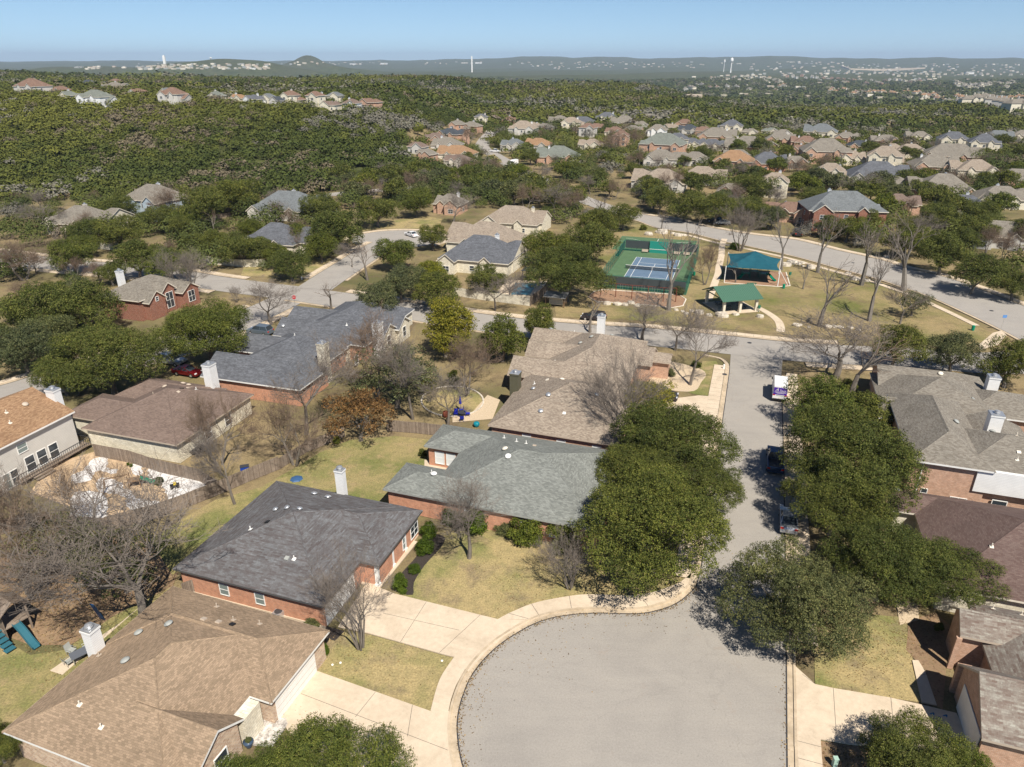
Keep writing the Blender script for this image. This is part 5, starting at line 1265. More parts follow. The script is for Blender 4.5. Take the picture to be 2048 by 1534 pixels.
# ---------------------------------------------------------------- tiny houses of the far estates
def tiny(seed, roofc, wallc, two):
    b = MB(); rr = random.Random(seed); w, d, h = rr.uniform(13,18), rr.uniform(9,12), 5.6 if two else 3.4
    rb, fb = MB(), MB(); ws = [(-w/2,-d/2,w/2,d/2,'x','hh',.55,h), (w*.1,-d/2-2,w*.45,d*.3,'y','gh',.8,h-.3)]
    m = MB()
    for i, q_ in enumerate(ws): wing_roof(rb, fb, q_, .02*i); wing_wall(m, q_, .02*i, base=-3)
    m.m = [0]*len(m.f); m.v += []; 
    for f in rb.f: m.face([rb.v[i] for i in f], 1)
    for x in (-w*.3, -w*.05, w*.27): m.box(x-.7, -d/2-(1.85 if x > 0 else -.25), 1, x+.7, -d/2-(1.6 if x > 0 else -.5), 2.4, 2)
    m.box(-w*.2, d*.1, h, -w*.2+1.3, d*.1+1.3, h+4.2, 0)
    o = m.build('far_house', [wallc, ROOF[roofc], 'glass']); me = o.data; bpy.data.objects.remove(o); return me
TN = [tiny(1,'orange','cream',1), tiny(2,'greytan','stone',1), tiny(3,'redbrown','cream',0), tiny(4,'greytan','white_sid2',1), tiny(5,'orange','stone',0), tiny(6,'brown','brick_tan',1)]
TZ = [ # phrase, polyline px, jitter v, count, meshes
 ('in the orange row on the valley rim', [(1662,183),(1720,189),(1780,188),(1850,195),(1890,200)], 4, 34, (0,2,4,0)),
 ('on the wooded spur', [(1890,214),(1940,211),(1990,216),(2040,225)], 5, 14, (3,1,3)),
 ('in the orange cluster at the edge', [(1915,203),(1960,200),(2010,205),(2048,196)], 4, 16, (0,4,2)),
 ('in the long tan row below the dam', [(1575,150),(1640,160),(1700,165),(1780,166),(1850,160)], 5, 40, (1,3,5)),
 ('in the tan valley cluster', [(1420,160),(1480,157),(1540,163),(1570,172)], 6, 34, (1,2,4)),
 ('in the grey slope cluster', [(1910,172),(1960,176),(2030,172)], 6, 26, (1,3,1)),
 ('in the thin uppermost row', [(1650,143),(1750,147),(1850,151),(1960,150),(2048,146)], 4, 34, (1,3,2)),
 ('along the valley road', [(1370,183),(1400,176),(1460,180),(1560,182)], 3, 12, (1,3,2)),
]
for ph, ln, jv, n, ms in TZ:
    rr = random.Random(len(ph)*3); L_ = smoothline(ln, 8); got = sorted((L_[rr.randrange(len(L_))][0]+rr.uniform(-9,9), ) for _ in range(n))
    for i in range(n):
        t = (i+.5)/n*(len(L_)-1); k0 = int(t); u = L_[k0][0]+rr.uniform(-3,3); v = L_[k0][1]+rr.uniform(-jv,jv); p = at(u, v)
        o = bpy.data.objects.new('far_house', TN[ms[rr.randrange(len(ms))]]); C.objects.link(o); o.location = (p[0], p[1], p[2]+2.5); o.rotation_euler = (0,0,rr.uniform(-1,1)); s = rr.uniform(1.0,1.25); o.scale = (s,s,s*1.1)
        tag(o, f'{ordw(i+1)} tiny house from the left {ph}', 'house', 'tiny houses '+ph)
# ---------------------------------------------------------------- fences
def fence(label, pts, h=1.8, m='wood', name='wooden_fence', z0=0, gap=2.4, rail=True):
    P = [Vector(p) for p in gpx(pts)]
    c = P[0]; root = thing(name, label, 'fence', (c.x, c.y, 0)); b = MB(); r = MB(); q = MB(); rr = random.Random(len(pts)*5)
    for A, B in zip(P, P[1:]):
        A = A-c; B = B-c; n = max(1, round((B-A).length/gap)); d = (B-A).normalized(); nn = Vector((-d.y, d.x))*.012
        for i in range(n):
            a = A+(B-A)*i/n; e = A+(B-A)*(i+1)/n; hh = h+rr.uniform(-.03, .03)
            for s in (1, -1):
                a2, e2 = a+nn*s, e+nn*s
                f = [(a2.x,a2.y,z0),(e2.x,e2.y,z0),(e2.x,e2.y,hh),(a2.x,a2.y,hh)]; b.face(f if s < 0 else f[::-1])
            b.face([(*(a-nn),hh),(*(e-nn),hh),(*(e+nn),hh),(*(a+nn),hh)])
            q.box(a.x-.05, a.y-.05, 0, a.x+.05, a.y+.05, h-.08)
        for z in (.35, h*.55, h-.25) if rail else (): r.bar((A.x+nn.x*3, A.y+nn.y*3, z), (B.x+nn.x*3, B.y+nn.y*3, z), .04, .09)
    b.build('board_panel', m, root)
    if rail: r.build('rail', m, root); q.build('post_row', m, root)
    return root
fence('weathered board fence between the sand yard and the green lawn',[(215,1062),(317,1035),(380,1012),(440,988),(500,962),(560,938)])
fence('weathered board fence along the cream stone house from the deck',[(192,912),(262,926),(325,946),(400,963),(440,988)])
fence('low board fence running behind the rusty oak',[(560,938),(612,905),(690,873)], 1.5)
fence('grey board fence behind the sage roofed house',[(775,862),(830,866),(885,872)], 1.7)
fence('board fence enclosing the leafy corner of the back yard',[(0,1070),(60,1052),(130,1058),(215,1062)], 1.7)
fence('board fence panel closing the side yard beside the charcoal roof',[(370,1195),(420,1177)], 1.7)
fence('pale fence along the street corner by the slate house',[(396,524),(440,530),(485,534),(532,533)], 1.8, 'stone', 'stone_wall', rail=False)
fence('pale fence below the cream chimney house',[(176,496),(222,500),(270,497)], 1.8, 'stone', 'stone_wall', rail=False)
fence('long cream garden wall beside the pool and the cross street',[(905,590),(950,598),(1060,612)], 1.9, 'stone', 'stone_wall', rail=False)
fence('brown board fence between the pool and the metal roofed shelter',[(1060,612),(1092,588),(1098,572)], 2.0)
fence('board fence at the far side of the grove yards',[(1080,447),(1110,440),(1145,437)], 1.8)
fence('picket fence beyond the blue grey roofed house yard',[(370,462),(420,440),(470,432)], 1.4)
fence('short fence by the golden yard of the pool house',[(340,470),(400,480),(460,474),(490,463)], 1.3)
fence('fence beside the white dark porch house on the slope',[(1222,308),(1232,322),(1240,330)], 1.6)
# deck of the two storey white house
dk = thing('timber_deck', 'raised dark timber deck with railings along the white clapboard house', 'deck', at(135,900), GA)
b = MB(); b.box(-.6,-8.5,.55,2.6,1.5,.68); b.build('deck_floor', 'wood', dk)
b = MB(); [b.box(-.6+.0,-8.5+.5*k,.68,-.55,-8.45+.5*k,1.55) for k in range(0)]; 
for k in range(34): b.box(2.54,-8.5+.3*k,.68,2.58,-8.46+.3*k,1.6)
b.box(2.52,-8.5,1.58,2.62,1.5,1.65); b.box(-.5,1.44,1.58,2.6,1.5,1.65)
for k in range(10): b.box(-.5+.32*k,1.45,.68,-.46+.32*k,1.49,1.6)
b.build('railing', 'darkgrey', dk)
b = MB(); b.box(2.6,-7,.38,2.95,-4.5,.45); b.box(2.95,-7,.18,3.3,-4.5,.25); b.build('step', 'wood', dk)
# ---------------------------------------------------------------- vehicles
def paint(n, c, met=.3): return mat(n, c, .28, met, .5)
M['p_white'] = paint('white_car_paint', (.80,.80,.80), 0); M['p_silver'] = paint('silver_car_paint', (.50,.52,.55), .6); M['p_black'] = paint('dark_car_paint', (.045,.04,.045), .3)
M['p_red'] = paint('red_car_paint', (.13,.004,.006), .2); M['p_blue'] = paint('dark_blue_car_paint', (.03,.06,.13), .4); M['p_grey'] = paint('grey_blue_car_paint', (.16,.20,.25), .4)
M['purple'] = mat('purple_panel', (.065,.02,.30), .4); M['tail'] = mat('tail_light', (.5,.02,.01), .3); M['head'] = mat('head_light', (.8,.82,.85), .15); M['tyre'] = mat('tyre_rubber', (.02,.02,.02), .9)
def car(name, label, cat, u, v, ang, body, kind='sedan', wpos=None):
    p = at(u, v); root = thing(name, label, cat, (p[0], p[1], .05 if p[1] < 250 else p[2]+.12), ang)
    dims = {'sedan':(4.7,1.8,1.45),'suv':(4.8,1.95,1.75),'pickup':(5.8,2.0,1.9),'van':(5.9,2.05,2.6)}[kind]; L, Wd, Hh = dims; l = L/2
    # side outline of the painted body (x forward) and of the glazed upper part
    if kind == 'sedan': lo = [(-l,.35),(-l,.75),(-l+.15,.98),(-l+.9,1.02),(l-1.5,.98),(l-.35,.82),(l,.6),(l,.3)]; up = [(-l+.75,1.0),(-l+1.5,Hh),(l-2.1,Hh),(l-1.2,.97)]
    elif kind == 'suv': lo = [(-l,.4),(-l,.9),(-l+.08,1.08),(l-1.35,1.08),(l-.3,.95),(l,.7),(l,.35)]; up = [(-l+.12,1.06),(-l+.5,Hh),(l-2.0,Hh),(l-1.2,1.06)]
    elif kind == 'pickup': lo = [(-l,.55),(-l,1.12),(-.7,1.12),(l-1.5,1.12),(l-.2,1.05),(l,.8),(l,.45)]; up = [(-.75,1.1),(-.6,Hh),(l-2.3,Hh),(l-1.5,1.1)]
    else: lo = [(-l,.4),(-l,1.25),(l-1.2,1.25),(l-.35,1.15),(l,.85),(l,.35)]; up = [(-l,1.24),(-l+.06,Hh),(l-1.9,Hh),(l-.95,1.24)]
    def ext(prof, w0, w1, b, m=0, nar=None):
        n = len(prof); zs = [q[1] for q in prof]; zb, zt = min(zs), max(zs)
        w = lambda z: w0+(w1-w0)*(z-zb)/max(zt-zb,.01)
        Lf = [(x, -w(z)/2, z) for x, z in prof]; Rt = [(x, w(z)/2, z) for x, z in prof]
        b.face(Lf[::-1], m); b.face(Rt, m)
        for i in range(n): j = (i+1) % n; b.face([Lf[i], Lf[j], Rt[j], Rt[i]], m)
    b = MB(); ext(lo, Wd*.98, Wd, b); b.build('body', body, root, bevel=.05)
    g = MB(); ext(up, Wd*.95, Wd*.78 if kind != 'van' else Wd*.93, g)
    if kind == 'van':
        g.build('upper_body', body, root, bevel=.05); gg = MB(); gg.face([(l-.97,-.85,1.3),(l-.97,.85,1.3),(l-1.85,.82,2.45),(l-1.85,-.82,2.45)]); 
        for v_ in range(4): gg.v[v_] = (gg.v[v_][0]+.03, gg.v[v_][1], gg.v[v_][2])
        gg.build('windscreen', 'glass', root)
        for s in (1,-1): q = MB(); q.box(l-2.3, s*.985-.02, 1.35, l-1.5, s*.985+.02, 1.95); q.build('side_window','glass', root)
    else:
        g.build('cabin_glass', 'glass', root, bevel=.03); r = MB(); xs = [q[0] for q in up]; r.box(up[1][0]+.02,-Wd*.375,Hh-.02,up[2][0]-.02,Wd*.375,Hh+.03); r.build('roof_panel', body, root, bevel=.02)
        q = MB()
        for s in (1,-1):
            for a_, b_ in ((up[0],up[1]),(up[2],up[3])): q.bar((a_[0],s*Wd*.465,a_[1]),(b_[0],s*Wd*.385,b_[1]),.09,.05)
            q.bar(((up[0][0]+up[3][0])/2,s*Wd*.47,up[0][1]),((up[1][0]+up[2][0])/2,s*Wd*.39,Hh),.07,.05)
        q.build('pillar', body, root)
    if kind == 'pickup': q = MB(); q.box(-l+.08,-Wd*.42,1.123,-.85,Wd*.42,1.13); q.build('cargo_bed', 'black', root)
    for s in (1,-1):
        for x in (-l+.95, l-.95):
            t = MB(); t.tube([(x, s*(Wd/2-.2), .34),(x, s*(Wd/2+.02), .34)], .34, 18); w_ = t.build('wheel','tyre', root); t = MB(); t.tube([(x, s*(Wd/2+.01), .34),(x, s*(Wd/2+.035), .34)], .2, 12); t.build('rim','metal', w_)
        hq = MB(); hq.box(l-.12, s*.72-.2, .68, l+.01, s*.72+.2, .84); hq.build('headlight','head', root)
        zt = .78 if kind != 'van' else 1.05; hq = MB(); hq.box(-l-.015, s*(Wd/2-.2)-.16, zt, -l+.05, s*(Wd/2-.2)+.16, zt+.22); hq.build('tail_light','tail', root)
        hq = MB(); hq.box(up[3][0]-.1, s*(Wd/2+.1)-.09, 1.0 if kind != 'van' else 1.5, up[3][0]+.05, s*(Wd/2+.1)+.09, 1.18 if kind != 'van' else 1.85); hq.build('mirror','black' if kind in ('van','pickup') else body, root)
    q = MB(); q.box(-l-.06,-Wd*.47,.38,-l+.02,Wd*.47,.58); q.build('rear_bumper', 'black' if kind == 'van' else body, root); q = MB(); q.box(l-.02,-Wd*.46,.33,l+.05,Wd*.46,.52); q.build('front_bumper','black' if kind in ('van','suv') else body, root)
    return root
up_ = math.radians(90-18.5)
v_ = car('delivery_van','white van with a purple lettered back parked against the right kerb','van',1557,789,up_,'p_white','van')
def text(s, size, loc, rot, parent, m, name, shear=0, ext=.004):
    me = TXT[s]; me.materials.clear(); me.materials.append(M[m]); o = bpy.data.objects.new(name, me); C.objects.link(o); o.parent = parent; o.location = loc; o.rotation_euler = rot; return o
q = MB(); q.box(-2.975,-.93,1.22,-2.94,.93,2.34); pv = q.build('rear_panel','purple',v_); pv2 = MB(); pv2.box(-2.94,-.95,2.62,-1.9,.95,2.625) 
RX = (math.radians(90),0,math.radians(-90))
text('A', .66, (-2.985,.52,1.78), RX, pv, 'white', 'lettering', .4); text('Team', .40, (-2.985,-.28,1.78), RX, pv, 'white', 'lettering', .3)
q = MB()
for z, w in ((1.64,.8),(1.52,.74),(1.40,.5)):
    x = -w
    rr = random.Random(int(z*100))
    while x < w: s = rr.uniform(.03,.09); q.box(-2.983,x,z,-2.974,min(x+s,w),z+.055); x += s+.025
q.build('small_print','white',pv)
q = MB(); x = -.5
while x < .5: q.box(-2.972,x,1.02,-2.965,x+.07,1.12); x += .1
q.build('lower_lettering','ventgrey',v_)
q = MB(); q.box(-2.96,-.18,.62,-2.95,.18,.78); q.build('number_plate','cream',v_)
car('pickup_truck','dark blue pickup truck parked under the dense live oak','pickup truck',1549,928,up_,'p_blue','pickup')
car('parked_car','silver sedan parked at the kerb under the oaks','car',1575,1048,up_,'p_silver','sedan')
car('parked_car','dark station wagon parked beside the park pavement','car',1187,640,GA+math.pi,'p_black','suv')
car('parked_car','grey blue car in the shade beside the slate roofed house','car',521,668,GA+math.pi,'p_grey','suv')
car('parked_car','red car in deep shade behind a white chimney','car',376,750,GA,'p_red','sedan')
car('parked_car','white car standing on the far turning circle','car',823,473,GA+2.6,'p_white','sedan')
car('parked_car','black car in the drive of the taupe roofed house','car',1322,797,GA,'p_black','suv')
car('pickup_truck','black pickup in the drive of the two storey red brick house','pickup truck',1594,470,up_+.1,'p_black','pickup')
car('parked_car','dark car beneath the oak on the park road','car',1428,444,GA+math.pi,'p_black','suv')
car('parked_car','silver car beneath the oak on the park road, beside the dark one','car',1446,449,GA+math.pi,'p_silver','sedan')
car('delivery_van','white van driving on the far street','van',1027,331,up_+2.9,'p_white','van')
car('pickup_truck','white pickup parked on the far street','pickup truck',990,305,GA,'p_white','pickup')
car('parked_car','blue white car hidden under the large left oak','car',345,728,GA,'p_silver','suv')
# ---------------------------------------------------------------- park
M['court_blue'] = noisy('blue_court', [(.3, (.10,.155,.225)), (.7, (.13,.19,.27))], .6, 5, .85); M['court_green'] = noisy('green_court', [(.3, (.075,.135,.07)), (.7, (.10,.17,.09))], .5, 5, .85)
M['green_pole'] = mat('green_poles', (.02,.14,.09), .5); M['sail'] = noisy('blue_green_shade_cloth', [(.3, (.010,.072,.10)), (.7, (.016,.10,.135))], .8, 4, .8)
M['green_roof'] = mat('green_metal_roof', (.075,.165,.115), .45, .1); M['tan_post'] = mat('cream_posts', (.68,.62,.5), .7); M['plastic_green'] = mat('green_plastic', (.0,.22,.13), .35)
M['slide_teal'] = mat('teal_slide', (.035,.13,.17), .35); M['water'] = mat('pool_water', (.05,.28,.33), .06, 0, .5); M['water_dk'] = mat('spa_cover_blue', (.05,.17,.24), .3)
M['screen_dark'] = mat('dark_windscreen', (.05,.062,.065), .9); M['screen_teal'] = mat('teal_practice_wall', (.02,.24,.19), .6); M['rust'] = mat('rust_red_posts', (.16,.045,.025), .7)
def mesh_fence_mat():
    m = mat('green_chain_link', (.025,.17,.13), .6); q = NT(m); tr = q.n('ShaderNodeBsdfTransparent'); ms = q.n('ShaderNodeMixShader', _Fac=.38)
    q.l(tr.outputs[0], ms.inputs[1]); q.l(q.b.outputs[0], ms.inputs[2]); q.l(ms.outputs[0], q.t.nodes['Material Output'].inputs[0]); return m
M['link'] = mesh_fence_mat()
t0 = at(1273,514.5); TA = math.radians(-17.6)
tc = thing('tennis_court', 'blue tennis court in a green surround with white lines', 'tennis court', (t0[0], t0[1], 0), TA)
b = MB(); b.box(-4.2,-29.3,.02,15.1,6.2,.07); b.build('surround','court_green',tc)
b = MB(); b.box(0,-23.77,.03,10.97,0,.078); b.build('playing_area','court_blue',tc)
b = MB(); lw = .09
def ln(x0,y0,x1,y1): b.box(min(x0,x1)-lw/2,min(y0,y1)-lw/2,.05,max(x0,x1)+lw/2,max(y0,y1)+lw/2,.086)
for x in (0,10.97,1.37,9.6): ln(x,-23.77,x,0)
for y in (0,-23.77): ln(0,y,10.97,y)
for y in (-5.49,-18.28): ln(1.37,y,9.6,y)
ln(5.485,-18.28,5.485,-5.49); b.build('line_marking','white',tc)
net = thing('tennis_net', 'tennis net with a white top band across the blue court', 'net', (t0[0], t0[1], 0), TA)
b = MB(); b.box(-.95,-11.9,.12,11.9,-11.87,.95); 
nm = mat('net_mesh', (.03,.035,.04), .9); q = NT(nm); tr = q.n('ShaderNodeBsdfTransparent'); ms = q.n('ShaderNodeMixShader', _Fac=.5); q.l(tr.outputs[0], ms.inputs[1]); q.l(q.b.outputs[0], ms.inputs[2]); q.l(ms.outputs[0], q.t.nodes['Material Output'].inputs[0])
b.build('net_mesh', nm, net); b = MB(); b.box(-.95,-11.92,.95,11.9,-11.85,1.03); b.box(5.45,-11.92,.1,5.52,-11.85,.95); b.build('top_band','white',net)
for x in (-.95,11.9): b = MB(); b.tube([(x,-11.885,.05),(x,-11.885,1.08)],.05,8); b.build('net_post','green_pole',net)
tf = thing('court_fence', 'tall green mesh fence with dark windscreens round the tennis court', 'fence', (t0[0], t0[1], 0), TA)
cor = [(-4.1,-29.2),(15.0,-29.2),(15.0,6.1),(-4.1,6.1)]; b = MB(); pm = MB(); rl = MB()
for i in range(4):
    A, B = Vector(cor[i]), Vector(cor[(i+1)%4]); b.face([(*A,.05),(*B,.05),(*B,3.0),(*A,3.0)]); n = round((B-A).length/3)
    for k in range(n): p_ = A+(B-A)*k/n; o_ = MB(); o_.tube([(p_.x,p_.y,0),(p_.x,p_.y,3.1)],.045,6); o_.build('fence_post','green_pole',tf)
    rl.bar((*A,3.0),(*B,3.0),.05,.05); rl.bar((*A,1.5),(*B,1.5),.04,.04)
b.build('chain_link','link',tf); rl.build('rail','green_pole',tf)
for x0,x1 in ((-3.9,2.4),(7.6,11.0),(11.3,14.8)): b = MB(); b.box(x0,6.0,.9,x1,6.04,2.9); b.build('windscreen_panel','screen_dark',tf)
b = MB(); b.box(-3.9,-29.25,.75,14.8,-29.21,2.85); b.build('windscreen_panel','screen_dark',tf)
b = MB(); b.box(-4.16,-1.5,.9,-4.12,5.8,2.8); b.build('windscreen_panel','screen_dark',tf)
pw = thing('practice_wall','teal practice wall at the far end of the tennis court','wall',(t0[0],t0[1],0),TA); b = MB(); b.box(2.5,5.6,.05,7.5,5.8,3.1); b.build('board','screen_teal',pw); b = MB(); b.box(2.5,5.55,1.0,7.5,5.6,1.1); b.build('net_line','white',pw)
for x, s_ in ((.6,.9),(8.9,1.0),(11.3,1.1)):
    bn = thing('bench','wooden bench against the back fence of the court, '+{.6:'left of the teal wall',8.9:'just right of the teal wall',11.3:'nearest the far corner'}[x],'bench',(t0[0],t0[1],0),TA)
    b = MB(); b.box(x,4.9,.42,x+1.6,5.35,.48); b.box(x,5.35,.5,x+1.6,5.4,.95); b.build('seat','trim_tan',bn); b = MB(); b.box(x+.1,4.95,.05,x+.2,5.3,.42); b.box(x+1.4,4.95,.05,x+1.5,5.3,.42); b.build('leg','darkgrey',bn)
hc = thing('half_court','green basketball court behind the tennis fence','court',(t0[0],t0[1],0),TA)
b = MB(); b.box(-7.6,6.6,.03,13.5,23.0,.08); b.build('surface','court_green',hc)
b = MB(); b.box(2.9,8,.05,3.02,22.6,.09)
for s, cx in ((1,-6.0),(-1,12.0)):
    pts = [(cx+s*5.6*math.cos(a), 14.8+5.6*math.sin(a)) for a in [math.pi*(k/14-.5) for k in range(15)]]
    for a_, b_ in zip(pts, pts[1:]): b.bar((*a_,.083),(*b_,.083),.09,.012)
b.build('line_marking','white',hc)
for (u_, v__), lb in (((1378,492),'basketball hoop on a leaning dark post behind the dead tree'),((1396,491),'basketball hoop with a square board near the park road')):
    p = at(u_, v__); r_ = thing('basketball_hoop', lb, 'hoop', (p[0],p[1],0), GA); b = MB(); b.tube([(0,0,0),(0,0,2.6),(-.5,0,3.0)],.07,8); b.build('post','darkgrey',r_); b = MB(); b.box(-.62,-.85,2.8,-.56,.85,3.8); b.build('backboard','black',r_); b = MB(); b.tube([(-.85+.22*math.cos(a),.22*math.sin(a),3.05) for a in [k*.7 for k in range(10)]],.02,5); b.build('rim','rust',r_)
# swings
sw = thing('swing_set','long rust red swing frame standing in the wood chip bed','swing set',at(1201,592),TA)
pr = [at(1201,592),at(1231,594),at(1263,598),at(1295,600),at(1326,603),at(1351,604)]; org = Vector(at(1201,592)); rot = lambda p: Vector(((p[0]-org.x)*math.cos(-TA)-(p[1]-org.y)*math.sin(-TA), (p[0]-org.x)*math.sin(-TA)+(p[1]-org.y)*math.cos(-TA), 0))
lp = [rot(p) for p in pr]
for p in lp: b = MB(); b.tube([(p.x,p.y,0),(p.x,p.y,3.0)],.085,8); b.build('post','rust',sw)
b = MB(); b.tube([(p.x,p.y,3.0) for p in lp],.06,8); b.build('top_bar','rust',sw)
for A, B in zip(lp, lp[1:]):
    for f_ in (.33,.67):
        p = A.lerp(B,f_); b = MB(); b.box(p.x-.25,p.y-.08,.45,p.x+.25,p.y+.08,.49); s_ = b.build('swing_seat','black',sw); b = MB()
        for d in (-.25,.25): b.tube([(p.x+d,p.y,.48),(p.x+d,p.y,3.0)],.012,4)
        b.build('chain','metal',s_)
bd = smoothline(gpx([(1176,594),(1186,584),(1207,579.5),(1358,590),(1372,599),(1366,612),(1344,616),(1300,611),(1192,603)]),1,True)
strip('edging', bd+[bd[0],bd[1]], -.1, .12, .13, M['cream'], .1)
pe = gpx([(1448,566),(1560,574),(1580,572),(1572,545)]); strip('edging', pe, -.1,.12,.13,M['cream'],.1)
# shade sail and play structure
cs = [at(1448,563),at(1559,573),at(1558,545),at(1457,528)]; cs = [at(1448,563),at(1559,574),at(1562,541),at(1455,533)]
ss = thing('shade_sail','large blue green pyramid shade sail over the playground','shade sail',cs[0]); o0 = Vector(cs[0])
tops = [Vector(at(1452,534,3.6)),Vector(at(1560,541,3.6)),Vector(at(1562,518,3.6)),Vector(at(1457,507,3.6))]; apex = Vector(at(1511,502,5.6))
b = MB(); N_ = 8
def bez(A, B, sag, t): 
    p = A.lerp(B, t); c_ = (tops[0]+tops[2])/2; d = (c_-p); d.z = 0; return p+d.normalized()*sag*4*t*(1-t)+Vector((0,0,-.15*4*t*(1-t)))
for i in range(4):
    A, B = tops[i], tops[(i+1)%4]
    for k in range(N_):
        e0, e1 = bez(A,B,.7,k/N_), bez(A,B,.7,(k+1)/N_)
        for j in range(5):
            f0, f1 = j/5, (j+1)/5; q = [e0.lerp(apex,f0), e1.lerp(apex,f0), e1.lerp(apex,f1), e0.lerp(apex,f1)]
            q = [x-o0-Vector((0,0,.25*math.sin(math.pi*((j+(0 if n < 2 else 1))/5)))) for n, x in enumerate(q)]
            b.face(q if j < 4 else q[:3])
b.build('canopy','sail',ss,smooth=True)
for t_, g_ in zip(tops, [Vector((t.x, t.y, 0)) for t in tops]):
    b = MB(); b.tube([g_-o0+Vector((0,0,0)), t_-o0+Vector((0,0,.25))],.10,10); b.build('mast','white',ss)
b = MB(); b.tube([tops[1]-o0, Vector(at(1575,570))-o0],.07,8); b.build('brace','white',ss)
ps = thing('play_structure','green climbing frame with two slides in the shade of the sail','play structure',at(1508,556),math.radians(-10))
for x,y,z in ((-2,0,1.2),(0,.8,1.6),(2,0,1.3)):
    b = MB(); b.box(x-.9,y-.8,z-.08,x+.9,y+.8,z); dkk = b.build('platform','plastic_green',ps)
    for sx in (-1,1):
        for sy in (-1,1): b = MB(); b.tube([(x+sx*.85,y+sy*.75,0),(x+sx*.85,y+sy*.75,z+1.3)],.05,6); b.build('post','green_pole',ps)
    b = MB(); [b.box(x-.85+.2*k,y+.74,z,x-.83+.2*k,y+.77,z+.8) for k in range(9)]; b.box(x-.9,y+.73,z+.8,x+.9,y+.78,z+.85); b.build('guard_rail','plastic_green',ps)
def slide(root, A, B, w, m, name='slide'):
    b = MB(); A = Vector(A); B = Vector(B); d = (B-A); n = Vector((-d.y,d.x,0)).normalized()*w/2; P = []
    for k in range(9):
        t = k/8; z = A.z+(B.z-A.z)*(t-.09*math.sin(2*math.pi*t)); c_ = A+d*t; c_.z = z; P.append(c_)
    for a_, c_ in zip(P, P[1:]):
        b.face([a_-n,c_-n,c_+n,a_+n])
        for s in (1,-1): e = n*s; b.face([a_+e,c_+e,c_+e+Vector((0,0,.22)),a_+e+Vector((0,0,.22))]); b.face([a_+e*1.15,a_+e*1.15+Vector((0,0,.22)),c_+e*1.15+Vector((0,0,.22)),c_+e*1.15]); b.face([a_+e+Vector((0,0,.22)),c_+e+Vector((0,0,.22)),c_+e*1.15+Vector((0,0,.22)),a_+e*1.15+Vector((0,0,.22))])
    return b.build(name, m, root)
slide(ps,(-2.4,-.7,1.2),(-3.9,-1.9,.15),.6,'plastic_green'); slide(ps,(2.7,-.5,1.3),(4.4,-2.2,.15),.6,'plastic_green')
# picnic shelter
a0 = Vector(at(1446,628)); pa = math.radians(14)
sh = thing('picnic_shelter','picnic shelter with a green gabled metal roof on cream posts','shelter',(a0.x,a0.y,0),pa)
b = MB(); b.box(-.6,-.5,.02,7.9,7.5,.14); b.build('slab','concrete',sh)
for x in (0,3.6,7.2):
    for y in (0,6.9): b = MB(); b.box(x-.25,y-.25,.14,x+.25,y+.25,2.75); b.build('post','tan_post',sh)
b = MB(); 
for s in (1,-1):
    y0 = 3.45-s*4.3; b.face([(-.9,y0,2.85),(8.1,y0,2.85),(8.1,3.45,4.75),(-.9,3.45,4.75)][::s]); b.face([(-.9,y0,2.73),(8.1,y0,2.73),(8.1,3.45,4.63),(-.9,3.45,4.63)][::-s]); b.face([(-.9,y0,2.73),(8.1,y0,2.73),(8.1,y0,2.85),(-.9,y0,2.85)][::s])
for x in (-.9,8.1): b.face([(x,-.85,2.73),(x,3.45,4.63),(x,3.45,4.75),(x,-.85,2.85)]); b.face([(x,7.75,2.73),(x,7.75,2.85),(x,3.45,4.75),(x,3.45,4.63)])
for k in range(23): 
    x = -.85+.4*k
    for s in (1,-1): b.bar((x,3.45-s*4.3,2.87),(x,3.45,4.77),.04,.05)
b.build('roof','green_roof',sh)
b = MB()
for x in (0,3.6,7.2): b.bar((x,0,2.75),(x,3.45,4.5),.12,.18); b.bar((x,6.9,2.75),(x,3.45,4.5),.12,.18); b.bar((x,0,2.7),(x,6.9,2.7),.12,.2)
b.bar((-.3,0,2.8),(7.5,0,2.8),.14,.2); b.bar((-.3,6.9,2.8),(7.5,6.9,2.8),.14,.2); b.build('truss','green_pole',sh)
for i,(x,y) in enumerate(((1.9,2.0),(5.4,2.0),(1.9,5.0),(5.4,5.0))):
    w = EX; pt = Vector((a0.x,a0.y,0))+Vector((x*math.cos(pa)-y*math.sin(pa), x*math.sin(pa)+y*math.cos(pa),0))
    tb = thing('picnic_table','dark picnic table under the shelter, '+('near the street, west','near the street, east','toward the playground, west','toward the playground, east')[i],'table',(pt.x,pt.y,.14),pa,'picnic tables under the shelter')
    b = MB(); b.box(-.9,-.38,.70,.9,.38,.75); b.build('table_top','darkgrey',tb)
    for s in (1,-1): b = MB(); b.box(-.9,s*.72-.13,.42,.9,s*.72+.13,.46); b.build('seat','darkgrey',tb)
    for x_ in (-.6,.6): b = MB(); b.box(x_-.04,-.7,.36,x_+.04,.7,.42); b.box(x_-.04,-.3,0,x_+.04,-.22,.7); b.box(x_-.04,.22,0,x_+.04,.3,.7); b.build('leg','darkgrey',tb)
def litter(label, u, v, m='plastic_green', r=.28, h=.85):
    p = at(u, v); o = thing('litter_bin', label, 'bin', (p[0],p[1],.02)); b = MB(); b.lathe((0,0,0),[(r*.85,0),(r,.05),(r,h)],14); b.build('bin_body',m,o); b = MB(); b.lathe((0,0,h),[(r*1.08,0),(r*1.05,.08),(r*.5,.16),(.05,.18)],14); b.build('lid',m,o)
litter('green litter bin between the court and the bare tree',1388,551); litter('green domed bin by the mast of the shade sail',1567,577); litter('green bin at the corner of the park lawn',1945,661)
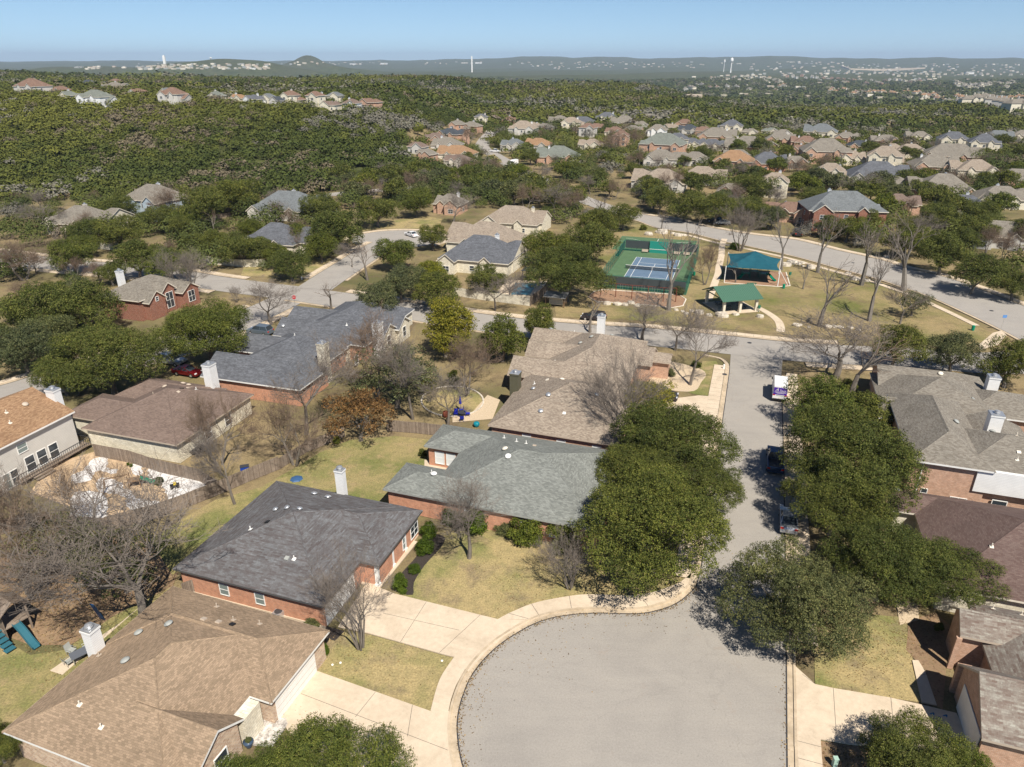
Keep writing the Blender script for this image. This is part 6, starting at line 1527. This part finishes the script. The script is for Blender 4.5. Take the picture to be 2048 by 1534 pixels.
for u_, v__, lb in ((1517,624,'green park sign post beside the shelter'),(1579,556,'green spring rider standing right of the playground')):
    p = at(u_, v__); o = thing('park_post', lb, 'post', (p[0],p[1],0), .3); b = MB(); b.tube([(0,0,0),(0,0,1.3)],.05,8); b.build('post','green_pole',o); b = MB(); b.box(-.25,-.12,.75,.25,.12,1.4); b.build('box','green_pole',o)
# limestone boulders: each its own
BO = [(1213,609,16),(1235,610,18),(1250,611,13),(1262,607,15),(1275,612,14),(1195,606,9),(1352,621,10),(1365,624,9),(1372,628,12),(1383,623,10),(1398,627,20),(1418,632,14),(1435,628,10),(1444,633,26),(1471,630,14),(1520,635,15),(1592,652,16),(1600,651,9),(1618,655,8),(1655,655,15),(1668,655,12),(1680,656,14),(1700,657,12),(1716,661,10),(1297,470,16),(1316,466,13),(1325,467,22),(1345,468,10),(1356,472,18),(1368,472,11),(1572,532,20),(1584,527,22),(1597,529,13),(1605,527,11),(1621,537,18),(1606,533,8),(1710,560,15),(1718,561,11),(1734,563,12),(1696,548,11),(1772,515,12),(1803,512,10),(1640,490,8)]
for i,(u_,v__,w_) in enumerate(BO):
    p = at(u_,v__); s = w_/ppm(p); rr = random.Random(i); b = MB(); h = s*rr.uniform(.28,.4); n=9
    ring = lambda k,z: [(s/2*k*math.cos(2*math.pi*j/n)*rr.uniform(.85,1.1), s/3.2*k*math.sin(2*math.pi*j/n)*rr.uniform(.85,1.1), z+rr.uniform(-.04,.04)) for j in range(n)]
    rs = [ring(1,-.05),ring(1.05,h*.5),ring(.88,h)]
    for a_,c_ in zip(rs,rs[1:]):
        for j in range(n): b.face([a_[j],a_[(j+1)%n],c_[(j+1)%n],c_[j]])
    b.face(rs[-1]); o = b.build('boulder','rock'); o.location = p; o.rotation_euler = (0,0,GA+rr.uniform(-.3,.3))
    zone = 'below the swing bed' if u_ < 1300 and v__ > 580 else 'along the street by the shelter' if 1340 < u_ < 1540 and v__ > 600 else 'at the foot of the dead trees by the street' if v__ > 640 else 'behind the half court' if u_ < 1400 else 'right of the shade sail' if u_ < 1650 and v__ > 500 else 'along the park road'
    tag(o, f'{ordw(1+sum(1 for b_ in BO[:i] if ((b_[0] < 1300 and b_[1] > 580) if "swing" in zone else True)))} pale limestone boulder {zone}', 'boulder', 'pale limestone boulders in the park')
# signs, hydrants, manholes, boxes
p = at(591,618); sg_ = thing('stop_sign','red octagonal stop sign at the street corner','stop sign',(p[0],p[1],0),math.radians(14))
b = MB(); b.tube([(0,0,0),(0,0,2.9)],.04,6); b.build('post','metal',sg_); oc = [(.42*math.cos(math.pi/8+k*math.pi/4), .42*math.sin(math.pi/8+k*math.pi/4)) for k in range(8)]
b = MB(); b.face([(x,-.06,2.5+z) for x,z in oc]); b.face([(x,-.05,2.5+z) for x,z in oc][::-1]); b.build('sign_plate',mat('stop_red',(.55,.02,.04),.4),sg_)
text('STOP',.27,(0,-.072,2.4),(math.radians(90),0,0),sg_,'white','lettering')
p = at(2001,662); s2 = thing('street_sign','blue sign plate on a thin post at the park corner','street sign',(p[0],p[1],0),0)
b = MB(); b.tube([(0,0,0),(0,0,3.1)],.035,6); b.build('post','metal',s2); b = MB(); b.box(-.38,-.03,2.6,.38,.0,3.15); b.build('sign_plate',mat('sign_blue',(.10,.25,.55),.4),s2)
def hydrant(label,u,v):
    p = at(u,v); o = thing('fire_hydrant',label,'hydrant',(p[0],p[1],.13)); b = MB(); b.lathe((0,0,0),[(.17,0),(.17,.06),(.11,.08),(.11,.5),(.15,.52),(.13,.62),(.06,.72),(.03,.76)],12); b.build('barrel','white',o); b = MB(); b.tube([(-.2,0,.42),(.2,0,.42)],.06,8); b.build('nozzle','white',o)
hydrant('small white hydrant at the corner by the stop sign street',604,560); hydrant('white hydrant on the pavement near the gravel bed',1447,738)
for u_,v__,lb in ((1499,686,'dark manhole cover in the cross street'),(1706,526,'dark manhole cover in the park road'),(1983,622,'dark manhole cover near the park corner'),(1449,750,'dark grate in the pavement near the hydrant')):
    p = at(u_,v__); b = MB(); b.lathe((0,0,0),[(.38,0),(.38,.012)],20); o = b.build('manhole_cover','darkgrey'); o.location = (p[0],p[1],.055 if v__ > 600 else .06); tag(o,lb,'manhole cover')
    if u_ == 1449: o.location.z = .14; 
    if u_ == 1983 or u_ == 1706: o.location.z = .07
# drain mark, valve covers on the small lawn
for u_,v__,lb,c_ in ((665,1330,'white valve cap on the small lawn, nearest the garage','white'),(681,1326,'white valve cap on the small lawn beside the first','white'),(884,1322,'white valve cap at the pavement end of the small lawn','white')):
    p = at(u_,v__); b = MB(); b.lathe((0,0,0),[(.1,0),(.1,.05),(.07,.07)],10); o = b.build('valve_cap',c_); o.location=(p[0],p[1],.01); tag(o,lb,'valve cap')
for k,(u_,v__) in enumerate(((1866,1430),(1892,1434),(1879,1438))):
    p = at(u_,v__); b = MB(); b.bar((-.25,0,0),(.1,.1,0),.1,.004); b.bar((.1,.1,0),(-.05,-.12,0),.08,.004); o = b.build('chalk_mark',mat('blue_chalk',(.03,.15,.35),.9)); o.location=(p[0],p[1],.122); tag(o,('pale blue chalk scribble on the shaded drive, '+('leftmost','rightmost','lowest')[k]),'chalk mark')
p = at(524*1,1240); ac = thing('air_conditioner','grey air conditioning unit against the orange brick wall','air conditioner',at(559,1236),GA)
b = MB(); b.box(-.42,-.42,.05,.42,.42,.8); b.build('casing','metal',ac); b = MB(); b.lathe((0,0,.8),[(.36,0),(.36,.03),(.1,.05)],16); b.build('fan_grille','darkgrey',ac)
# garage door face plate, kerb number plate
# metal roofed shelter with mail boxes
ms_ = thing('mailbox_shelter','small metal roofed shelter over a block of pale mailboxes','mailbox shelter',at(1091,612),GA)
for x,y in ((0,0),(3.9,0),(0,1.7),(3.9,1.7)): b = MB(); b.box(x-.09,y-.09,0,x+.09,y+.09,2.5-(.25 if y == 0 else 0)); b.build('post','wood_new',ms_)
b = MB(); b.face([(-.4,-.6,2.2),(4.3,-.6,2.2),(4.3,2.3,2.62),(-.4,2.3,2.62)]); b.face([(-.4,-.6,2.1),(4.3,-.6,2.1),(4.3,2.3,2.52),(-.4,2.3,2.52)][::-1]); b.face([(-.4,-.6,2.1),(4.3,-.6,2.1),(4.3,-.6,2.2),(-.4,-.6,2.2)]); b.build('roof','metal',ms_)
b = MB(); b.box(.6,.6,.3,3.4,1.0,1.55); bx_ = b.build('mailbox_block','tan_post',ms_); b = MB()
for i in range(9):
    for j in range(3): b.box(.68+.3*i,.585,.5+.33*j,.93+.3*i,.6,.78+.33*j)
b.build('box_door','ventgrey',bx_)
# pools
def pool(label, pts, m='water', z=.03):
    P = gpx(pts); c = Vector(P[0]); P = [(x-c.x,y-c.y) for x,y in P]; r_ = thing('swimming_pool',label,'pool',(c.x,c.y,0))
    sheet('water_surface', P, z+.03, M[m], parent=r_); cx = sum(p[0] for p in P)/len(P); cy = sum(p[1] for p in P)/len(P); Q = [(cx+(x-cx)*1.25, cy+(y-cy)*1.35) for x,y in P]; sheet('coping', Q, z, M['concrete'], parent=r_)
pool('kidney shaped turquoise pool behind the slate house',[(395,478),(405,472),(425,468),(437,471),(430,478),(405,482)]); pool('rectangular blue pool behind the cream garden wall',[(1022,590),(1030,566),(1075,567),(1060,590)],'water_dk')
S_('patio',[(985,592),(1015,560),(1095,562),(1070,604)],.015,M['concrete'])
gz = thing('garden_canopy','dark flat canopy beside the rectangular pool','canopy',at(1045,562),GA)
for x,y in ((0,0),(4,0),(0,3),(4,3)): b = MB(); b.box(x-.07,y-.07,0,x+.07,y+.07,2.4); b.build('post','darkgrey',gz)
b = MB(); b.box(-.3,-.3,2.4,4.3,3.3,2.55); b.build('canopy_roof','darkgrey',gz)
# wooden play tower, table set, toys
pt_ = thing('play_tower','weathered wooden play tower with a teal slide and climbing steps','play tower',at(30,1262),math.radians(-30))
for x in (-1,1):
    for y in (-1,1): b = MB(); b.box(x-.07,y-.07,0,x+.07,y+.07,3.0); b.build('post','wood',pt_)
b = MB(); b.box(-1.1,-1.1,1.35,1.1,1.1,1.45); b.build('platform','wood',pt_)
b = MB(); 
for s in (1,-1): b.face([(-1.4,s*1.35,2.8),(1.4,s*1.35,2.8),(1.4,0,3.8),(-1.4,0,3.8)][::-s]); b.face([(-1.4,s*1.35,2.75),(1.4,s*1.35,2.75),(1.4,0,3.74),(-1.4,0,3.74)][::s])
b.build('roof','wood',pt_)
b = MB(); b.box(-1.1,-1.12,0,1.1,-1.06,1.3); b.box(-1.12,-1,0,-1.06,1,1.3); b.build('board_wall','wood',pt_)
b = MB(); [b.box(-1.05,1.04-2.1*k,2.1,1.05,1.08-2.1*k,2.2) for k in (0,1)]; [b.box(-1+.25*k,-1.08,1.45,-.94+.25*k,-1.02,2.1) for k in range(9)]; b.build('railing','wood',pt_)
slide(pt_,(1.1,-.1,1.4),(3.9,-.2,.15),.55,'slide_teal')
b = MB(); [b.box(.2+.42*k+.0,-1.9-.0*k,1.35-.27*k-.06,.75+.42*k,-1.1,1.35-.27*k) for k in range(5)]; b.build('step','slide_teal',pt_)
tb = thing('patio_table','grey rectangular patio table on the concrete strip','table',at(168,1316),math.radians(45)); b = MB(); b.box(-.9,-.5,.70,.9,.5,.74); b.build('table_top',mat('slate_top',(.12,.13,.15),.5),tb)
for x in (-.8,.8):
    for y in (-.4,.4): b = MB(); b.box(x-.03,y-.03,0,x+.03,y+.03,.7); b.build('leg','metal',tb)
def chair(label,u,v,a,m='metal'):
    c_ = thing('patio_chair',label,'chair',at(u,v),a,None); b = MB(); b.box(-.28,-.28,.42,.28,.28,.46); b.build('seat','ventgrey' if m == 'metal' else m,c_); b = MB(); b.face([(-.28,.28,.46),(.28,.28,.46),(.28,.42,1.0),(-.28,.42,1.0)]); b.face([(-.28,.30,.46),(.28,.30,.46),(.28,.44,1.0),(-.28,.44,1.0)][::-1]); b.build('backrest','ventgrey' if m == 'metal' else m,c_)
    for x in (-.27,.27):
        b = MB(); b.tube([(x,-.27,0),(x,-.27,.65),(x,.3,.65)],.02,5); b.build('armrest',m,c_)
        b = MB(); b.tube([(x,.27,0),(x,.42,1.02)],.02,5); b.build('leg',m,c_)
chair('grey patio chair with arms on the grass side of the table',145,1308,math.radians(70)); chair('grey patio chair at the lower end of the table',140,1330,math.radians(150)); chair('grey patio chair at the chimney end of the table',176,1300,math.radians(-40))
M['cobalt'] = mat('cobalt_chair', (.02,.03,.35), .4)
for i,(u_,v__) in enumerate(((912,832),(936,832),(924,842),(922,825))): chair('cobalt blue garden chair '+('left of','right of','in front of','behind')[i]+' the round garden table',u_,v__,i*1.6,'cobalt')
gt = thing('garden_table','round dark garden table among cobalt blue chairs','table',at(924,833)); b = MB(); b.lathe((0,0,.68),[(.6,0),(.6,.04)],18); b.build('table_top','darkgrey',gt); b = MB(); b.tube([(0,0,0),(0,0,.68)],.05,8); b.build('pedestal','darkgrey',gt)
bl = thing('garden_umbrella','closed cobalt umbrella rising behind the garden chairs','umbrella',at(921,822)); b = MB(); b.tube([(0,0,0),(0,0,2.6)],.03,6); b.build('pole','metal',bl); b = MB(); b.lathe((0,0,1.2),[(.22,0),(.18,.5),(.1,1.0),(.03,1.4)],8); b.build('folded_cloth','cobalt',bl)
o = thing('glazed_pot','turquoise glazed pot at the corner of the taupe roof','pot',at(953,853)); b = MB(); b.lathe((0,0,0),[(.25,0),(.45,.3),(.42,.6),(.3,.7)],16); b.build('pot_body',mat('turquoise_glaze',(.01,.2,.26),.2),o,smooth=True)
o = thing('glazed_pot','red brown glazed pot by the garden trees','pot',at(891,834)); b = MB(); b.lathe((0,0,0),[(.25,0),(.4,.3),(.36,.8),(.3,.9)],16); b.build('pot_body','rust',o,smooth=True)
o = thing('planter_pot','blue grey planter with a small bush on the flagstone porch','planter',at(498,1492,.15)); b = MB(); b.lathe((0,0,0),[(.22,0),(.36,.4),(.38,.5)],16); b.build('pot_body',mat('blue_glaze',(.05,.08,.13),.3),o,smooth=True); child('foliage',leafed(OAK['bush'][0],'leaf_grey'),o,(0,0,.65),(.32,.32,.35))
tr_ = thing('ride_on_toy','small black and yellow ride on toy on the white gravel','toy',at(350,975),.5); b = MB(); b.box(-.5,-.28,.22,.5,.28,.42); b.build('body','black',tr_); b = MB(); b.box(-.1,-.2,.42,.2,.2,.62); b.build('seat',mat('toy_yellow',(.6,.45,.05),.4),tr_); b = MB(); b.tube([(.3,0,.42),(.2,0,.8)],.03,6); b.build('steering_column','black',tr_)
for x in (-.35,.35):
    for y in (-.34,.34): b = MB(); b.tube([(x,y-.06,.16),(x,y+.06,.16)],.16,12); b.build('wheel','tyre',tr_)
ys = thing('climbing_set','small timber play frame with a green slide on the sand yard','climbing set',at(272,972),.3)
for x in (-.6,.6):
    for y in (-.5,.5): b = MB(); b.box(x-.05,y-.05,0,x+.05,y+.05,1.7); b.build('post','wood_new',ys)
b = MB(); b.box(-.65,-.55,.9,.65,.55,.96); b.build('platform','wood_new',ys); b = MB(); b.bar((-.6,0,1.7),(-3.0,-.4,1.7),.1,.12); b.bar((-3.0,-.4,1.7),(-3.3,-.9,0),.09,.09); b.bar((-3.0,-.4,1.7),(-3.3,.2,0),.09,.09); b.build('swing_beam','wood_new',ys)
slide(ys,(.6,0,.92),(2.2,.0,.12),.45,'plastic_green')
for u_,v__,r_,lb in ((105,1140,1.3,'round black trampoline half hidden by bare trees'),(392,905,1.1,'round dark fire table on the side patio of the stone house')):
    o = thing('trampoline' if r_ > 1.2 else 'fire_table',lb,'trampoline' if r_ > 1.2 else 'table',at(u_,v__)); b = MB(); b.lathe((0,0,.6),[(r_*.97,0),(r_,.05),(r_*.9,.06)],24); b.build('mat','black',o)
    for k in range(4): b = MB(); a_ = k*1.57+.4; b.tube([(r_*.9*math.cos(a_),r_*.9*math.sin(a_),0),(r_*.9*math.cos(a_),r_*.9*math.sin(a_),.6)],.03,6); b.build('leg','darkgrey',o)
tp = thing('blue_tarpaulin','blue tarpaulin heap on the grass behind the charcoal roof','tarpaulin',at(593,958)); b = MB(); b.lathe((0,0,0),[(.8,0),(.65,.12),(.3,.2),(.1,.22)],7); b.build('cloth',mat('tarp_blue',(.04,.10,.22),.5),tp)
tp = thing('storage_box','dark blue storage box by the bare tree in the back yard','box',at(490,940),.3); b = MB(); b.box(-.5,-.3,0,.5,.3,.55); b.build('box_body',mat('box_blue',(.01,.05,.30),.4),tp); b = MB(); b.box(-.53,-.33,.55,.53,.33,.62); b.build('lid','darkgrey',tp)
tp = thing('paddle_board','dark blue board leaning behind the white chimney','board',at(206,1240),math.radians(-20)); b = MB(); b.bar((0,0,.1),(-.1,-.5,2.2),.5,.06,up=(0,1,0)); b.build('deck',mat('board_blue',(.01,.06,.16),.3),tp)
ub = thing('utility_box','green utility box on the lawn by the stop sign','utility box',at(595,629)); b = MB(); b.box(-.45,-.4,0,.45,.4,.7); b.build('casing',mat('utility_green',(.14,.22,.13),.6),ub); b = MB(); b.box(-.48,-.43,.7,.48,.43,.76); b.build('lid',mat('utility_green',(.14,.22,.13),.6),ub)
ub = thing('utility_box','pale green utility post by the lower pavement','utility box',at(1668,1532)); b = MB(); b.box(-.15,-.15,0,.15,.15,.8); b.build('casing',mat('utility_pale',(.35,.5,.42),.6),ub); b = MB(); b.box(-.17,-.17,.8,.17,.17,.85); b.build('lid',mat('utility_pale',(.35,.5,.42),.6),ub)
bb = thing('park_bench','dark bench at the near edge of the playground','bench',at(1503,570),math.radians(-3)); b = MB(); b.box(-1.1,-.2,.42,1.1,.2,.47); b.build('seat','green_pole',bb)
for x in (-.9,.9): b = MB(); b.box(x-.04,-.18,0,x+.04,.18,.42); b.build('leg','green_pole',bb)
# towers and buildings on the skyline
def sky_tower(label,u,vtop,vbase,Y,w,m='white',kind='slab',name='tower'):
    x = (u-1024)/F*(cP*Y+sP*(CH)); g = float(th(x,Y)); vt = (vtop-767)/F; zt = CH-(Y*math.tan(PIT+math.atan(vt))); zt = max(zt, g+20); H = zt-g
    o = thing(name,label,'tower',(x,Y,g-5)); b = MB()
    if kind == 'slab': b.box(-w/2,-w/2,0,w/2,w/2,H+5); b.build('shaft',m,o); b = MB(); b.box(-w*.3,-w*.3,H+5,w*.3,w*.3,H+9); b.build('roof_block',m,o)
    else: b.lathe((0,0,0),[(w*.28,0),(w*.16,H*.3),(w*.16,H*.72)],14); b.build('stem',m,o); b = MB(); b.lathe((0,0,H*.70),[(w*.16,0),(w*.5,H*.1),(w*.52,H*.2),(w*.35,H*.3),(.5,H*.34)],18); b.build('tank',m,o)
sky_tower('tall white slab tower on the left hilltop',332,112,123,4650,13)
sky_tower('white water tower on the left hilltop',425,114,123,4800,16,kind='tank',name='water_tower')
sky_tower('white tower block rising from the middle of the plain',944,113,124,6400,10)
sky_tower('white water tower right of the middle of the skyline',1462,115,127,6000,24,kind='tank',name='water_tower')
sky_tower('smaller water tower beside the right hand one',1448,118,127,6300,12,kind='tank',name='water_tower')
def block(label,u,v,w,h,m='white',dp=.4,name='far_building'):
    p = at(u,v); k = ppm(p); o = thing(name,label,'building',(p[0],p[1],p[2]-4)); W_,H_ = w/k,h/k; b = MB(); b.box(-W_/2,-W_*dp/2,0,W_/2,W_*dp/2,H_+4); b.build('wall',m,o); b = MB(); b.box(-W_/2-.5,-W_*dp/2-.5,H_+4,W_/2+.5,W_*dp/2+.5,H_+4.6); b.build('roof','ventgrey',o); b = MB(); n = max(3,int(W_/8)); [b.box(-W_/2+W_*(i+.25)/n,-W_*dp/2-.3,H_*.45+4,-W_/2+W_*(i+.7)/n,-W_*dp/2+.1,H_*.75+4) for i in range(n)]; b.build('window','glass',o)
block('long low white building at the foot of the white tower block',957,127,14,2.4); block('pale building beside the left foot of the white tower block',931,127,9,2,'cream')
block('white building far right near the dam',1938,148,16,4); block('pale sheds before the horizon ridge',768,128,14,2); block('white shed left of the pale sheds',706,129,12,2); block('white hall in the left hill town',160,135,12,2,'cream'); block('long white hall in the left hill town',505,138,12,2.4)
dm = [(1683,134),(1700,140),(1760,141),(1850,138)]
P_ = [at(*q) for q in dm]; o0 = Vector(P_[0]); r_ = thing('dam','long grey dam across the valley before the ridge','dam',P_[0]); b = MB()
for A,B in zip(P_,P_[1:]): b.bar(Vector(A)-o0+Vector((0,0,4)), Vector(B)-o0+Vector((0,0,4)), 14, 22)
b.build('wall','concrete',r_)
rr = random.Random(77); b = MB()
for band,n in ((((270,540),(128,139)),120),(((560,1700),(124,130)),95),(((1500,2040),(128,150)),170),(((1050,1420),(129,138)),40),(((150,250),(134,139)),16),(((1380,2040),(150,200)),130)):
    for _ in range(n):
        u_ = rr.uniform(*band[0]); v__ = rr.uniform(*band[1]); p = at(u_,v__); 
        if p[1] > 20000: continue
        w_ = rr.uniform(8,20)*(1+p[1]/12000); h_ = rr.uniform(3,6)*(1+p[1]/12000); b.box(p[0]-w_/2,p[1]-w_/3,p[2]-5,p[0]+w_/2,p[1]+w_/3,p[2]+h_,rr.choice((0,1,1,2,3)))
o = b.build('far_town',['cream','trim_tan','ventgrey','stone'],uv=False); tag(o,'scatter of pale far off town buildings below the horizon',None,None,'stuff')
# fallen leaves in the gutters, on the lawns and on the paving
r_ = np.random.default_rng(5); pts = []
def along(line, d, n, sp):
    L_ = offs(line, d)
    for _ in range(n):
        i = r_.integers(0, len(L_)-1); t = r_.random(); a, c = L_[i], L_[i+1]; pts.append((a[0]+(c[0]-a[0])*t+r_.normal()*sp, a[1]+(c[1]-a[1])*t+r_.normal()*sp, .06))
along(left_k, -.15, 1300, .15); along(right_k, .15, 500, .15); along(left_k, -1.2, 160, .9)
for (u0, v0, su, sv, n, z) in ((955,1395,14,26,70,.03),(1090,1310,60,24,70,.03),(1320,1150,70,25,1500,.03),(1150,1160,110,40,1500,.03),(1720,1300,60,40,900,.03),(90,1180,110,50,4200,.03),(160,1300,80,40,900,.03),(700,1320,70,30,400,.03),(700,930,80,30,600,.03),(1690,1520,40,20,700,.03),(560,1460,60,25,120,.13),(1840,1260,40,30,500,.03),(300,1170,40,25,500,.03)):
    for _ in range(n):
        u, v = u0+r_.normal()*su, v0+r_.normal()*sv
        if u0 == 560 and not (560 < u < 800): continue
        p = at(u, v); pts.append((p[0], p[1], z))
P = np.array(pts); n = len(P); a = r_.uniform(0, 6.28, n); s = r_.uniform(.03, .07, n)[:, None]; A = np.stack([np.cos(a), np.sin(a), r_.uniform(-.5,.5,n)], 1)*s; B = np.stack([-np.sin(a), np.cos(a), r_.uniform(-.5,.5,n)], 1)*s*.7
V = np.stack([P-A, P-B, P+A, P+B], 1).reshape(-1, 3); me = npmesh('fallen_leaves', V, 4, [leafmat('dry_leaf', (.10,.06,.03), (.20,.12,.06), (.34,.23,.12), k=.05, dead=(.42,.32,.18))]); o = bpy.data.objects.new('fallen_leaves', me); C.objects.link(o); tag(o, 'brown fallen leaves lying in the gutters and on the lawns', None, None, 'stuff')
# ---------------------------------------------------------------- haze
b = MB(); b.box(-32000,-400,-140,32000,31000,330); hz = mat('haze_air',(1,1,1)); t_ = hz.node_tree; t_.nodes.clear(); ou = t_.nodes.new('ShaderNodeOutputMaterial'); pvn = t_.nodes.new('ShaderNodeVolumePrincipled'); pvn.inputs['Color'].default_value = (.60,.76,.98,1); pvn.inputs['Density'].default_value = HAZE; pvn.inputs['Anisotropy'].default_value = 0.0
t_.links.new(pvn.outputs[0],ou.inputs['Volume']); o = b.build('haze',hz,uv=False); tag(o,None,None,None,'stuff')
